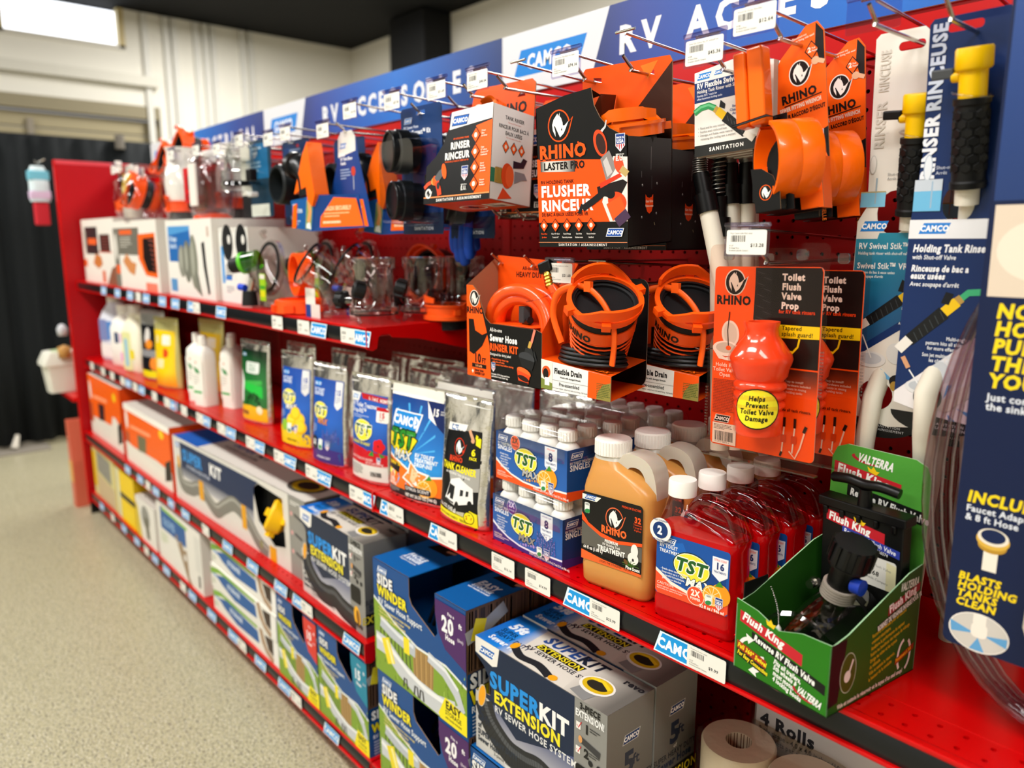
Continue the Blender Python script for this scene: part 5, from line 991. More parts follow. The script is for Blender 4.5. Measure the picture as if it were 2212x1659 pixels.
def art_tst(scent):
    lav = scent == 'lav'; p = Pr(); p.poly([(6, 10), (124, 8), (122, 196), (8, 196)], grad([(0, '#12306e'), (.5, '#1c5fc0'), (1, '#1848a4')], 2, .28, length=.2)); p.poly([(6, 4), (124, 4), (124, 34), (70, 40), (6, 50)], '#3f2a7c' if lav else '#f0cf18'); p.camco(14, 178, 30, '#2f8fd6', None); p.ts(14, 166, 7, ['RV TOILET', 'DROP-INS'], '#dfe8f6', 2, lead=1.25, sx=.8)
    p.poly([(96, 194), (120, 194), (120, 140), (108, 130), (96, 140)], '#e6e6e6'); p.t(108, 164, 11, '15', '#2a4fa8', 2, al='c', sx=.9); p.greek(99, 158, 18, 4, 4, '#8a96b8'); p.tst(44, 122, 62, '#d48a5c' if lav else '#e6e2d8', '#6a3a2a' if lav else '#8a8a80')
    if lav: p.lavender(58, 44, 58, 44, 5); p.e(26, 46, 15, 17, '#20242e'); p.t(26, 42, 11, '2X', '#f2f2f2', 2, al='c', sx=.8)
    else:
        for a, c in ((62, 66), (92, 70), (76, 84), (98, 52)): p.e(a, c, 19, 17, '#eebd14'); p.e(a - 2, c + 2, 15, 13, '#f7d22c')
        p.e(34, 52, 13, 15, '#8fc03a')
    p.rr(46, 34, 64, 58, 3, '#e6eee6'); p.e(55, 40, 7, 5, '#2f8a4a'); p.usa(76, 36, 20); p.t(64, 14, 5, 'LAVENDER SCENT' if lav else 'LEMON SCENT', '#e6e0f0' if lav else '#4a3a00', 1, al='c', sx=.85); p.greek(10, 116 - 30, 24, 5, 4, '#a8bede'); return p
def art_green():
    p = Pr(); p.poly([(6, 8), (136, 8), (134, 205), (8, 205)], grad([(0, '#f2b61a'), (.2, '#f0a018'), (.24, '#1f6a2c'), (.5, '#1f7a34'), (1, '#0e3a20')], 2, .28, length=.2)); p.camco(14, 186, 26, '#4f9fd0', None); p.rr(36, 140, 104, 172, 6, '#dfe6e0'); p.ts(70, 158, 9, ['TOILET', 'DROPS'], '#8fae98', 2, al='c', lead=1.3, sx=.8); p.poly([(24, 100), (120, 112), (118, 124), (26, 116)], '#3fae4a'); p.poly([(30, 96), (124, 74), (120, 108), (40, 112)], '#27c043')
    for i in range(14): p.e(52 + (i * 37 % 60), 58 + (i * 23 % 26), 7, 5, ('#123a18', '#1d5a24', '#0c2a12')[i % 3], rot=i * 40); p.l -= 1
    p.l += 1; p.poly([(6, 8), (136, 8), (136, 44), (66, 50), (6, 46)], '#f4b71c'); p.e(110, 40, 12, 12, '#f6e7c0'); p.r(14, 22, 60, 34, '#8a5a2a'); p.poly([(6, 46), (26, 60), (26, 110), (8, 150)], '#e6ece6'); return p
pc = pouch('blue and orange foil pouch with citrus slices at the shelf joint, front', (.012, .035, ZS), 6, .175, .226, .05, art_citrus(), lean=-2)
dup(pc, (.062, .112, ZS), 4, 'second blue and orange citrus foil pouch, right behind the front one', rx=-1)
pouch('black and silver foil pouch with a white motorhome printed on it', (.195, .030, ZS), 4, .13, .232, .05, art_tank(), seed=4, lean=-3, wr=1.5)
dup(pouch('silver backed foil pouch standing upside reversed behind the black pouch', (.262, .205, ZS), 2, .14, .228, .045, None, seed=9, lean=-4, group='silver pouches at the back of the main shelf', wr=1.6), (.10, .215, ZS), 4, 'silver foil pouch behind the citrus pouches, by the back panel')
pouch('blue and red foil pouch with a red hibiscus flower', (-.130, .030, ZS), 8, .128, .226, .05, art_hib(), seed=2, lean=-1)
pouch('blue foil pouch with lavender sprigs and purple bottom', (-.312, .028, ZS), 7, .128, .228, .05, art_tst('lav'), seed=3, lean=-2)
pouch('blue foil pouch with yellow lemons and yellow bottom', (-.508, .040, ZS), 10, .128, .232, .05, art_tst('lem'), seed=5, lean=-2)
gp = pouch('green foil pouch with yellow orange bottom, left of the lemon pouch', (-.826, .066, ZS), 9, .142, .228, .05, art_green(), seed=6, lean=-1)
dup(gp, (-.70, .15, ZS), 6, 'second green foil pouch, in shadow behind the front one')
bk = pouch('wrinkled silver pouch behind the hibiscus pouch', (-.085, .14, ZS), 3, .14, .232, .05, None, seed=8, lean=-3, wr=1.8)
for i, (x, y, d) in enumerate(((-.045, .21, 'wrinkled silver pouch by the back panel above the citrus pouch'), (-.27, .13, 'wrinkled silver pouch behind the lavender pouch'), (-.30, .23, 'silver pouch at the very back behind the lavender pouch'), (-.46, .15, 'wrinkled silver pouch behind the lemon pouch'), (-.18, .24, 'silver pouch at the back between lavender and hibiscus pouches'))):
    dup(bk, (x, y, ZS), 3 + i, d, rx=-3)
# ---------------------------------------------------------------- bottle multipacks in shrink wrap
CAPM = mat('#f3f0e8', .4); HD = mat('#f1eee6', .35)
BOT = {}
def mini_bottle(par, x, y):
    if BOT: 
        o = BOT['b'].copy(); COL.objects.link(o); o.parent = par; o.location = (x, y, .0); c = BOT['c'].copy(); COL.objects.link(c); c.parent = o; return
    b = MB(); b.lathe([(.0, .001), (.0195, .001), (.0202, .004), (.0202, .074), (.019, .081), (.014, .087), (.012, .089), (.012, .094)], HD, 20); o = b.build('bottle', par, smooth=50); o.location = (x, y, 0)
    c = MB(); pr = []
    c.lathe([(.0128, .091), (.0150, .0915), (.0152, .1065), (.0140, .1085), (.0, .1092)], CAPM, 20)
    for i in range(20):
        a = 2 * PI * i / 20; c.box(.0148, .0157, -.0008, .0008, .092, .106, CAPM, Matrix.Rotation(a, 4, 'Z'))
    k = c.build('cap', o, smooth=40); BOT['b'] = o; BOT['c'] = k
def singles(label, loc, rz, scent, group=None):
    W, D, H = .172, .087, .082; t = thing('bottle_multipack', label, 'multipack', loc, rz, group); lav = scent == 'lav'; A = '#3d2a78' if lav else '#f0541c'; OR = '#f2541c'
    BL = mat('#124a94', .32); b = cbox(W, D, H, BL, mat('#16366e' if lav else '#15498e', .32), BL); b.f = b.f[:2] + b.f[3:]; b.m = b.m[:2] + b.m[3:]; b.build('sleeve', t)
    for j in range(2):
        for i in range(4): mini_bottle(t, .0225 + .0424 * i, .0225 + .0424 * j)
    p = Pr(); p.r(0, 0, 172, 82, grad([(0, '#1560b4'), (.6, '#1456a4'), (1, '#10386f')], 2, .3, length=.085)); p.poly([(0, 0), (172, 0), (172, 16), (140, 14), (104, 9), (70, 10), (40, 16), (16, 26), (0, 36)], '#e8e6f2' if lav else '#f6efe6'); p.poly([(0, 0), (172, 0), (172, 13), (140, 11), (104, 6), (70, 7), (40, 13), (16, 22), (0, 31)], A)
    p.camco(6, 68, 24, '#15519c', '#f2f2f2'); p.t(5, 61, 3.8, 'RV TOILET TREATMENT', '#f1f2f4', 1, sx=.8); p.t(5, 52, 7.6, 'SINGLES', '#f4f5f6', 1, sx=.86); p.ts(9, 44, 3, ['– Breaks down', '   waste and tissue', '– Stops odors', '   up to 7 days', '– No harmful', '   formaldehyde'], '#e2e8f2', 1, lead=1.5, sx=.85)
    p.e(50, 70, 12, 12.5, '#e9e4f2' if lav else '#f7e6d8'); p.e(50, 70, 11.3, 11.8, '#4a3596' if lav else OR); p.t(50, 69.5, 9, '2X', '#d8cdf0' if lav else '#4a1c10', 2, al='c', sx=.85); p.t(50, 63, 2.8, 'POWER', '#d8cdf0' if lav else '#4a1c10', 1, al='c')
    p.poly([(122, 80), (150, 80), (150, 48), (136, 36), (122, 48)], '#eceef4'); p.t(136, 75, 2.4, 'LAVENDER SCENT' if lav else 'CITRUS SCENT', '#7a5aa8' if lav else OR, 1, al='c', sx=.75); p.t(136, 58, 12.5, '8', '#22376e', 2, al='c'); p.t(136, 52, 3.2, 'TREATMENTS', '#3a4a80', 1, al='c', sx=.75); p.t(136, 46, 2.4, 'SINGLE BOTTLES', '#8a94b4', 1, al='c', sx=.7)
    p.tst(76, 46, 58, '#8f8c88' if lav else '#b9b7b2', '#1c2238'); p.t(4, 12, 3, 'CAUTION:', '#f6d8c8', 1); p.greek(4, 9, 46, 2, 2.6, '#e6c8d8' if lav else '#f9c8a8', .5); p.t(96, 3, 3.6, '8 BOTTLES, EACH 4 FL OZ (118 mL) Total 32 fl oz (946 mL)' if lav else '8 bottles, each 4 fl oz (118 ml) Total 32 fl oz (946 ml)', '#f2e6e0', 1, sx=.66, al='l')
    for i in range(10): p.e(74 + i * 6.4, 13 + (i * 29 % 7), 1.4 + (i % 3) * .7, 1.4 + (i % 3) * .7, '#a58fd0' if lav else '#d89a4a', 10); p.l -= 1
    p.l += 1
    if lav: p.lavender(112, 4, 46, 46)
    else: p.orange(122, 24, 16)
    p.rr(114, 6, 126, 22, 2, '#e8f0e8'); p.t(120, 18, 3, '100%', '#444444', 1, al='c', sx=.8); p.e(120, 10, 5, 3.4, '#2f8a4a', rot=20); p.usa(132, 5, 18); p.build('front_print', t)
    s = Pr(); s.camco(8, 66, 26, '#15519c', '#f2f2f2'); s.t(6, 58, 4, 'RV TOILET TREATMENT', '#f1f2f4', 1, sx=.8); s.t(6, 48, 9, 'SINGLES', '#f4f5f6', 1, sx=.86); s.poly([(0, 0), (87, 0), (87, 20), (50, 12), (0, 16)], A); s.e(62, 30, 17, 18, '#e9e4f2' if lav else '#f7a070'); s.e(62, 30, 16, 17, '#3d2a78' if lav else OR); s.t(62, 30, 11, '2X', '#c9a0a8' if lav else '#f8b28a', 2, al='c', sx=.85); s.t(62, 20, 4, 'POWER', '#c9a0a8' if lav else '#f8b28a', 1, al='c'); s.build('end_print', t, **RT(W))
    f = MB(); V = []; ring = rrect(W + .003, D + .003, .012, 4, W / 2, D / 2)
    f.loft([[(q[0], q[1], .06) for q in ring], [(q[0], q[1], .086) for q in ring], [(W / 2 + (q[0] - W / 2) * .97, D / 2 + (q[1] - D / 2) * .93, .104) for q in ring], [(W / 2 + (q[0] - W / 2) * .85, D / 2 + (q[1] - D / 2) * .75, .1115) for q in ring]], clear('#ffffff', .985, .06, .55)); f.build('shrink_film', t, smooth=True); return t
GS = None
s2 = singles('purple lavender bottle multipack on the shelf under an orange citrus one, foremost', (.353, .025, ZS), -1, 'lav')
s1 = singles('orange citrus bottle multipack stacked on the purple one, foremost', (.356, .030, ZS + .110), -1, 'cit')
dup(s2, (.362, .118, ZS), -1, 'purple lavender bottle multipack, second in its row, bottom of the stack')
dup(s1, (.366, .122, ZS + .110), -1, 'orange citrus bottle multipack, top of the second stack')
dup(s2, (.376, .212, ZS), 0, 'purple lavender bottle multipack at the back, bottom of the third stack')
dup(s1, (.384, .214, ZS + .110), 0, 'orange citrus bottle multipack at the back, top of the third stack')
# ---------------------------------------------------------------- amber jugs
def ribcap(b, r, h, m, M=None, n=36, z0=0):
    b.lathe([(r * .93, z0), (r, z0 + .001), (r, z0 + h - .002), (r * .95, z0 + h), (r * .8, z0 + h + .0004), (0, z0 + h + .0004)], m, n, M)
    for i in range(n):
        b.box(r * .985, r * 1.03, -r * .05, r * .05, z0 + .0015, z0 + h - .0025, m, (M or Matrix()) @ Matrix.Rotation(2 * PI * i / n, 4, 'Z'))
def amber_jug(label, loc, rz):
    W, D = .122, .074; t = thing('treatment_jug', label, 'jug', loc, rz, None); AM = mat('#e0a052', .3, trans=.2, sss=.4, spec=.5); NAT = mat('#e2dccb', .32, trans=.3, sss=.3, spec=.5); b = MB()
    secs = [rrect(W - .012, D - .012, .014, 5, W / 2, D / 2, 0), rrect(W - .002, D - .002, .018, 5, W / 2, D / 2, .007), rrect(W, D, .018, 5, W / 2, D / 2, .03), rrect(W - .001, D - .001, .018, 5, W / 2, D / 2, .036), rrect(W - .001, D - .001, .018, 5, W / 2, D / 2, .148), rrect(W - .003, D - .003, .02, 5, W / 2, D / 2, .158), rrect(W - .018, D - .008, .026, 5, W / 2 - .006, D / 2, .172), rrect(.076, .06, .028, 5, .042, D / 2, .184), rrect(.056, .05, .024, 5, .034, D / 2, .193), rrect(.05, .05, .0245, 5, .033, D / 2, .200)]
    b.loft(secs, AM, mfun=lambda j: AM if j < 8 else NAT); o = b.build('jug_body', t, smooth=55)
    c = MB(); ribcap(c, .0265, .024, CAPM, Matrix.Translation((.033, D / 2, .198))); c.build('cap', t, smooth=40)
    h = MB(); o_ = spline([(.050, .172, 0), (.054, .190, 0), (.066, .207, 0), (.094, .206, 0), (.112, .192, 0), (.1205, .160, 0), (.119, .138, 0), (.100, .134, 0), (.062, .158, 0)], 4, True); i_ = spline([(.070, .176, 0), (.074, .188, 0), (.090, .189, 0), (.100, .178, 0), (.104, .160, 0), (.098, .154, 0), (.078, .166, 0)], 4, True)
    h.slab([(q.x, q.y) for q in o_], D / 2 - .018, D / 2 + .018, NAT, holes=[[(q.x, q.y) for q in i_]]); h.build('handle', t, bevel=.007, seg=3, smooth=60)
    p = Pr(); p.rr(0, 0, 106, 104, 6, '#100f10'); p.poly([(0, 100), (34, 100), (26, 92), (0, 92)], '#ece8de'); p.camco(4, 93, 22, '#15519c', None); p.poly([(0, 72), (12, 58), (34, 48), (64, 43), (106, 50), (106, 45), (60, 37), (30, 41), (0, 60)], '#f0541c'); p.poly([(0, 58), (34, 42), (62, 37.5), (106, 44), (106, 22), (0, 22)], grad([(0, '#141312'), (1, '#5a5750')], 2, .3, length=.03, off=.03))
    p.rhino(58, 74, 15.5, '#e9683a', '#100f10', '#f4efe8'); p.t(58, 50, 10, 'RHINO', '#ff6a2c', 2, al='c', sx=.88); p.t(103, 95, 3.2, 'PREMIUM ENZYME', '#d8461a', 1, al='r', sx=.8); p.t(98, 78, 8, '32', '#f0541c', 2, al='c', sx=.85); p.ts(98, 74, 2.6, ['Treatments', '2 oz per 40', '40 gallons'], '#d8461a', 1, al='c', lead=1.6, sx=.72)
    p.t(54, 35.5, 4.4, 'PREMIUM', '#f6f3ec', 2, al='c', sx=.8); p.t(54, 30.5, 3.6, 'RV Holding Tank', '#f6f3ec', 1, al='c', sx=.8); p.t(54, 21, 7.4, 'TREATMENT', '#f8f5ee', 2, al='c', sx=.72); p.poly([(0, 16), (30, 12), (106, 6), (106, 0), (0, 0)], '#100f10'); p.poly([(0, 14), (40, 8), (106, 4), (106, 0), (0, 0)], '#f0642a'); p.t(4, 17, 4.6, '64 fl oz (1.89 L)', '#f4efe8', 2, sx=.72); p.t(34, 3, 3, 'STOPS THE TOUGHEST ODORS', '#3a1408', 1, sx=.85)
    p.rr(5, 72, 14, 88, 2, '#e8ece4'); p.e(10, 75, 5, 3.4, '#2f8a4a', rot=20); p.t(9.5, 84, 3, '100%', '#444444', 1, al='c', sx=.75); p.e(94, 36, 6, 10, '#eeebe2'); p.e(92, 24, 9, 9, '#eeebe2'); p.e(92, 22, 1.8, 2.4, '#222222', 10)
    for i in range(12): p.ln([(88, 13), (88 + 14 * math.cos(i * .5), 13 + 7 * math.sin(i * .5))], .9, ('#4f7a2a', '#2f5a1e')[i % 2]); p.l -= 1
    p.l += 1; p.e(80, 16, 3, 4.5, '#6a4a24', rot=40); p.t(80, 6.5, 4.6, 'Pine Scent', '#f2efe8', 2, sx=.75); p.build('front_label', t, O=(.006, .0005, .040), rough=.3, base=.0005); return t
aj = amber_jug('amber treatment jug with black label and ribbed white cap, foremost', (.567, .014, ZS), 6)
for x, y, l in ((.577, .092, 'amber treatment jug, second in its row behind the labelled one'), (.587, .170, 'amber treatment jug, third in its row'), (.600, .250, 'amber treatment jug at the back, under the valve prop pack')): dup(aj, (x, y, ZS), 6, l, skip=() if y < .1 else ())
# ---------------------------------------------------------------- red jugs
def red_jug(label, loc, rz):
    W, D = .121, .053; t = thing('red_treatment_jug', label, 'jug', loc, rz, None)
    RL = mat('#f00c14', .06, trans=.5, ior=1.34, spec=.5); CP = clear('#fff0f0', .965, .05, .8); PK = clear('#ff9aa0', .9, .05, .7); b = MB(); R_ = lambda w, d, r, z, cx=W / 2: rrect(w, d, r, 5, cx, D / 2, z)
    b.loft([R_(W - .008, D - .008, .01, 0), R_(W, D, .013, .006), R_(W, D, .013, .026), R_(W - .002, D - .002, .012, .030), R_(W - .002, D - .002, .012, .118), R_(W, D, .013, .124), R_(W - .003, D - .003, .013, .1305)], RL); b.build('liquid_body', t, smooth=50)
    s = MB(); s.loft([R_(W + .0004, D + .0004, .013, .129), R_(W - .003, D - .002, .014, .136), R_(W - .03, D - .008, .016, .146, W / 2 - .012), R_(.052, .04, .019, .156, .030), R_(.040, .036, .0178, .168, .027), R_(.034, .034, .0168, .176, .0265)], CP, caps=False); s.build('clear_shoulder', t, smooth=60)
    h = MB(); P = spline([(.046, D / 2, .158), (.060, D / 2, .172), (.086, D / 2, .172), (.103, D / 2, .163), (.112, D / 2, .146), (.117, D / 2, .132)], 6); h.tube(P, [.008 + .004 * (i / 30) for i in range(len(P))], PK, 12, ry=1.7, up=(0, 1, 0)); h.tube(spline([(.040, D / 2, .152), (.062, D / 2, .148), (.09, D / 2, .144), (.112, D / 2, .138)], 5), .007, PK, 10, ry=2.2, up=(0, 1, 0)); h.build('clear_handle', t, smooth=True)
    c = MB(); c.lathe([(.0175, 0), (.0188, .001), (.0188, .020), (.0178, .0225), (.0, .023)], CAPM, 32, Matrix.Translation((.0265, D / 2, .171))); c.build('cap', t, smooth=40)
    p = Pr(); p.rr(0, 0, 108, 86, 4, '#1450a0'); p.poly([(3, 70), (60, 40), (40, 80)], '#1b62b8'); p.poly([(60, 40), (104, 70), (104, 30)], '#0f3f86'); p.poly([(0, 4), (4, 0), (104, 0), (108, 4), (108, 18), (60, 14), (24, 22), (0, 36)], '#f6e8d8'); p.poly([(0, 4), (4, 0), (104, 0), (108, 4), (108, 16), (60, 10), (24, 17), (0, 31)], '#f0502a')
    p.camco(7, 73, 22, '#15519c', '#f2f2f2'); p.ts(5, 67, 4.6, ['RV TOILET', 'TREATMENT'], '#f2f3f5', 1, sx=.82, lead=1.5); p.tst(54, 50, 56, '#f3f1ea', '#1c2238'); p.poly([(84, 76), (106, 76), (106, 52), (95, 44), (84, 52)], '#eceef4'); p.t(95, 71, 2.6, 'CITRUS SCENT', '#f0541c', 1, al='c', sx=.68); p.t(95, 60, 8.5, '16', '#22376e', 2, al='c', sx=.9); p.t(95, 55, 2.6, 'TREATMENTS', '#3a4a80', 1, al='c', sx=.72)
    p.ts(8, 36, 2.7, ['– Breaks down waste and tissue', '– Stops odors up to 7 days', '– No harmful formaldehyde,', '   pesticides or bleaches'], '#e9edf4', 1, lead=1.6, sx=.78); p.t(3, 14, 3.6, 'CAUTION:', '#fbd9c8', 1); p.ts(3, 10, 1.9, ['SKIN/EYE IRRITANT, HARMFUL IF SWALLOWED', 'Read carefully other cautions on back panel'], '#fbd9c8', 1, sx=.75); p.e(62, 14, 13, 13, '#f7d8c4'); p.e(62, 14, 12, 12, '#f0502a'); p.t(62, 13.5, 8, '2X', '#f6ece0', 2, al='c', sx=.85); p.t(62, 8, 3.2, 'POWER', '#f6ece0', 2, al='c', sx=.85)
    p.orange(86, 22, 14); p.rr(76, 8, 86, 22, 2, '#e8f0e8'); p.e(81, 11, 4.6, 3, '#2f8a4a', rot=20); p.t(81, 18.6, 2.6, '100%', '#444444', 1, al='c', sx=.75); p.usa(91, 6, 16); p.t(104, 1.6, 3.8, '32 fl oz / 946 ml', '#f8efe6', 2, al='r', sx=.85); p.build('front_label', t, O=(.0065, 0, .036), rough=.28, base=.0003)
    d = MB(); d.lathe([(0, 0), (.0165, 0), (.0165, .0006), (0, .0006)], mat('#f2f0ec', .35), 32, Matrix.Translation((.014, -.004, .127)) @ Matrix.Rotation(R(90), 4, 'X')); d.lathe([(0, .0006), (.0115, .0006), (.0115, .0009), (0, .0009)], mat('#14366e', .35), 32, Matrix.Translation((.014, -.004, .127)) @ Matrix.Rotation(R(90), 4, 'X')); d.build('dose_tag', t)
    q = Pr(); q.t(14, 121.5, 11, '2', '#f4f4f4', 2, al='c', sx=.9); q.t(14, 139.6, 2.1, 'ONLY 2 OUNCES', '#14366e', 1, al='c', sx=.9); q.t(14, 112, 2.1, 'PER TREATMENT', '#14366e', 1, al='c', sx=.9); q.build('dose_print', t, O=(0, -.0052, 0)); return t
rj = red_jug('red toilet treatment jug with blue label and round 2 tag, foremost', (.706, .014, ZS), 5)
for k, l in ((1, 'red treatment jug second in the row, behind the labelled one'), (2, 'red treatment jug third in the row'), (3, 'red treatment jug last in the row, by the back panel')): dup(rj, (.706 + .007 * k, .014 + .057 * k, ZS), 5 - k, l)
# ---------------------------------------------------------------- flush valve box
def flush():
    W, D, H, B = .126, .172, .088, .256; t = thing('flush_valve_box', 'green open display box with a black gate valve, at the shelf front right', 'box', (.856, -.014, ZS), -7); G = mat('#22700f', .42, var=.1, nscale=14); GL_ = mat('#4a9a34', .5, noise_b=.25, nscale=40); K = mat('#0c0d0c', .4); b = MB()
    b.slab([(0, 0), (W, 0), (W, H - .004), (.09, H - .006), (.06, H - .016), (.03, H - .004), (0, H)], 0, .0015, G, edge=mat('#9fc79a', .6))
    YZ = Matrix(((0, 1, 0, 0), (1, 0, 0, 0), (0, 0, 1, 0), (0, 0, 0, 1)))
    for x in (0, W - .0015): b.slab([(0, 0), (D, 0), (D, .135), (D - .03, .13), (.03, H), (0, H - .006)], x, x + .0015, mat('#1f4f12', .45, var=.15, nscale=10), YZ, edge=mat('#9fc79a', .6))
    b.slab([(0, 0), (W, 0), (W, B - .02), (W - .006, B - .006), (W - .02, B), (.02, B), (.006, B - .006), (0, B - .02)], D - .002, D, GL_, edge=mat('#b8d8ac', .6)); b.box(0, W, 0, D, 0, .0015, K); b.build('carton', t)
    p = Pr(); p.poly([(6, 76), (92, 58), (92, 44), (6, 62)], '#c0202c'); p.t(9, 66, 9.5, 'Flush King', '#f2f2ec', 2, rot=-12, sk=.1, sx=.9); p.poly([(44, 73), (42, 79), (46, 77), (49, 81), (52, 76), (56, 77), (53, 71)], '#f2c818'); p.poly([(24, 56), (122, 36), (122, 24), (24, 45)], '#0d0e0d'); p.t(27, 46.5, 7.4, 'Reverse RV Flush Valve', '#f2f2ec', 2, rot=-12, sx=.72)
    for a0, a1 in ((100, 200), (-80, 20)): p.ln([(24 + 17 * math.cos(R(a)), 26 + 19 * math.sin(R(a))) for a in range(a0, a1, 8)], 4.5, '#ecebe4')
    p.poly([(16, 50), (28, 46), (20, 38)], '#ecebe4'); p.poly([(34, 2), (22, 6), (30, 14)], '#ecebe4'); p.poly([(4, 37), (46, 28), (46, 18), (4, 27)], '#a03012'); p.t(5, 29, 5.4, 'Full 360° Swivel', '#f2dc1a', 2, rot=-12, sx=.74); p.poly([(4, 27), (46, 18), (46, 9), (4, 18)], '#13240f'); p.t(5, 20, 5, 'For Easy Connection', '#f2dc1a', 2, rot=-12, sx=.64)
    for i, q in enumerate(('Fits all trailers,', '5th wheels &', 'most motor homes', '4 locking hooks')): p.t(56, 31 - i * 7, 5.6, q, '#f0f2ea', 2, rot=-12, sx=.66); p.l -= 1
    p.l += 1; p.e(96, 12, 14, 4.5, '#b01c2c', rot=-14); p.e(98, 14, 13, 4, '#22700f', rot=-14); p.t(88, 12.5, 8, 'VALTERRA', '#f2f2ec', 2, rot=-12, sx=.5, sk=.2); p.build('front_print', t)
    s = Pr(); s.poly([(0, 10), (18, 12), (28, 84), (0, 84)], '#140c12'); s.e(34, 42, 15, 24, '#b9b7a4'); s.e(34, 42, 14, 23, '#3a4a12'); s.e(33, 38, 6, 7, '#e6cfcc'); s.ln([(36, 42), (42, 56)], 3, '#e6cfcc'); s.t(126, 112, 9, 'VALTERRA', '#e6ece0', 2, sx=.55, sk=.2); s.poly([(104, 88), (168, 104), (168, 114), (104, 99)], '#8f1c26'); s.t(107, 91, 9.5, 'Flush King', '#f0e2e0', 2, rot=13, sx=.85); s.poly([(84, 74), (158, 92), (158, 99), (84, 83)], '#121410'); s.t(86, 75.5, 6, 'ROBINET DE VIDANGE INVERSÉ POUR VR', '#e6e6dc', 2, rot=13, sx=.5)
    for i, q in enumerate(('Raccords universels pour un raccord', 'vraiment sécuritaire', 'Améliore la performance du capteur', 'Retire les bouchons des tuyaux de vidange', 'Dirige les tubes et les tuyaux', 'du véhicule', 'Vide et nettoie le réservoir,', 'la hauteur de la conduite')): s.t(76, 70 - i * 7.6, 4.4, q, '#d8a818', 1, rot=12, sx=.66); s.l -= 1
    s.l += 1
    for a0, a1 in ((100, 230), (-70, 60)): s.ln([(146 + 13 * math.cos(R(a)), 28 + 20 * math.sin(R(a))) for a in range(a0, a1, 8)], 4, '#e6d2cc')
    s.poly([(128, 28), (166, 38), (166, 30), (128, 20)], '#8f2a10'); s.t(130, 23, 4.6, 'Pivotement à 360', '#f2a818', 2, rot=14, sx=.6); s.t(18, 4, 5, "Vide et nettoie le réservoir et le tuyau d'un seul coup!", '#e8d2c8', 2, rot=1, sx=.7); s.build('end_print', t, **RT(W))
    c = Pr(); c.e(44, 241, 18, 5, '#b01c2c', rot=-8); c.e(47, 243, 17, 4.6, '#4a9a34', rot=-8); c.t(34, 238, 10, 'VALTERRA', '#f2f2ec', 2, rot=-4, sx=.6, sk=.2); c.poly([(4, 232), (92, 222), (92, 206), (4, 216)], '#c0202c'); c.t(8, 218, 11, 'Flush King', '#f2f2ec', 2, rot=-6, sx=.9); c.poly([(50, 228), (48, 234), (53, 231), (56, 235), (60, 230), (64, 230), (60, 225)], '#f2c818'); c.poly([(24, 206), (120, 196), (120, 180), (24, 191)], '#101210'); c.t(28, 193, 8.5, 'Reverse RV Flush Valve', '#e6e8e0', 2, rot=-6, sx=.75); c.build('card_print', t, O=(0, D - .0021, 0))
    M = Matrix.Translation((.066, .152, .034)) @ Matrix.Rotation(R(4), 4, 'X'); v = MB(); v.box(-.052, .052, -.006, .012, 0, .150, K, M); v.box(-.056, .056, -.010, .014, .150, .162, BLACK, M); 
    for i in range(5): v.box(-.050 + i * .022, -.044 + i * .022, -.009, -.006, .140, .15, BLACK, M)
    v.build('gate_valve', t, bevel=.002); q = Pr(); q.poly([(-46, 146), (30, 136), (30, 122), (-46, 132)], '#c0202c'); q.t(-43, 134, 9.5, 'Flush King', '#f4f4ee', 2, rot=-7.5, sx=.84); q.poly([(-8, 140), (-10, 146), (-5, 143), (-2, 147), (2, 142), (6, 142), (3, 137)], '#f2c818'); q.poly([(-24, 130), (49, 120), (49, 110), (-24, 120)], '#2f3f9c'); q.t(-22, 122, 5.6, 'Reverse RV Flush Valve', '#eef0f6', 1, rot=-7.5, sx=.8); q.t(-8, 114, 3.8, 'U.S. Patent # 7156574', '#d8d8d8', 1, rot=-7.5, sx=.8); q.rr(-18, 66, 46, 104, 4, '#e6e4da'); q.poly([(34, 66), (46, 66), (46, 100), (34, 102)], '#e2dcb0'); q.t(2, 94, 3.2, 'Reverse Flush Valve', '#8a8a84', 0, rot=-6); q.t(6, 82, 5.6, '71.68', '#33332f', 1, rot=-6); q.t(4, 76, 3, 'Lakeside Campers', '#8a8a84', 0, rot=-6); q.build('valve_print', t, O=tuple(M @ Vector((0, -.0062, 0))), U=M.to_3x3() @ Vector((1, 0, 0)), V=M.to_3x3() @ Vector((0, 0, 1)))
    h = MB(); h.cyl(M @ Vector((0, 0, .160)), M @ Vector((0, 0, .182)), .009, BLACK, 14, r1=.007); h.tube(spline([M @ Vector((-.042, 0, .187)), M @ Vector((-.02, -.002, .190)), M @ Vector((0, -.002, .188)), M @ Vector((.02, -.002, .190)), M @ Vector((.042, 0, .187))], 4), .0062, BLACK, 10); h.build('t_handle', t, smooth=50)
    CT = clear('#f4f0ea', .94, .05, 1.5); e = MB(); e.tube(spline([(.064, .138, .058), (.064, .10, .056), (.062, .062, .046), (.060, .03, .034)], 6), [.040 - .0004 * i for i in range(19)], CT, 24, caps=False); e.lathe([(.043, 0), (.046, .002), (.046, .012), (.041, .014)], CT, 28, Matrix.Translation((.06, .03, .036)) @ Matrix.Rotation(R(70), 4, 'X'), caps=False); e.build('clear_elbow', t, smooth=60)
    e2 = MB(); e2.lathe([(0, 0), (.037, 0), (.037, .02), (0, .02)], mat('#101110', .5), 24, Matrix.Translation((.064, .130, .06)) @ Matrix.Rotation(R(90), 4, 'X')); e2.build('valve_flange', t, smooth=40)
    A = Vector((.066, .085, .066)); Bv = Vector((.088, .082, .146)); d = (Bv - A).normalized(); at = lambda q: A + d * q; s_ = MB(); s_.cyl(at(0), at(.034), .013, CT, 18); 
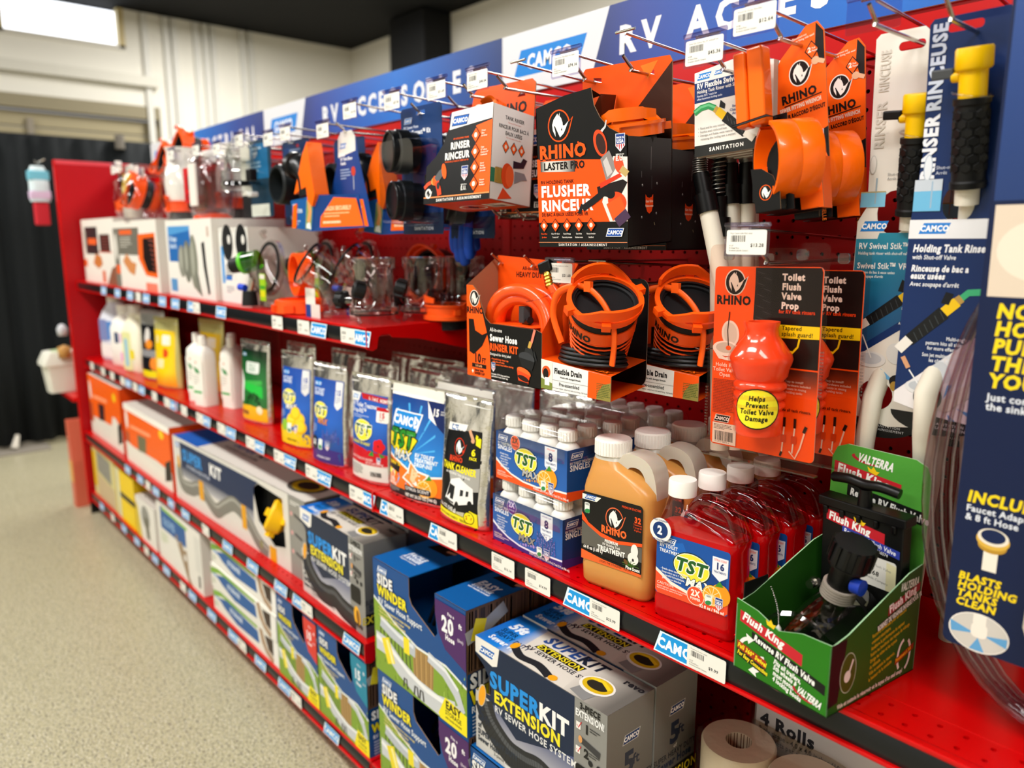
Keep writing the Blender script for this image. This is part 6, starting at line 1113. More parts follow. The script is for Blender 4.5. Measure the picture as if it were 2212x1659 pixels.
    for i in range(5): s_.cyl(at(.034 + i * .0034), at(.0365 + i * .0034), .020, mat('#c9bdae', .15, .2, trans=.4), 20)
    s_.build('threaded_spout', t, smooth=40); k = MB(); k.cyl(at(.05), at(.078), .0165, BLACK, 20); k.cyl(at(.078), at(.082), .0225, BLACK, 24); T = Matrix.Translation(at(.08)) @ d.to_track_quat('Z', 'Y').to_matrix().to_4x4(); k.lathe([(.0225, 0), (.024, .004), (.0225, .028), (.0, .029)], mat('#131415', .45), 28, T)
    for i in range(14): k.box(.0225, .0252, -.0018, .0018, .003, .027, BLACK, T @ Matrix.Rotation(2 * PI * i / 14, 4, 'Z'))
    k.build('hose_cap', t, smooth=35); u = MB(); T2 = Matrix.Translation(at(.062)); u.lathe([(0, 0), (.009, 0), (.0095, .012), (0, .013)], mat('#15359c', .4), 16, T2 @ Matrix.Translation((.014, -.004, -.004)) @ Matrix.Rotation(R(90), 4, 'Y')); u.build('blue_plug', t, smooth=40)
    for x, z in ((.022, .085), (.108, .062)): n = MB(); n.cyl((x, .125, z), (x, .108, z), .0055, STEEL, 12); n.cyl((x, .122, z), (x, .116, z), .008, STEEL, 6); n.build('bolt', t, smooth=35)
    ch = MB(); P0 = Vector((.030, .022, .108)); P1 = Vector((.052, .010, .070))
    for i in range(22): ch.lathe([(0, -.0009), (.0009, 0), (0, .0009)], mat('#cfc9be', .25, .9), 6, Matrix.Translation(P0.lerp(P1, i / 21) + Vector((.004 * math.sin(PI * i / 21), 0, 0))))
    o = ch.build('bead_chain', t); o['kind'] = 'stuff'; w_ = MB(); w_.lathe([(0, 0), (.004, 0), (.003, .008), (.0, .012)], mat('#e6e2d8', .4), 10, Matrix.Translation(P1 + Vector((.0, 0, -.008)))); w_.build('chain_end', t, smooth=True)
    tp = MB(); tp.box(-.0008, .0006, .012, .055, H - .004, H + .016, K, Matrix.Identity(4)); tp.build('black_tape', t); return t
flush()
# ---------------------------------------------------------------- base of the nearest bay
def sidewinder(label, loc, w, h, d, ft, tag_c, name='hose_support_box', open_top=True):
    t = thing(name, label, 'box', loc, 0, None); k = w / .308; B1 = mat('#0f5fa6', .36); b = MB(); x1, x2 = .13 * k, .185 * k; z1 = h * .69
    hole = [(x1, h - .002), (x1, h - .045 * k), (x1 + .012, z1 + .03), (x2 - .01, z1), (w * .71, h * .655), (w * .73, h * .69), (w * .70, h - .002)]
    b.slab([(0, 0), (w, 0), (w, h), (w * .70, h), (w * .705, h * .82), (w * .72, h * .68), (w * .69, h * .64), (x2 - .005, h * .70), (x1 + .008, h * .78), (x1, h * .84), (x1, h), (0, h)], 0, .0015, mat('#0e4a8a', .36), edge=CARD)
    b.box(0, .0015, 0, d, 0, h, B1); b.box(w - .0015, w, 0, d, 0, h, mat('#12406e', .38)); b.box(0, x1, 0, d, h - .0015, h, B1); b.box(w * .70, w, 0, d, h - .0015, h, mat('#0f5a9e', .36)); b.box(0, w, d - .002, d, 0, h, mat('#0a2a4c', .5)); b.box(0, w, 0, d, 0, .0015, B1); b.build('carton', t)
    g_ = MB(); rg = random.Random(3)
    for i in range(7): x = w * (.35 + .05 * i); g_.tube([(x, d * .3, h * .5), (x + .004, d * .4, h * .7), (x + .01, d * .5, h * .74), (x + .016, d * .6, h * .70), (x + .018, d * .7, h * .5)], .004, mat('#2a2c2e', .3), 8)
    g_.build('folded_support', t, smooth=True); W = w * 1000; H = h * 1000; p = Pr(); f = lambda a: [(x * W, z * H) for x, z in a]
    p.poly(f([(0, 0), (1, 0), (1, .40), (.8, .47), (.5, .46), (.25, .54), (0, .665)]), '#e9ece8'); p.poly(f([(0, 0), (1, 0), (1, .38), (.8, .45), (.5, .44), (.25, .52), (0, .645)]), '#7fa032')
    rg = random.Random(5)
    for i in range(60): x = rg.random(); z = rg.random() * .45; p.ln([(x * W, z * H), (x * W + rg.uniform(-3, 3), z * H + rg.uniform(5, 14))], rg.uniform(1, 2.6), rg.choice(('#5c8024', '#93b83e', '#46641c', '#a9c65a'))); p.l -= 1
    p.l += 1; p.poly(f([(.46, .06), (.66, .08), (.68, .44), (.45, .44)]), '#a8854e')
    for i in range(12): p.ln([((.48 + i * .016) * W, .10 * H), ((.47 + i * .018) * W, .43 * H)], 1.6, ('#6f5230', '#c9a468', '#8a6a3c')[i % 3]); p.l -= 1
    p.l += 1
    for i in range(9): p.ln([((.08 + .042 * i) * W, (.44 - .012 * i) * H), ((.07 + .044 * i) * W, .24 * H), ((.10 + .042 * i) * W, .22 * H)], 3.2 * k, '#2c2a28'); p.l -= 1
    p.l += 1; p.ln([((.08) * W, .47 * H), (.2 * W, .43 * H), (.36 * W, .41 * H), (.48 * W, .40 * H)], 26 * k, '#b9bfc6'); p.ln([(.08 * W, .50 * H), (.3 * W, .44 * H), (.46 * W, .43 * H)], 8 * k, '#dfe3e8'); p.ln([(.38 * W, .47 * H), (.385 * W, .33 * H)], 20 * k, '#efdc2c')
    p.ln([(.62 * W, .44 * H), (.78 * W, .40 * H), (.9 * W, .30 * H), (.95 * W, .20 * H), (.88 * W, .13 * H)], 22 * k, '#c4c9ce'); p.ln([(.62 * W, .45 * H), (.8 * W, .42 * H), (.92 * W, .33 * H)], 7 * k, '#e6e9ec'); p.ln([(.02 * W, .27 * H), (.14 * W, .27 * H), (.3 * W, .17 * H), (.5 * W, .10 * H), (.72 * W, .09 * H), (.9 * W, .14 * H)], 40 * k, '#c9cdd0'); p.ln([(.02 * W, .31 * H), (.2 * W, .27 * H), (.4 * W, .18 * H), (.6 * W, .14 * H), (.8 * W, .15 * H)], 10 * k, '#eef0f0'); p.ln([(.13 * W, .34 * H), (.20 * W, .14 * H)], 30 * k, '#efd92c'); p.ln([(.15 * W, .33 * H), (.22 * W, .15 * H)], 8 * k, '#f8f0a0')
    for i, x in enumerate((.34, .46, .52, .8, .9)): p.ln([(x * W, .02 * H), ((x + .01) * W, .10 * H), ((x + .035) * W, .10 * H), ((x + .045) * W, .02 * H)], 5 * k, '#3a3836'); p.l -= 1
    p.l += 1; p.poly(f([(.74, .0), (1, .0), (1, .17), (.79, .20), (.72, .03)]), '#f4e31a'); p.t(.87 * W, .115 * H, 15 * k, 'EASY', '#26240c', 2, al='c', sx=.85); p.t(.87 * W, .065 * H, 8.5 * k, 'STORAGE', '#26240c', 1, al='c', sx=.85); p.t(.87 * W, .03 * H, 5 * k, 'with handle included', '#3a380c', 1, al='c', sx=.75)
    p.camco(.06 * W, .90 * H, 34 * k, '#0f5fa6', '#dfe8f0'); p.t(.055 * W, .80 * H, 20 * k, 'SIDE', '#f2f2f0', 2, sx=.88, out='#13253f'); p.t(.055 * W, .70 * H, 20 * k, 'WINDER', '#f4e41a', 2, sx=.84, out='#13253f'); p.t(.06 * W, .625 * H, 12.5 * k, 'RV Sewer Hose Support', '#eaf0f4', 1, sx=.80, rot=0); p.ts(.06 * W, .575 * H, 5.2 * k, ['• Curves around obstacles for better drainage', "• Won't creep closed – Stays in place", '• Ready to use – No assembly required'], '#f0dc8a', 1, lead=1.55, sx=.76)
    p.poly(f([(.705, .965), (1, .965), (1, .52), (.80, .60), (.74, .70), (.705, .84)]) if open_top else f([(.7, .98), (1, .98), (1, .6), (.8, .6), (.7, .75)]), tag_c); p.t(.86 * W, .885 * H, 6 * k, 'Fits a', '#f0e8f0', 1, al='c'); p.t(.83 * W, .745 * H, 28 * k, ft, '#f4f2f4', 2, al='c', sx=.8); p.t(.935 * W, .835 * H, 9 * k, 'ft', '#f4f2f4', 2); p.t(.85 * W, .685 * H, 10 * k, 'Hose', '#f4f2f4', 2, al='c', sx=.8); p.t(.95 * W, .73 * H, 6 * k, '(6m)', '#d8ccd8', 1, al='c'); p.build('front_print', t)
    q = Pr(); q.t(.84 * W, d * 420, 17 * k, 'EASY', '#eef4fa', 2, al='c', sk=.1, sx=.85); q.t(.84 * W, d * 420 - 12 * k, 9 * k, 'STORAGE', '#eef4fa', 2, al='c', sk=.1, sx=.85); q.t(.84 * W, d * 420 - 20 * k, 5.4 * k, 'with handle included', '#eef4fa', 1, al='c', sk=.1, sx=.85); q.poly([(.76 * W, d * 600), (.95 * W, d * 600), (.98 * W, d * 800), (.80 * W, d * 850)], '#141414'); q.ln([(.93 * W, d * 660), (.99 * W, d * 700)], 9 * k, '#c98a6a'); q.t(.82 * W, d * 880, 13 * k, ft + "'", '#9ab0c8', 1)
    q.t(.21 * W, d * 300, 13 * k, 'FACILE', '#eef4fa', 2, al='c', sk=.1, sx=.85); q.t(.21 * W, d * 300 - 12 * k, 9 * k, 'À RANGER', '#eef4fa', 2, al='c', sk=.1, sx=.85); q.t(.21 * W, d * 300 - 20 * k, 5 * k, 'Poignée comprise', '#eef4fa', 1, al='c', sk=.1); q.poly([(.1 * W, d * 560), (.32 * W, d * 560), (.34 * W, d * 700), (.14 * W, d * 740)], '#141414'); q.ln([(.26 * W, d * 640), (.34 * W, d * 660)], 8 * k, '#c98a6a'); q.build('top_print', t, **TP(h))
    s = Pr(); s.poly([(0, H * .5), (d * 1000, H * .5), (d * 1000, H), (0, H)], '#5a4232'); rg = random.Random(9)
    for i in range(40): x = rg.random() * d * 1000; s.ln([(x, H * .52), (x + 3, H * .98)], rg.uniform(2, 5), rg.choice(('#3a2a20', '#6e523c', '#241a14', '#8a6a4c'))); s.l -= 1
    s.l += 1; s.ln([(0, H * .78), (40 * k, H * .82), (90 * k, H * .92)], 26 * k, '#9a9da0'); s.ln([(22 * k, H * .74), (34 * k, H * .90)], 26 * k, '#e2cf2a'); s.poly([(0, 0), (d * 1000, 0), (d * 1000, H * .42), (0, H * .36)], '#12508e'); s.t(8, H * .38, 26 * k, 'SIDE', '#f2f2f0', 2, sx=.85, out='#13253f'); s.t(8, H * .25, 26 * k, 'WINDER', '#f4e41a', 2, sx=.82, out='#13253f'); s.t(10, H * .18, 12 * k, 'RV Sewer Hose Support', '#eaf0f4', 1, sx=.8); s.greek(12, H * .14, 60, 6, 7, '#cfdcea', .4); s.build('end_print', t, **RT(w)); return t
sidewinder('large blue hose support box with purple 20 ft tag, stacked on its twin', (.038, -.031, .352), .308, .242, .20, '20', '#4a2160')
dup(bpy.data.objects['hose_support_box'], (.040, -.029, .109), 0, 'large blue hose support box with purple 20 ft tag, bottom of the pair')
def superbox(label, loc, w=.305, d=.105, h=.212, name='hose_extension_box', dark=False):
    t = thing(name, label, 'box', loc, 0, None); W = w * 1000; H = h * 1000; dd = d * 1000; NV = mat('#10233f', .34); GR = mat('#6b6a66', .4); b = MB()
    b.slab([(0, 0), (w, 0), (w, h), (0, h), (0, h * .84), (.022, h * .78), (.036, h * .70), (.042, h * .60), (.040, h * .55), (.0, h * .52)], 0, .0015, NV, edge=CARD); b.box(w - .0015, w, 0, d, 0, h, GR); b.box(0, w, 0, d, h - .0015, h, mat('#dcd6ca', .36)); b.box(0, .0015, .03, d, 0, h, CARD); b.box(0, w, d - .0015, d, 0, h, GR); b.box(0, w, 0, d, 0, .0015, GR); b.build('carton', t)
    p = Pr(); X2 = W * .785; p.r(X2, 0, W, H, '#8b8a85'); p.poly([(0, 0), (X2, 0), (X2, H * .52), (W * .35, H * .32), (W * .14, H * .50), (0, H * .5)], grad([(0, '#e6e2da'), (.4, '#b9b8be'), (1, '#3c4a78')], 2, .34, length=h * .5)); p.poly([(0, 0), (W * .26, 0), (W * .12, H * .5), (0, H * .52)], '#c9c7c2')
    p.poly([(0, H), (W * .21, H), (W * .19, H * .84), (W * .15, H * .815), (0, H * .86)], '#ece9e2'); p.camco(W * .035, H * .875, W * .135, '#0f62b4', None)
    p.t(W * .13, H * .64, H * .13, 'SUPER', '#1f8fe0', 2, sx=1.0); p.t(W * .53, H * .64, H * .13, 'KIT', '#f2f2f0', 2, sx=1.0); p.t(W * .165, H * .525, H * .095, 'EXTENSION', '#f2e22a', 2, sx=.92); p.t(W * .17, H * .44, H * .055, 'RV SEWER HOSE SYSTEM', '#e6e6e4', 1, sx=.92, sp=.6)
    P = spline([(W * .07, H * .46, 0), (W * .13, H * .30, 0), (W * .28, H * .17, 0), (W * .42, H * .16, 0), (W * .54, H * .19, 0), (W * .68, H * .14, 0), (W * .86, H * .12, 0)], 7); p.ln([(q.x, q.y) for q in P], H * .24, '#26282b'); p.ln([(q.x, q.y + H * .05) for q in P], H * .05, '#4f5256')
    for i in range(2, 40): q = P[i]; d_ = (P[min(i + 1, len(P) - 1)] - P[i - 1]).normalized(); p.ln([(q.x - d_.y * H * .115, q.y + d_.x * H * .115), (q.x + d_.y * H * .115, q.y - d_.x * H * .115)], .8, '#17181a'); p.l -= 1
    p.l += 1; p.e(W * .055, H * .50, W * .035, H * .11, '#c9bfae', rot=-14); p.e(W * .058, H * .50, W * .028, H * .10, '#f0a51c', rot=-14); p.e(W * .88, H * .17, W * .045, H * .11, '#f2b01e', rot=8); p.e(W * .89, H * .17, W * .024, H * .075, '#8a5a10', rot=8)
    p.t(W * .02, H * .27, H * .12, '5', '#1a2436', 2); p.t(W * .085, H * .27, H * .07, 'ft', '#1a2436', 1); p.ts(W * .02, H * .20, H * .045, ['of', 'SUPER HEAVY DUTY', 'Sewer Hose'], '#26303f', 2, sx=.75, lead=1.35); p.t(W * .16, H * .04, H * .03, '3-piece kit with swivel fittings', '#4a4a4a', 0)
    p.t(W * .89, H * .935, H * .045, '3-PIECE', '#1c1c1c', 2, al='c', sx=.8); p.t(W * .89, H * .87, H * .05, 'EXTENSION!', '#f0f0ee', 2, al='c', sx=.6)
    for zz, n_ in ((.77, '1'), (.58, '2')): p.r(W * .80, H * zz, W * .83, H * (zz + .055), '#efece6'); p.ln([(W * .805, H * (zz + .03)), (W * .815, H * (zz + .01)), (W * .835, H * (zz + .065))], 1.6, '#c8202c'); p.t(W * .855, H * zz, H * .065, n_, '#1c1c1c', 2); p.greek(W * .89, H * (zz + .05), W * .08, 2, 4, '#3a3a3a')
    p.ln([(W * .83, H * .70), (W * .96, H * .665)], H * .05, '#3a3a3c'); p.e(W * .83, H * .70, 4, 6, '#d89a5a'); p.e(W * .90, H * .56, 4.5, 5, '#1e1f21'); p.e(W * .955, H * .56, 4.5, 5, '#1e1f21'); p.rr(W * .80, H * .32, W * .94, H * .50, 6, '#101112'); p.t(W * .9, H * .06, H * .06, 'revo', '#26262a', 2, al='c', sx=.9); p.build('front_print', t)
    q = Pr(); q.poly([(0, 0), (W * .28, 0), (W * .24, dd), (0, dd)], grad([(0, '#0f6fd2'), (.6, '#1a84dc'), (1, '#dcd6ca')], 0, .34, length=w * .3)); q.poly([(W * .70, 0), (W, 0), (W, dd), (W * .62, dd)], grad([(0, '#dcd6ca'), (1, '#6b6862')], 0, .34, length=w * .3, off=w * .66)); q.t(W * .05, dd * .58, dd * .20, '5ft', '#eaf2fa', 2, sk=.2); q.t(W * .13, dd * .6, dd * .12, 'of', '#eaf2fa', 1); q.ts(W * .05, dd * .42, dd * .10, ['SUPER', 'HEAVY DUTY'], '#0d2a52', 1, sx=.85, lead=1.3); q.t(W * .06, dd * .12, dd * .12, 'Sewer Hose', '#eaf2fa', 2, sx=.85); q.t(W * .30, dd * .70, dd * .21, 'SUPER', '#274a8c', 2, sk=.2); q.t(W * .56, dd * .70, dd * .21, 'KIT', '#1c2434', 2, sk=.2); q.poly([(W * .31, dd * .48), (W * .64, dd * .48), (W * .66, dd * .64), (W * .33, dd * .64)], '#141414'); q.t(W * .485, dd * .50, dd * .12, 'EXTENSION', '#e9d92c', 1, al='c', sx=.95); q.t(W * .28, dd * .36, dd * .09, 'RV SEWER HOSE SYSTEM', '#22262e', 1, sp=.4)
    P = spline([(W * .24, dd * .25, 0), (W * .34, dd * .12, 0), (W * .46, dd * .16, 0), (W * .58, dd * .06, 0)], 6); q.ln([(v.x, v.y) for v in P], dd * .14, '#26282c'); q.e(W * .235, dd * .27, dd * .07, dd * .1, '#f0a51c'); q.e(W * .60, dd * .08, dd * .08, dd * .07, '#f0a51c'); q.ln([(W * .78, dd * .04), (W * .80, dd * .3)], dd * .34, '#8a8a88'); q.e(W * .80, dd * .42, dd * .30, dd * .22, '#ece9e0'); q.e(W * .80, dd * .43, dd * .26, dd * .18, '#d8b41c'); q.e(W * .80, dd * .43, dd * .19, dd * .11, '#2c2a22'); q.ln([(W * .73, dd * .52), (W * .80, dd * .56), (W * .87, dd * .46)], dd * .06, '#f2d02a'); q.t(W * .93, dd * .76, dd * .12, 'revo', '#26262a', 2, al='c'); q.build('top_print', t, **TP(h))
    s = Pr(); s.r(0, 0, dd, H, grad([(0, '#3a3936'), (1, '#7d7b76')], 2, .4, length=h)); s.camco(dd * .34, H * .70, dd * .36, '#16386e', '#c8c8c4'); s.t(dd * .36, H * .46, H * .16, '5', '#1e2a40', 2); s.t(dd * .56, H * .50, H * .08, 'ft', '#1e2a40', 1); s.t(dd * .5, H * .41, H * .03, 'of', '#cfcdc6', 1, al='c'); s.t(dd * .5, H * .35, H * .045, 'SUPER HEAVY DUTY', '#1e222a', 1, al='c', sx=.8); s.t(dd * .5, H * .28, H * .06, 'Sewer Hose', '#1e2a40', 2, al='c', sx=.85); s.r(0, H * .12, dd, H * .25, '#131312'); s.t(dd * .5, H * .15, H * .075, 'EXTENSION', '#e2d02a', 1, al='c', sx=.85, sp=1); s.build('end_print', t, **RT(w)); return t
sb = superbox('grey and navy hose extension box in front, at the foot of the nearest bay', (.358, -.020, .339))
dup(sb, (.360, .088, .341), 0, 'grey and navy hose extension box directly behind the front one')
sw15 = sidewinder('blue hose support box lying under the near extension box', (.336, -.026, .109), .32, .228, .20, '15', '#1483a0')
# ---------------------------------------------------------------- toilet rolls
def roll(par, x, y, z, ax='z', m=None):
    b = MB(); PW = mat('#ece6d6', .75, noise_b=.3, nscale=60); b.lathe([(.02, 0), (.054, 0), (.0565, .004), (.0565, .098), (.054, .102), (.02, .102), (.02, 0)], PW, 36, caps=False); b.lathe([(.0201, .001), (.0201, .101)], mat('#6f5a48', .8), 24, caps=False); o = b.build('roll', par, smooth=40); o.location = (x, y, z); return o
tp = thing('toilet_roll_pack', 'wrapped toilet roll pack standing on the bottom shelf, cores upward', 'toilet paper', (.683, .132, .109), 0)
for i in range(2):
    for k in range(3): roll(tp, .062 + .115 * i, .062, .103 * k + .04)
MB().box(.01, .222, .01, .115, 0, .04, mat('#d8d0c0', .6)).build('paper_tray', tp, bevel=.004)
f = MB(); f.loft([rrect(.236, .122, .05, 6, .120, .062, z) for z in (.0, .2, .352)] + [rrect(.22, .108, .05, 6, .120, .062, .358)], clear('#fff8ec', .97, .12, .7)); f.build('film', tp, smooth=60)
tq = thing('tissue_multipack', 'toilet roll pack reading 4 Rolls behind the front one, rolls upright', 'toilet paper', (.70, .258, .109), 0)
for i in range(3):
    for k in range(4): roll(tq, .062 + .115 * i, .062, .103 * k + .004)
f = MB(); f.loft([rrect(.35, .124, .055, 6, .177, .062, z) for z in (.0, .25, .428)] + [rrect(.33, .10, .05, 6, .177, .062, .434)], clear('#f4f2f0', .95, .14, .8)); f.build('film', tq, smooth=60)
p = Pr(); p.r(0, 28, 215, 112, mat('#b9b6b4', .5)); p.t(8, 60, 20, '4 Rolls', '#22242a', 2); p.t(6, 47, 8, '2 ply tissue - 4.0 x 4.0 inches (10 cm x 10 cm)', '#2a2c32', 1, sx=.8); p.t(6, 35, 8, '500 sheets per roll - 216 sq ft (20 m²)', '#2a2c32', 1, sx=.82); p.build('film_print', tq, O=(.036, -.0008, .290))
# ---------------------------------------------------------------- hanging goods, middle and far bays
ZU = 1.0503
def blister(name, label, loc, w, h, card, pr, parts, group=None, depth=.05, cat='blister pack', shell=True, rz=0):
    t = thing(name, label, cat, loc, rz, group); b = MB(); b.slab(rr2(0, 0, w, h, .008, 3), 0, .001, card, holes=[rr2(w / 2 - .015, h - .016, w / 2 + .015, h - .008, .003, 2)]); b.build('card', t)
    if pr: pr.build('card_print', t)
    parts(t)
    if shell:
        s = MB(); x0, x1, z0, z1 = .01, w - .01, .02, h * .72
        s.loft([[(q[0], -.001, q[1]) for q in rr2(x0 - .004, z0 - .004, x1 + .004, z1 + .004, .02, 4)], [(q[0], -depth, q[1]) for q in rr2(x0, z0, x1, z1, .02, 4)]], clear('#f6f8ff', .96, .07, .9)); s.build('clear_shell', t, smooth=50)
    return t
def capdisc(t, x, z, r, ln, m=None, y=-.003, rz=0):
    b = MB(); m = m or mat('#0d0f11', .28); M = Matrix.Translation((x, y, z)) @ Matrix.Rotation(R(rz), 4, 'Z') @ Matrix.Rotation(R(90), 4, 'X')
    b.lathe([(r * .9, 0), (r * .9, ln * .3), (r, ln * .32), (r, ln * .7), (r * .94, ln * .74), (r * .94, ln * .97), (r * .90, ln), (r * .82, ln), (r * .80, ln * .94), (0, ln * .93)], m, 32, M); b.build('black_cap', t, smooth=40)
def twist_parts(t):
    capdisc(t, .052, .152, .041, .055, rz=-14); capdisc(t, .060, .062, .038, .055, rz=-14)
p = Pr(); p.poly([(0, 0), (135, 0), (135, 40), (0, 40)], '#10223f'); p.poly([(0, 40), (135, 40), (135, 200), (0, 200)], '#14386e'); p.camco(12, 208, 26, '#2a7fd0', '#e8ecf2'); p.t(10, 198, 5, 'RV Sewer Hose', '#dfe6f2', 1); p.t(10, 186, 8, 'Twist Connect™ Kit', '#f2f4f8', 2, sx=.8); p.t(10, 179, 4, 'with straight & wye', '#cfd8e8', 0); p.t(40, 8, 6, 'SANITATION', '#c8ccd4', 1, sp=1)
tw = blister('twist_cap_blister', 'clear blister with two black twist caps on a blue card, in front', (.004, .085, 1.232), .135, .236, mat('#14386e', .35), p, twist_parts, depth=.058)
dup(tw, (.075, .15, 1.224), 0, 'second twist cap blister pack with blue card, behind and right of the first')
hook(.075, 1.455, 'chrome hook for the twist cap blisters with a $11.69 ticket', '$11.69', 2, tk=.09, tkz=1.497); hook(.02, 1.455, 'bare chrome hook with a white ticket at the right end of the middle bay', '$27.30', 3, pr=[], tk=0, tkz=1.497)
# blue and orange elbow cards
def elbow_card():
    t = thing('elbow_support_card', 'blue and orange folded card with a black elbow, hanging in front', 'hose fitting', (-.345, .085, 1.248), 0); b = MB(); BL = mat('#0f3f86', .36)
    b.slab([(.02, .0), (.235, .0), (.215, .06), (.20, .10), (.182, .15), (.172, .19), (.158, .203), (.11, .203), (.098, .19), (.095, .15), (.05, .06)], 0, .001, BL); b.slab([(-.03, .0), (.055, -.008), (.075, .07), (-.045, .062)], -.05, -.049, mat('#14589c', .36)); b.add([(.055, -.049, -.008), (.20, -.001, 0), (.18, -.001, .07), (.075, -.049, .07)], [(0, 1, 2, 3)], BL); b.build('card', t); q = Pr(); q.poly([(24, 8), (150, 8), (132, 66), (34, 74)], '#ff6a10'); q.t(36, 44, 8, 'HOLDS SECURELY', '#ffd9a8', 2, sx=.78); q.greek(38, 36, 84, 2, 6, '#ffc890'); q.greek(34, 16, 100, 1, 7, '#ffe0b8', .7); q.build('fold_print', t, O=(.055, -.0492, -.008), U=(.949, .314, .02), V=(0, 0, 1))
    p = Pr(); p.poly([(96, 150), (172, 160), (172, 190), (158, 203), (112, 203), (98, 190)], '#e9e6de'); p.camco(104, 168, 30, '#1f6fc0', None); p.ts(106, 152, 6, ['2 Pack', 'RV Twist Elbow', 'Handle'], '#eef2f6', 2, sx=.8); p.greek(104, 122, 44, 4, 6, '#a9c0e0'); p.poly([(90, 8), (215, 2), (196, 58), (110, 62)], '#ff6a10'); p.t(112, 36, 8, 'HOLDS SECURELY', '#ffd9a8', 2, sx=.75); p.greek(112, 30, 70, 2, 6, '#ffc890'); p.greek(112, 14, 70, 1, 6, '#ffe0b8', .7); p.e(160, 118, 9, 10, '#c8402c'); p.ln([(160, 108), (160, 80)], 2, '#d6dae0'); p.build('card_print', t)
    q = Pr(); q.ts(-34, 46, 8, ['EASY', 'ROTATION', 'GRIP'], '#dfe8f2', 2, sx=.7); q.greek(-30, 14, 36, 2, 6, '#b9cce4'); q.poly([(36, 60), (66, 64), (52, -4), (24, -2)], '#7f9a5a'); q.ln([(46, 62), (50, 34), (40, 12)], 15, '#dd9a5c'); q.poly([(28, 0), (52, -4), (48, 12), (32, 10)], '#e4e8e4'); q.build('flap_print', t, O=(0, -.0501, 0))
    o = MB(); o.slab([(-.015, .075), (.035, .16), (.06, .185), (.072, .12), (.085, .07), (.07, .045), (.05, .06), (.045, .09)], -.055, -.02, ORP); o.slab([(-.04, .0), (-.02, .0), (-.01, .055), (-.03, .05)], -.052, -.02, ORP); o.build('orange_handle', t, bevel=.003)
    e = MB(); e.tube(spline([(-.035, -.03, .14), (-.015, -.03, .135), (.01, -.03, .11), (.018, -.03, .07)], 5), .026, mat('#101214', .3), 18); e.lathe([(.024, 0), (.031, .003), (.031, .02), (.024, .022)], mat('#131517', .3), 24, Matrix.Translation((-.038, -.03, .14)) @ Matrix.Rotation(R(-80), 4, 'Y')); e.build('black_elbow', t, smooth=50); return t
ec = elbow_card(); dup(ec, (-.19, .17, 1.24), 0, 'second blue and orange folded card, behind and right of the first')
hook(-.21, 1.452, 'chrome hook above the blue and orange folded cards, with a white ticket', '$13.90', 2, tk=.07, tkz=1.499); hook(-.26, 1.45, 'small hook ticket left of the blue and orange cards', '$8.75', 5, pr=[], tk=0, tkz=1.472)
# black ring on navy card
def ring_parts(t): b = MB(); M = Matrix.Translation((.062, -.003, .095)) @ Matrix.Rotation(R(90), 4, 'X') @ Matrix.Rotation(R(-10), 4, 'Z'); b.lathe([(.034, 0), (.046, .002), (.048, .02), (.047, .042), (.043, .046), (.038, .046), (.036, .03), (.034, 0)], mat('#1c2022', .32), 32, M, caps=False); b.lathe([(.0, .003), (.036, .003)], mat('#050505', .6), 24, M, caps=False); b.build('rubber_ring', t, smooth=40)
p = Pr(); p.poly([(0, 20), (145, 20), (145, 195), (0, 195)], '#10305e'); p.greek(20, 175, 90, 4, 12, '#8aa0c4'); p.e(86, 186, 8, 4, '#b0303c'); p.rr(8, 150, 40, 185, 3, '#163c78'); p.t(30, 14, 8, 'BAYONET', '#9aa6b8', 1)
rk = blister('rubber_ring_card', 'navy card with a large black rubber ring in the middle bay', (-.55, .095, 1.258), .145, .2, mat('#0d2242', .35), p, ring_parts, shell=False)
dup(rk, (-.415, .165, 1.255), 0, 'second navy card with a black ring, right of and behind the first'); hook(-.475, 1.452, 'chrome hook holding the black ring cards, with a white ticket', '$19.99', 4, tk=.03, tkz=1.484)
# clear bayonet fitting blister
def bay_parts(t):
    b = MB(); C_ = clear('#f6f8f6', .95, .05, 1.5); M = Matrix.Translation((.09, -.04, .09)); b.lathe([(.036, .06), (.04, .03), (.048, .028), (.05, .012), (.048, .0), (.05, -.004), (.05, -.02), (.042, -.024)], C_, 32, M, caps=False); b.lathe([(.047, .002), (.047, -.006)], BLACK, 32, M, caps=False); b.tube(spline([(.0, 0, .05), (.01, 0, .075), (.035, 0, .085)], 5), .036, C_, 20, M, caps=False); b.build('clear_fitting', t, smooth=50); k = MB(); k.box(.15, .18, -.05, -.03, .09, .12, BLACK); k.build('clip', t, bevel=.003); k = MB(); k.box(.15, .18, -.05, -.03, .05, .062, mat('#cfd0cc', .4)); k.build('clip', t, bevel=.003)
p = Pr(); p.poly([(70, 100), (180, 100), (180, 190), (70, 190)], '#0f6a9c'); p.greek(80, 176, 70, 2, 12, '#bcd8e8'); p.greek(80, 140, 60, 3, 10, '#a8c8dc'); p.r(0, 60, 66, 200, '#d8d4c8'); p.r(60, 2, 176, 34, '#d9dcd0'); p.r(0, 0, 60, 60, '#101418')
blister('clear_fitting_blister', 'teal card with a large clear bayonet fitting and black gasket', (-.84, .105, 1.282), .20, .2, mat('#14384e', .35), p, bay_parts, shell=False); hook(-.72, 1.465, 'chrome hook for the teal fitting card with a blurred white ticket', '$21.00', 3, tk=.0, tkz=1.494); hook(-.56, 1.462, 'chrome scan arm with a blurred ticket over the ring cards', '$17.45', 1, pr=[], tk=.02, tkz=1.48)
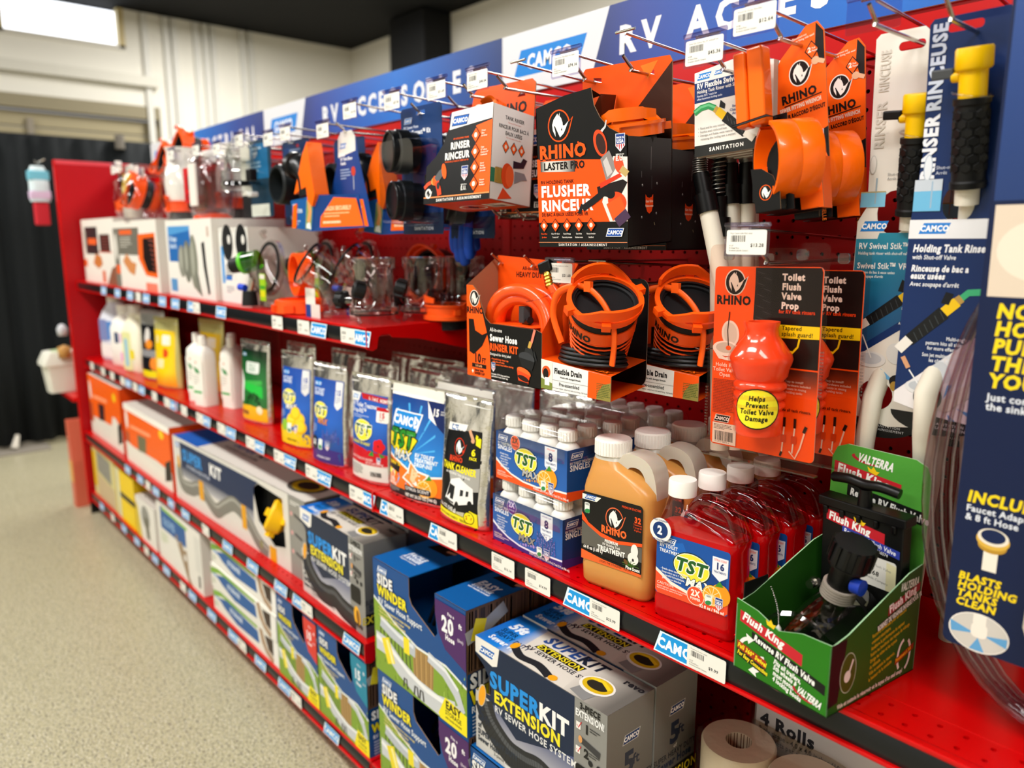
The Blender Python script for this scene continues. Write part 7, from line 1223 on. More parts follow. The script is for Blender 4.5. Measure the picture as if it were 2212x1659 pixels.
# far bay: bagged orange and red fittings
def bag_fit(label, x, z, kind, y=.10, rz=0):
    t = thing('bagged_fitting', label, 'hose fitting', (x, y, z), rz); b = MB(); 
    if kind == 'ring': clamp(b, .062, .03, mat('#ff5a10', .35), Matrix.Translation((0, 0, 0)) @ Matrix.Rotation(R(74), 4, 'X')); b.lathe([(.05, -.03), (.056, -.05), (.05, -.06)], mat('#e0470a', .4), 28, Matrix.Rotation(R(74), 4, 'X'), caps=False)
    elif kind == 'tee': b.lathe([(.052, -.08), (.056, -.02), (.052, .03), (.044, .05), (.044, .09), (.05, .1)], mat('#f2efe6', .4), 26, None); clamp(b, .058, .03, mat('#ff5210', .35), Matrix.Translation((0, 0, -.10)))
    elif kind == 'clear': b.lathe([(.05, -.10), (.062, -.09), (.066, .0), (.06, .04), (.05, .06)], clear('#f0e0e0', .8, .08, 1.4), 26, Matrix.Rotation(R(14), 4, 'Y'), caps=False); b.box(-.045, .0, -.064, -.06, -.07, .03, mat('#c81c20', .4)); b.box(.004, .055, -.066, -.06, -.08, .04, mat('#ece4da', .4)); b.lathe([(.03, -.18), (.05, -.17), (.055, -.11), (.04, -.1)], mat('#ff4a0c', .35), 24)
    else: b.lathe([(.03, -.05), (.034, 0), (.026, .03), (.026, .05)], mat('#f2c80c', .4), 20); b.lathe([(.034, -.12), (.038, -.05)], mat('#e6dccb', .5), 20); b.box(-.05, -.02, -.03, .01, -.02, .05, BLACK); b.cyl((-.035, -.03, .06), (-.035, -.03, .1), .012, mat('#ece6de', .4)); b.lathe([(.03, -.03), (.034, .01)], mat('#ff5a18', .4), 20, Matrix.Translation((-.04, -.02, -.06)))
    b.build('fitting', t, smooth=45)
    if z > 1.48: return t
    s = MB(); s.loft([rrect(w_, d_, d_ * .4, 4, 0, 0, zz) for w_, d_, zz in ((.12, .09, -.13), (.16, .13, -.06), (.15, .12, .02), (.11, .03, .055), (.11, .008, .075))], clear('#ffffff', .94, .12, .7)); s.build('clear_bag', t, smooth=True)
    h = MB(); h.box(-.05, .05, -.003, .003, .045, .085, mat('#e6e2da', .5)); h.build('bag_header', t); return t
for l, x, z, k, y in (('bagged yellow valve and orange parts at the far left of the pegboard', -1.95, 1.42, 'valve', .12), ('large orange clamp ring in a clear bag, far bay, low left', -1.66, 1.385, 'ring', .07), ('white tee with an orange clamp in a clear bag, far bay', -1.30, 1.41, 'tee', .10), ('clear and red fitting with a white label, far bay', -1.06, 1.40, 'clear', .10), ('orange clamp ring bag high up beside the header sign', -1.42, 1.52, 'ring', .16), ('second high orange clamp ring bag, left of the other', -1.72, 1.51, 'ring', .2), ('small bagged valve between the orange ring and the tee', -1.47, 1.41, 'valve', .16), ('white and orange tee bag at the back of the far bay', -1.18, 1.42, 'tee', .22)): bag_fit(l, x, z, k, y)
for x, z, l in ((-1.95, 1.50, 'leftmost hook of the far bay, over the yellow valve'), (-1.66, 1.48, 'hook over the low orange clamp ring bag'), (-1.28, 1.50, 'hook over the white tee bag'), (-1.06, 1.495, 'hook over the clear and red fitting'), (-.9, 1.485, 'hook left of the teal fitting card with a blurred ticket')): hook(x, z - .03, 'blurred chrome ' + l, '$15.00', 2, tk=.02, tkz=z)
bl_ = blister('blue_fitting_card', 'blurred blue and white card with a purple corner, right of the red fitting', (-.98, .20, 1.30), .12, .17, mat('#2a5aa0', .4), Pr().poly([(0, 80), (120, 110), (120, 170), (0, 170)], '#dfe4ee').poly([(0, 0), (40, 0), (120, 90), (120, 120)], '#a8c8ea'), lambda t: capdisc(t, .06, .05, .028, .03, mat('#3a2a5c', .4)), shell=False); dup(bl_, (-1.22, .24, 1.305), 0, 'blurred blue and white card behind the white tee bag')
# ---------------------------------------------------------------- upper shelf: clear fittings
CF = clear('#fbf6f5', .975, .04, 1.5); GK = mat('#121314', .5)
def adapter(label, x, y, rz=0):
    t = thing('clear_hose_adapter', label, 'hose fitting', (x, y, ZU), rz); b = MB(); b.lathe([(.046, .020), (.052, .021), (.052, .031), (.046, .033), (.043, .036), (.042, .108), (.046, .112), (.047, .134), (.042, .136), (.040, .130), (.039, .036)], CF, 36, caps=False)
    for a in (20, 110, 200, 290):
        M = Matrix.Rotation(R(a), 4, 'Z'); b.tube([M @ Vector((.049, 0, .026)), M @ Vector((.050, 0, .008)), M @ Vector((.054, .004, .004)), M @ Vector((.060, .010, .004))], .004, CF, 8)
    b.tube([(.03, -.03, .05), (.05, -.045, .062), (.062, -.055, .07)], .011, CF, 14, caps=False); b.tube([(-.02, -.035, .045), (-.045, -.04, .045)], .011, CF, 12, caps=False); b.build('clear_body', t, smooth=50)
    g_ = MB(); g_.lathe([(.0475, .0195), (.0505, .0195), (.0505, .017), (.0475, .017)], GK, 32, caps=False); g_.build('black_gasket', t, smooth=40); g_ = MB(); g_.lathe([(0, 0), (.022, 0), (.022, .004), (0, .004)], GK, 24, Matrix.Translation((.0, -.030, .108)) @ Matrix.Rotation(R(80), 4, 'X')); g_.build('black_disc', t, smooth=40)
    for nm, c, d in (('black_knob', Vector((.05, -.05, .068)), Vector((-.35, -.9, .25))), ('black_knob', Vector((-.045, -.04, .045)), Vector((-.95, -.3, 0)))):
        k = MB(); T = Matrix.Translation(c) @ d.normalized().to_track_quat('Z', 'Y').to_matrix().to_4x4(); k.lathe([(.014, 0), (.017, .002), (.017, .022), (.014, .025), (.008, .025), (.007, .021), (0, .021)], GK, 22, T)
        for i in range(6): k.box(.015, .0205, -.004, .004, .004, .021, GK, T @ Matrix.Rotation(PI / 3 * i, 4, 'Z'))
        k.build(nm, t, smooth=35)
    return t
ad = adapter('clear hose adapter with two black knobs, foremost on the upper shelf', -.098, .073); dup(ad, (-.075, .185, ZU), -20, 'clear hose adapter behind the foremost one, with a pale filter inside'); dup(ad, (.0 - .06, .285, ZU), 30, 'clear hose adapter at the back right end of the upper shelf')
def elbow45(label, x, y, rz=0, green=False, s=1.0):
    t = thing('clear_elbow_fitting', label, 'hose fitting', (x, y, ZU), rz); b = MB(); P = spline([(0, 0, .018), (0, 0, .05), (-.012, -.012, .085), (-.04, -.04, .112)], 6); b.tube(P, .043, CF, 28, caps=False); b.lathe([(.045, 0), (.054, .002), (.054, .014), (.046, .017)], CF, 32, caps=False)
    d = Vector((-.55, -.6, .5)).normalized(); T = Matrix.Translation(P[-1]) @ d.to_track_quat('Z', 'Y').to_matrix().to_4x4(); b.lathe([(.043, -.004), (.054, 0), (.054, .010), (.046, .012)], CF, 32, T, caps=False)
    for a in (30, 150, 270): b.tube([T @ Matrix.Rotation(R(a), 4, 'Z') @ Vector(q) for q in ((.05, 0, .006), (.06, 0, .018), (.056, .012, .024))], .0045, CF, 8)
    b.build('clear_body', t, smooth=55); g_ = MB(); g_.lathe([(.0465, .012), (.0525, .012), (.0525, .016), (.0465, .016)], GK, 32, T, caps=False); g_.build('black_gasket', t, smooth=40)
    l = MB(); l.box(-.05, -.005, -.056, -.055, .0, .065, mat('#e9e4da', .5)); l.box(-.05, -.022, -.0565, -.056, .0, .028, mat('#16408c', .4)); l.box(-.022, .02, -.058, -.057, .0, .03, mat('#e0d4cc', .5)); l.build('paper_label', t); return t
e1 = elbow45('clear angled elbow fitting with blue and white label tags', -.255, .075, 0); dup(e1, (-.215, .15, ZU), -12, 'clear angled elbow fitting behind the tagged one')
def flat_ring(name, label, loc, rx, m, rz=0): t = thing(name, label, 'hose fitting', loc, rz); b = MB(); clamp(b, .050, .020, m, Matrix.Rotation(R(rx), 4, 'X')); b.lathe([(.046, -.01), (.054, -.008), (.054, 0), (.05, .002)], m, 32, Matrix.Rotation(R(rx), 4, 'X'), caps=False); b.build('ring', t, smooth=40); return t
t = thing('orange_collar', 'orange collar standing on edge on the upper shelf', 'hose fitting', (-.40, .075, ZU + .090), -10); b = MB(); b.lathe([(.044, 0), (.052, 0), (.053, .006), (.051, .008), (.051, .034), (.044, .034), (.044, 0)], mat('#ff5a14', .35), 36, Matrix.Rotation(R(90), 4, 'X'), caps=False)
for a in (60, 200, 320): b.box(.05, .060, -.008, .008, .004, .012, mat('#ff5a14', .35), Matrix.Rotation(R(90), 4, 'X') @ Matrix.Rotation(R(a), 4, 'Z'))
b.build('collar', t, smooth=40)
t = thing('orange_base_cap', 'orange slotted cap lying flat in front of the orange collar', 'hose fitting', (-.405, .055, ZU), 10); b = MB(); b.lathe([(.060, 0), (.064, .002), (.060, .030), (.052, .033), (.050, .006), (.0, .005)], mat('#ff5210', .38), 36)
for a in (200, 250, 300, 20): b.box(.056, .068, -.012, .012, .004, .02, mat('#ff4a0c', .38), Matrix.Rotation(R(a), 4, 'Z'))
b.build('cap', t, smooth=40)
def valve_unit(label, x, y, rz=0):
    t = thing('clear_valve_fitting', label, 'hose fitting', (x, y, ZU), rz); b = MB(); P = spline([(.02, .02, .02), (.0, 0, .06), (-.02, -.01, .10), (-.03, -.01, .14)], 5); b.tube(P, .05, CF, 28, caps=False); b.lathe([(.05, 0), (.066, .004), (.066, .018), (.054, .02)], CF, 32, Matrix.Translation((.02, .02, 0)), caps=False)
    M = Matrix.Translation((-.01, .0, .10)) @ Matrix.Rotation(R(82), 4, 'X'); b.lathe([(.055, -.006), (.072, -.004), (.072, .008), (.058, .010)], CF, 36, M, caps=False); b.tube([(-.02, -.01, .175), (-.02, -.02, .19), (.004, -.02, .192)], .006, CF, 8); b.build('clear_body', t, smooth=55)
    g_ = MB(); g_.lathe([(.058, .0095), (.066, .0095), (.066, .013), (.058, .013)], GK, 36, M, caps=False); g_.build('black_gasket', t, smooth=40)
    c = MB(); d = Vector((-.75, -.55, -.2)).normalized(); A = Vector((-.03, -.055, .115)); c.cyl(A - d * .03, A + d * .008, .026, clear('#a8f070', .8, .08, .8), 20); c.cyl(A + d * .006, A + d * .016, .028, mat('#5cbf2a', .35), 22); c.cyl(A + d * .016, A + d * .048, .022, GK, 20, r1=.019); c.build('green_cap', t, smooth=40)
    k = MB(); k.cyl((-.02, -.06, .005), (-.02, -.06, .042), .021, GK, 18, r1=.017); k.cyl((-.02, -.058, .042), (-.016, -.05, .075), .008, STEEL, 10); k.build('black_knob', t, smooth=40); u = MB(); u.cyl((-.03, -.066, .05), (-.048, -.074, .052), .009, mat('#1540c8', .35), 12); u.build('blue_plug', t, smooth=40)
    l = MB(); l.box(.028, .062, -.052, -.051, .02, .088, mat('#9cc61c', .4)); l.box(.031, .059, -.0525, -.052, .075, .086, mat('#e6dcd4', .4)); l.box(.03, .06, -.0525, -.052, .05, .058, mat('#3f9a24', .4)); l.box(.03, .06, -.0525, -.052, .03, .046, mat('#d6d21a', .4)); l.build('green_label', t); return t
v1 = valve_unit('clear valve elbow with green cap and black knob, left of the orange collar', -.60, .078); dup(v1, (-.545, .205, ZU), -6, 'second clear valve elbow, behind the orange collar'); dup(v1, (-.39, .235, ZU), -10, 'third clear valve elbow at the back, mostly in shadow', skip=('green_cap',))
def big_clamp(label, x, y, z, rz, tilt): t = thing('orange_clamp', label, 'hose fitting', (x, y, z), rz); b = MB(); clamp(b, .066, .022, mat('#ff5210', .35), Matrix.Rotation(R(tilt), 4, 'X') @ Matrix.Rotation(R(40), 4, 'Z')); b.build('clamp_ring', t, smooth=40); s = MB(); s.lathe([(.066, -.004), (.07, -.02), (.06, -.05)], mat('#2a1210', .5), 32, Matrix.Rotation(R(tilt), 4, 'X'), caps=False); s.build('collar', t, smooth=40); return t
big_clamp('large orange clamp ring behind the clear adapters at the back of the upper shelf', -.19, .285, ZU + .085, 0, 78)
flat_ring('orange_ring', 'orange ring lying low between the two clear adapters', (-.02, .21, ZU + .012), 0, mat('#ff5a14', .35))
# ---------------------------------------------------------------- upper shelf: cartons
def art_box(w, h, kind):
    p = Pr(); W, H = w * 1000, h * 1000
    if kind == 'lens':
        p.r(0, 0, W, H, '#eceae4'); p.r(0, H * .93, W, H, '#dcdad2'); p.r(0, 0, W * .10, H * .92, '#e6e6e0'); p.r(W * .06, H * .25, W * .15, H * .75, '#1f8fd8')
        for cx in (.30, .78): p.e(W * cx, H * .80, W * .19, H * .24, '#151617'); p.e(W * (cx + .06), H * .84, W * .05, H * .06, '#e6e4de')
        p.r(W * .505, H * .30, W * .535, H * .93, '#dddad2'); p.greek(W * .2, H * .48, W * .25, 5, 8, '#3a3f48'); p.r(W * .18, H * .30, W * .4, H * .36, '#2a70c8'); p.greek(W * .18, H * .2, W * .3, 3, 7, '#9aa0a8')
    elif kind == 'grey':
        p.r(0, 0, W, H, '#e9e6de'); p.poly([(W * .05, H * .45), (W * .55, H * .45), (W * .55, H * .92), (W * .05, H * .92)], '#2468b0'); p.poly([(W * .05, H * .80), (W * .55, H * .86), (W * .55, H * .92), (W * .05, H * .92)], '#4f97d2'); p.ts(W * .08, H * .72, H * .06, ['RV Sewer', 'Hose Kit'], '#cfe2f2', 2, sx=.75)
        for i, (cx, hh) in enumerate(((.34, .34), (.46, .44), (.60, .56))): p.e(W * cx, H * .46, W * .085, H * hh * .62, ('#8b8c80', '#74766a', '#868879')[i]); p.e(W * (cx - .02), H * .5, W * .03, H * hh * .4, '#a6a89a')
        p.poly([(W * .60, H * .36), (W * .68, H * .3), (W * .74, H * .02), (W * .62, H * .1)], '#7a7c70'); p.poly([(W * .78, H * .70), (W * .84, H * .72), (W * .86, H * .4), (W * .9, H * .08), (W * .86, H * .06), (W * .80, H * .4)], '#17181a'); p.r(W * .9, H * .78, W * .94, H * .9, '#c8b0a0'); p.r(W * .05, H * .05, W * .2, H * .22, '#5a94c8')
    elif kind == 'hose':
        p.r(0, 0, W, H, '#e9e4da'); p.r(0, H * .50, W * .62, H * .9, '#6f6d62'); p.r(0, 0, W * .12, H * .9, '#7a776c'); p.e(W * .05, H * .62, W * .04, H * .2, '#d8d4ca'); p.r(W * .16, H * .80, W * .46, H * .87, '#e4642c'); p.greek(W * .16, H * .74, W * .3, 4, 10, '#c9c5b8'); p.poly([(W * .60, H * .80), (W * .96, H * .82), (W * .96, H * .2), (W * .72, H * .22), (W * .58, H * .45)], '#f0641c'); p.poly([(W * .70, H * .74), (W * .94, H * .76), (W * .94, H * .27), (W * .76, H * .28), (W * .68, H * .46)], '#1a1210')
        for i in range(7): p.ln([(W * (.82 + .01 * i), H * (.72 - .065 * i)), (W * .94, H * (.70 - .065 * i))], 3, '#a8584a'); p.l -= 1
        p.l += 1; p.poly([(W * .2, H * .4), (W * .3, H * .52), (W * .42, H * .40), (W * .52, H * .38), (W * .46, H * .2), (W * .34, H * .24)], '#d08a54'); p.r(W * .02, H * .2, W * .12, H * .34, '#e8622a'); p.r(W * .7, 0, W * .94, H * .12, '#e8826a')
    else:
        p.r(0, 0, W, H, '#e9e4da'); p.r(W * .1, H * .45, W * .5, H * .88, '#26282a'); p.r(W * .06, H * .55, W * .12, H * .82, '#b0aca0'); p.r(W * .18, H * .60, W * .46, H * .7, '#e8622c'); p.r(W * .56, H * .5, W * .86, H * .76, '#2a1614'); p.r(W * .5, H * .48, W * .9, H * .5, '#c85a48')
        for i in range(5): p.r(W * .6, H * (.53 + .045 * i), W * .84, H * (.545 + .045 * i), '#8a4a42'); p.l -= 1
        p.l += 1; p.poly([(W * .3, H * .3), (W * .4, H * .46), (W * .56, H * .42), (W * .6, H * .3), (W * .46, H * .22)], '#c9783c'); p.poly([(W * .7, 0), (W, 0), (W, H * .3), (W * .86, H * .25)], '#8a5a44'); p.r(0, H * .24, W * .1, H * .36, '#e8622a'); p.r(W * .56, H * .02, W * .66, H * .2, '#dc7a5a')
    return p
def carton(name, label, loc, w, d, h, kind, side='#e0dcd2', top='#eae7e0', rz=0, cat='box', group=None):
    t = thing(name, label, cat, loc, rz, group); cbox(w, d, h, mat('#e6e2d8', .4), mat(side, .42), mat(top, .42)).build('carton', t, bevel=.001); art_box(w, h, kind).build('front_print', t); return t
c1 = carton('hose_adapter_box', 'white box with two black lens circles at its top, middle bay', (-.88, .045, ZU), .205, .2, .205, 'lens'); carton('hose_kit_box', 'white and blue box with grey hose fingers, left of the lens box', (-1.29, .03, ZU), .40, .22, .232, 'grey'); carton('drain_hose_box', 'grey and white box with an orange framed hose window', (-1.865, .018, ZU), .52, .24, .238, 'hose'); carton('drain_hose_box', 'white box with black panel and dark window, leftmost on the upper shelf', (-2.40, .03, ZU), .50, .24, .255, 'dark')
# ---------------------------------------------------------------- main shelf, far goods
def square_bottle(label, x, y, rz, w=.064, d=.052, h=.222, m='#efece2', accent=('#2a8a4a', '#3fae5a'), name='white_bottle', group=None):
    t = thing(name, label, 'bottle', (x, y, ZS), rz, group); b = MB(); PM = mat(m, .4); S_ = [(1, 0), (1, .02), (.985, .06), (1, .1), (.985, .14), (1, .18), (.985, .22), (1, .26), (.985, .30), (1, .34), (.985, .38), (1, .42), (.985, .46), (1, .50), (.985, .54), (1, .58), (1, .70), (.9, .76), (.55, .82), (.36, .84), (.36, .86)]
    b.loft([rrect(w * k, d * (k if k > .9 else k * 1.15), .012 * (1 if k > .9 else 1.3), 4, 0, 0, h * z) for k, z in S_], PM); b.build('bottle_body', t, smooth=50); c = MB(); ribcap(c, w * .20, h * .13, CAPM, Matrix.Translation((0, 0, h * .85)), 20); c.build('cap', t, smooth=40)
    p = Pr(); p.r(-w * 420, h * 120, w * 420, h * 640, m); p.poly([(-20, h * 560), (6, h * 520), (14, h * 460), (-8, h * 470)], accent[0]); p.r(-24, h * 180, 18, h * 215, accent[1]); p.greek(-22, h * 420, 34, 4, 8, '#b9b8ae'); p.r(-8, h * 600, -2, h * 630, '#e0784a'); p.build('front_label', t, O=(0, -d / 2 - .0003, 0)); return t
sq = square_bottle('white ribbed bottle with green print, foremost of the bottle group', -1.085, .050, 14); dup(sq, (-1.172, .062, ZS), 14, 'white ribbed bottle with orange mark, left in the bottle group'); dup(sq, (-1.085, .140, ZS), 12, 'white ribbed bottle at the back of the bottle group'); dup(sq, (-1.0, .105, ZS), 12, 'white ribbed bottle on the right of the bottle group')
def art_y(c1, c2): p = Pr(); p.poly([(6, 8), (146, 8), (144, 200), (8, 200)], grad([(0, c2), (.3, c1), (1, c1)], 2, .3, length=.2)); p.rr(70, 150, 120, 185, 6, '#f2ece0'); p.e(90, 122, 18, 16, '#d8481c'); p.e(34, 168, 13, 14, '#e4d89a'); p.rr(30, 70, 84, 100, 5, '#f0dca8'); return p
yp = pouch('yellow foil pouch with a red spot and pale window', (-1.545, .045, ZS), 12, .155, .24, .06, art_y('#f2cc10', '#f08a14'), seed=11, body=mat('#d8d28a', .3, .5)); dup(yp, (-1.37, .14, ZS), 10, 'second yellow foil pouch, right of and behind the front one'); pouch('black foil pouch with orange motif and yellow foot, far bay', (-1.76, .06, ZS), 12, .17, .25, .07, Pr().poly([(6, 30), (160, 30), (158, 200), (8, 200)], '#15161a').poly([(6, 8), (160, 8), (160, 34), (6, 34)], '#e8e012').e(70, 160, 22, 30, '#d8d4ce').e(84, 130, 26, 18, '#e88a1c').rr(20, 84, 130, 110, 4, '#8a8a8c').e(120, 60, 24, 24, '#f08a2c'), seed=12, body=mat('#c9cac6', .3, .6))
def jug(label, x, y, rz, w, d, h, m, bands, name='detergent_jug', cap='#efece4'):
    t = thing(name, label, 'jug', (x, y, ZS), rz); b = MB(); b.loft([rrect(w * .94, d * .9, .02, 5), rrect(w, d, .025, 5, 0, 0, .01), rrect(w, d, .025, 5, 0, 0, h * .62), rrect(w * .8, d * .8, .03, 5, -w * .06, 0, h * .74), rrect(w * .42, d * .6, .03, 5, -w * .12, 0, h * .84), rrect(w * .36, d * .55, .025, 5, -w * .12, 0, h * .88)], mat(m, .38)); b.tube(spline([(-w * .02, 0, h * .82), (w * .28, 0, h * .84), (w * .42, 0, h * .7), (w * .42, 0, h * .5)], 5), .014, mat(m, .38), 12, ry=1.4, up=(0, 1, 0)); b.build('jug_body', t, smooth=55)
    c = MB(); ribcap(c, w * .2, h * .13, mat(cap, .4), Matrix.Translation((-w * .12, 0, h * .87)), 22); c.build('cap', t, smooth=40); p = Pr()
    for x0, z0, x1, z1, c_ in bands: p.rr(x0 * w * 1000, z0 * h * 1000, x1 * w * 1000, z1 * h * 1000, 6, c_)
    p.build('front_label', t, O=(0, -d / 2 - .0004, 0)); return t
jug('white and yellow jug with a yellow band, between black pouch and white jug', -1.90, .09, 12, .13, .09, .26, '#ece9d0', [(-.42, .02, .1, .6, '#dfe0a0'), (-.3, .08, -.1, .5, '#8fc0d8'), (.0, .2, .25, .34, '#e8d420')]); jug('white jug with dark blue and pink spots', -2.07, .10, 12, .17, .10, .25, '#f1eee6', [(-.2, .38, .0, .56, '#3a4a6c'), (.05, .4, .3, .55, '#e0b4d8'), (.05, .1, .3, .24, '#e49ad4')]); jug('blue and white jug with a big white cap at the end panel', -2.26, .11, 12, .16, .11, .285, '#d6d9e4', [(-.4, .06, .4, .26, '#ece8e4'), (-.42, .3, .0, .62, '#7a86b8'), (.0, .32, .42, .6, '#4f86c8')]); jug('shadowed blue and white jug leaning on the end panel at the back', -2.32, .235, 12, .15, .10, .27, '#c4c8d8', [(-.4, .3, .3, .6, '#6a78b0')])
# ---------------------------------------------------------------- lower shelf
ZL = .3853
def long_kit():
    w, d, h = .90, .15, .212; t = thing('long_hose_kit_box', 'long white and navy hose kit box with a yellow fitting in its window', 'box', (-1.245, -.014, ZL), 1.5); b = MB(); b.slab([(0, 0), (w, 0), (w, h), (0, h)], 0, .0015, mat('#d9d6ce', .4), holes=[[(.60, .175), (.64, .198), (.78, .19), (.785, .06), (.72, .045), (.63, .09)]]); b.box(0, w, d - .002, d, 0, h, mat('#8a8882', .5)); b.box(0, .0015, 0, d, 0, h, mat('#d9d6ce', .4)); b.box(w - .0015, w, 0, d, 0, h, mat('#77756f', .4)); b.box(0, w, 0, d, h - .0015, h, mat('#dedad0', .38)); b.box(.5, .85, .03, .032, .01, .205, mat('#08090a', .7)); b.build('carton', t)
    p = Pr(); p.poly([(60, 90), (420, 90), (600, 100), (610, 180), (640, 200), (60, 200)], '#12284e'); p.poly([(60, 88), (600, 70), (600, 110), (60, 120)], grad([(0, '#c9c8ca'), (1, '#12284e')], 2, .36, length=.05, off=.07)); p.camco(14, 178, 44, '#2a6fb8', None); p.t(80, 145, 34, 'SUPER', '#2f8fd8', 2, sx=1.05); p.t(300, 145, 34, 'KIT', '#f0f0ee', 2, sx=1.1); p.t(110, 124, 11, 'RV SEWER HOSE SYSTEM', '#b9c0d0', 1)
    P = spline([(35, 120, 0), (60, 60, 0), (140, 60, 0), (190, 75, 0), (250, 70, 0), (330, 40, 0), (400, 70, 0), (470, 95, 0), (560, 70, 0), (620, 30, 0), (680, 10, 0)], 6); p.ln([(q.x, q.y) for q in P], 46, '#7d7c74'); p.ln([(q.x, q.y + 12) for q in P], 8, '#a6a59c'); p.e(40, 130, 12, 22, '#e0a83a'); p.r(205, 44, 240, 106, '#e2a018'); p.r(520, 40, 550, 110, '#e2a018'); p.r(690, 0, 730, 40, '#e2a018'); p.r(0, 0, 20, 212, '#e4e1d8'); p.e(640, 26, 10, 12, '#8a8a60'); p.r(812, 0, 900, 212, '#8f8e88'); p.greek(822, 196, 60, 2, 6, '#ecebe6')
    for i in range(3): p.r(822, 60 + 50 * i, 832, 70 + 50 * i, '#e0a0a0'); p.ln([(842, 66 + 50 * i), (880, 58 + 50 * i)], 8, '#4a4a4c'); p.l -= 1
    p.l += 1; p.build('front_print', t); q = Pr(); q.poly([(0, 0), (210, 0), (190, 150), (0, 150)], '#1f5fb8'); q.t(270, 90, 30, 'SUPER', '#3a5a9c', 2, sk=.2); q.t(430, 90, 30, 'KIT', '#3a3c40', 2, sk=.2); q.t(260, 64, 13, 'RV SEWER HOSE SYSTEM', '#3a3c40', 1); q.e(790, 70, 70, 50, '#4a4a44'); q.e(790, 70, 56, 38, '#d0b01c'); q.e(790, 70, 40, 24, '#33312a'); q.build('top_print', t, **TP(h))
    f = MB(); M = Matrix.Translation((.70, .018, .12)) @ Matrix.Rotation(R(90), 4, 'X') ; f.lathe([(.03, -.02), (.042, -.01), (.044, .022), (.036, .03), (.03, .026)], mat('#f4bd0c', .4), 28, Matrix.Translation((.735, .012, .125)) @ Matrix.Rotation(R(60), 4, 'X') @ Matrix.Rotation(R(-30), 4, 'Y'))
    for a in (0, 90, 180, 270): f.box(.038, .054, -.01, .01, 0, .016, mat('#f4bd0c', .4), Matrix.Translation((.735, .012, .125)) @ Matrix.Rotation(R(60), 4, 'X') @ Matrix.Rotation(R(a), 4, 'Z'))
    f.build('yellow_fitting', t, smooth=40); f = MB(); f.lathe([(.028, 0), (.03, .06)], mat('#9a9890', .4), 24, Matrix.Translation((.735, .012, .125)) @ Matrix.Rotation(R(60), 4, 'X') @ Matrix.Rotation(R(-30), 4, 'Y') @ Matrix.Translation((0, 0, -.08))); f.build('grey_hose', t, smooth=40); return t
long_kit()
dup(sb, (-.327, -.012, ZL), -1, 'grey and navy hose extension box at the right end of the lower shelf'); dup(sb, (-.335, .100, ZL), 0, 'grey and navy hose extension box behind its twin on the lower shelf')
def art_orange(w, h, v):
    p = Pr(); W, H = w * 1000, h * 1000; p.r(0, 0, W, H, '#e4dfd4'); p.poly([(0, H * .3), (W * .7, H * .34), (W, H * .3), (W, H), (0, H)], '#f4620e'); p.r(0, H * .9, W, H, '#f6f2e8') if v else None; p.e(W * .06, H * .74, W * .035, H * .16, '#ece4da'); p.r(W * .0, H * .2, W * .1, H * .52, '#b9502a'); p.poly([(W * .30, H * .3), (W * .48, H * .34), (W * .50, H * .6), (W * .30, H * .58)], '#6f6a4c' if v else '#2a1c22'); p.poly([(W * .14, H * .62), (W * .6, H * .66), (W * .6, H * .72), (W * .14, H * .68)], '#ffa070')
    p.poly([(W * .2, 0), (W * .62, H * .1), (W * .74, H * .5), (W * .84, H * .5), (W, H * .36), (W, 0)], '#e9e2d6') if not v else p.poly([(0, 0), (W, 0), (W, H * .2), (W * .5, H * .26), (0, H * .34)], '#e9e4d8'); p.poly([(W * .86, H * .1), (W * .99, H * .18), (W * .99, H * .5), (W * .88, H * .4)], '#141414'); p.e(W * .84, H * .82, W * .05, H * .07, '#f2c81c'); return p
for l, loc, w, h, v in (('orange and white hose box with a yellow spot, lower shelf of the far bay', (-1.83, -.012, ZL), .54, .225, 1), ('orange and white hose box at the far end, against the end panel', (-2.405, -.005, ZL), .50, .265, 0)):
    t = thing('orange_hose_box', l, 'box', loc, 0); cbox(w, .22, h, mat('#e6e2d8', .4), mat('#e0480a', .42), mat('#d9d5ca', .42)).build('carton', t, bevel=.001); art_orange(w, h, v).build('front_print', t)
# ---------------------------------------------------------------- bottom shelf
ZB = .1083
s10 = sidewinder('blue hose support box with a red 10 ft tag, bottom shelf', (-.466, -.026, ZB), .222, .228, .24, '10', '#d8362a', open_top=True); sidewinder('blue hose support box with a teal 15 ft tag beside the red tagged one', (-.240, -.026, ZB), .228, .232, .24, '15', '#1483a0', open_top=True)
def glove_box():
    w, d, h = .465, .26, .074; t = thing('hose_storage_box', 'flat white storage box, lowest of the stack of three', 'box', (-.942, -.022, ZB), 0, None); cbox(w, d, h, mat('#e6e3da', .4), mat('#dad6cc', .42), mat('#e4e1d6', .42)).build('carton', t, bevel=.001); p = Pr(); p.poly([(0, 40), (70, 60), (330, 62), (330, 70), (60, 72), (0, 60)], '#7fae3a'); p.poly([(40, 46), (110, 62), (332, 56), (340, 22), (180, 14), (90, 30)], '#1d5a9c'); p.t(130, 34, 14, 'STORAGE', '#d6e2ee', 2, sx=.95); p.poly([(0, 44), (40, 48), (100, 26), (60, 40)], '#2f86d0'); p.greek(8, 26, 30, 3, 6, '#a8b88a'); p.ln([(352, 74), (366, 40), (388, 22), (430, 8)], 22, '#a88a6c'); p.poly([(378, 64), (440, 70), (440, 20), (400, 30)], '#3a2a22'); p.ln([(372, 58), (392, 28), (430, 16)], 5, '#d8ccbc'); p.r(432, 4, 465, 70, '#eeece6'); p.build('front_print', t); return t
gb = glove_box(); dup(gb, (-.944, -.024, ZB + .0745), 0, 'flat white storage box, middle of the stack of three'); dup(gb, (-.940, -.02, ZB + .149), 0, 'flat white storage box, topmost of the stack of three')
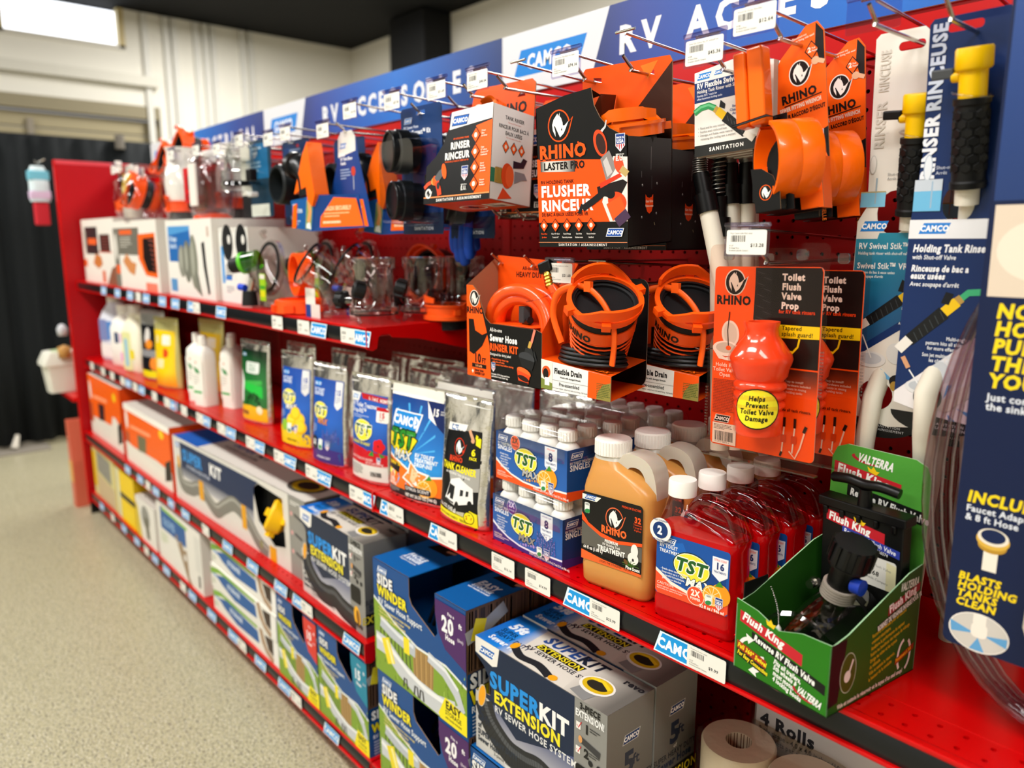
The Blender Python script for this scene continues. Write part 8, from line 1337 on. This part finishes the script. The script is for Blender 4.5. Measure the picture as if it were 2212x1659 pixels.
t = thing('sewer_glove_box', 'tall white and blue box with a tan hand shape, left of the stacked flat boxes', 'box', (-1.47, -.022, ZB), 0); cbox(.44, .24, .21, mat('#e6e3da', .4), mat('#dcd8ce', .42), mat('#e4e1d6', .42)).build('carton', t, bevel=.001); p = Pr(); p.poly([(40, 120), (300, 120), (300, 190), (40, 200)], '#1d5a9c'); p.poly([(60, 190), (320, 184), (320, 194), (60, 202)], '#8fbe4a'); p.t(70, 140, 26, 'GLOVES', '#8fb4d8', 2, sx=.8); p.poly([(190, 136), (214, 140), (220, 110), (240, 128), (262, 124), (268, 104), (300, 110), (310, 20), (340, -0), (300, 0), (250, 60)], '#9c8468'); p.e(280, 80, 14, 12, '#e0dcd4'); p.r(400, 20, 416, 60, '#26282a'); p.greek(30, 100, 90, 4, 10, '#c0d0a0'); p.r(380, 70, 430, 190, '#dad8d0'); p.build('front_print', t)
t = thing('grey_valve_box', 'white and grey box between the yellow boxes and the glove box', 'box', (-1.74, -.022, ZB), 0); cbox(.235, .2, .16, mat('#e6e3da', .4), mat('#dcd8ce', .42), mat('#cfc8bc', .42)).build('carton', t, bevel=.001); Pr().e(120, 100, 50, 44, '#8f8f88').poly([(100, 100), (150, 100), (160, 20), (120, 20)], '#6a6858').poly([(0, 0), (60, 0), (30, 120), (0, 140)], '#d8c24a').build('front_print', t)
t = thing('yellow_box', 'yellow and grey box nearest the end panel on the bottom shelf', 'box', (-2.40, -.018, ZB), 0); cbox(.36, .2, .225, mat('#d9cf8c', .4), mat('#e8c40c', .42), mat('#a9a58c', .42)).build('carton', t, bevel=.001); Pr().r(0, 40, 60, 200, '#e0b810').poly([(80, 120), (300, 100), (300, 200), (80, 210)], '#8a8a80').poly([(60, 0), (340, 0), (340, 90), (60, 110)], '#c9b48c').build('front_print', t)
t = thing('yellow_box', 'bright yellow box with a black strap, second from the end panel', 'box', (-2.02, -.02, ZB), 0); cbox(.26, .2, .21, mat('#f0cc0c', .4), mat('#d8b00c', .42), mat('#e6c61c', .42)).build('carton', t, bevel=.001); Pr().r(0, 0, 60, 210, '#d9d4a8').r(60, 96, 260, 118, '#15161a').poly([(60, 0), (200, 0), (240, 60), (80, 90)], '#f4d418').build('front_print', t)
# ---------------------------------------------------------------- goods on the end cap beyond the end panel
def endcap(name, label, cat, x, y, z, fn): t = thing(name, label, cat, (x, y, z), 0); fn(t); return t
def ec1(t): b = MB(); b.loft([rrect(.05, .075, .02, 4, 0, 0, z) for z in (0, .02, .12)] + [rrect(.03, .05, .015, 4, 0, 0, .15)], mat('#cfe0e4', .4)); b.build('pack_body', t, smooth=50); c = MB(); c.box(-.026, .026, -.039, .039, .09, .13, mat('#6fb8cc', .4)); c.box(-.026, .026, -.039, .039, .01, .045, mat('#d8c0dc', .4)); c.build('label_band', t, bevel=.004); d = MB(); d.box(-.02, .02, -.028, .028, -.10, -.002, mat('#c82c38', .4)); d.build('red_refill', t, bevel=.006)
def hk(fn):
    def g2(t): fn(t); b = MB(); b.tube([(.165, 0, .165), (0, 0, .16), (-.03, 0, .175)], .003, STEEL, 6); b.build('wire_hook', t, smooth=True)
    return g2
endcap('air_freshener_pack', 'blue, white and pink pack hanging on the end cap, upper left', 'pack', -2.60, -.075, 1.385, hk(ec1))
def ec2(t):
    b = MB(); b.loft([rrect(.10, .11, .02, 4, 0, 0, z) for z in (0,)] + [rrect(.12, .135, .02, 4, 0, 0, .12), rrect(.135, .155, .02, 4, 0, 0, .125), rrect(.135, .155, .02, 4, 0, 0, .14), rrect(.11, .12, .03, 4, 0, 0, .185)], mat('#dcdccf', .5)); b.build('tub_body', t, smooth=40); c = MB(); c.lathe([(.035, 0), (.03, .006), (0, .008)], mat('#a8b88a', .5), 16, Matrix.Translation((0, 0, .184))); c.build('lid_mark', t)
endcap('white_tub', 'pale plastic tub with a lid on the end cap, behind the end panel', 'tub', -2.66, -.06, .54, ec2)
def ec3(t): b = MB(); b.slab([(-.03, 0), (.03, 0), (.04, .22), (.02, .41), (-.03, .41)], -.04, .04, mat('#d86a50', .4)); b.box(-.03, .03, -.042, -.04, .12, .22, mat('#e0a858', .4)); b.build('pack_body', t, bevel=.008)
endcap('red_pouch_pack', 'tall red and tan pack near the floor on the end cap', 'pack', -2.60, -.028, .0, ec3)
def ec4(t): b = MB(); b.lathe([(.0, 0), (.018, .002), (.022, .03), (.012, .05), (0, .055)], mat('#c9ccd0', .4), 14); b.build('bottle', t, smooth=True); b = MB(); b.lathe([(.0, 0), (.024, .002), (.026, .05), (0, .06)], mat('#b98a48', .4), 14, Matrix.Translation((0, 0, -.10))); b.build('amber_jar', t, smooth=True)
endcap('small_bottles_pack', 'small silver and amber bottle pair on the end cap, above the tub', 'bottle', -2.58, -.05, .80, ec4)
# end cap shelf that carries the tub
t = thing('end_cap_shelf', 'narrow red end cap shelf behind the end panel holding the pale tub', 'shelf', (-2.62, 0, .53)); MB().box(-.12, .165, -.06, .4, -.012, .008, RED).build('deck', t, bevel=.002)
# ---------------------------------------------------------------- groups for repeated things
GN = {'peg_hook': 'chrome scanner hooks along the pegboard', 'metal_shelf': 'red gondola shelves', 'header_sign': 'header signs above the bays', 'treatment_jug': 'amber treatment jugs in a row', 'red_treatment_jug': 'red treatment jugs in a row', 'bottle_multipack': 'shrink wrapped bottle multipacks', 'foil_pouch': 'foil pouches on the main shelf', 'hose_support_box': 'blue hose support boxes', 'hose_extension_box': 'grey hose extension boxes', 'hose_storage_box': 'flat storage boxes in a stack', 'white_bottle': 'white ribbed bottles', 'bagged_fitting': 'bagged fittings on the far pegboard', 'clear_hose_adapter': 'clear hose adapters', 'detergent_jug': 'jugs at the far end'}
T_ = {}
for o in S.objects:
    if o.parent is None and o.get('label'): T_.setdefault(o.name.split('.')[0], []).append(o)
for k, L in T_.items():
    if len(L) > 1:
        for o in L:
            if not o.get('group') or k in GN: o['group'] = GN.get(k, k.replace('_', ' ') + 's on the gondola')
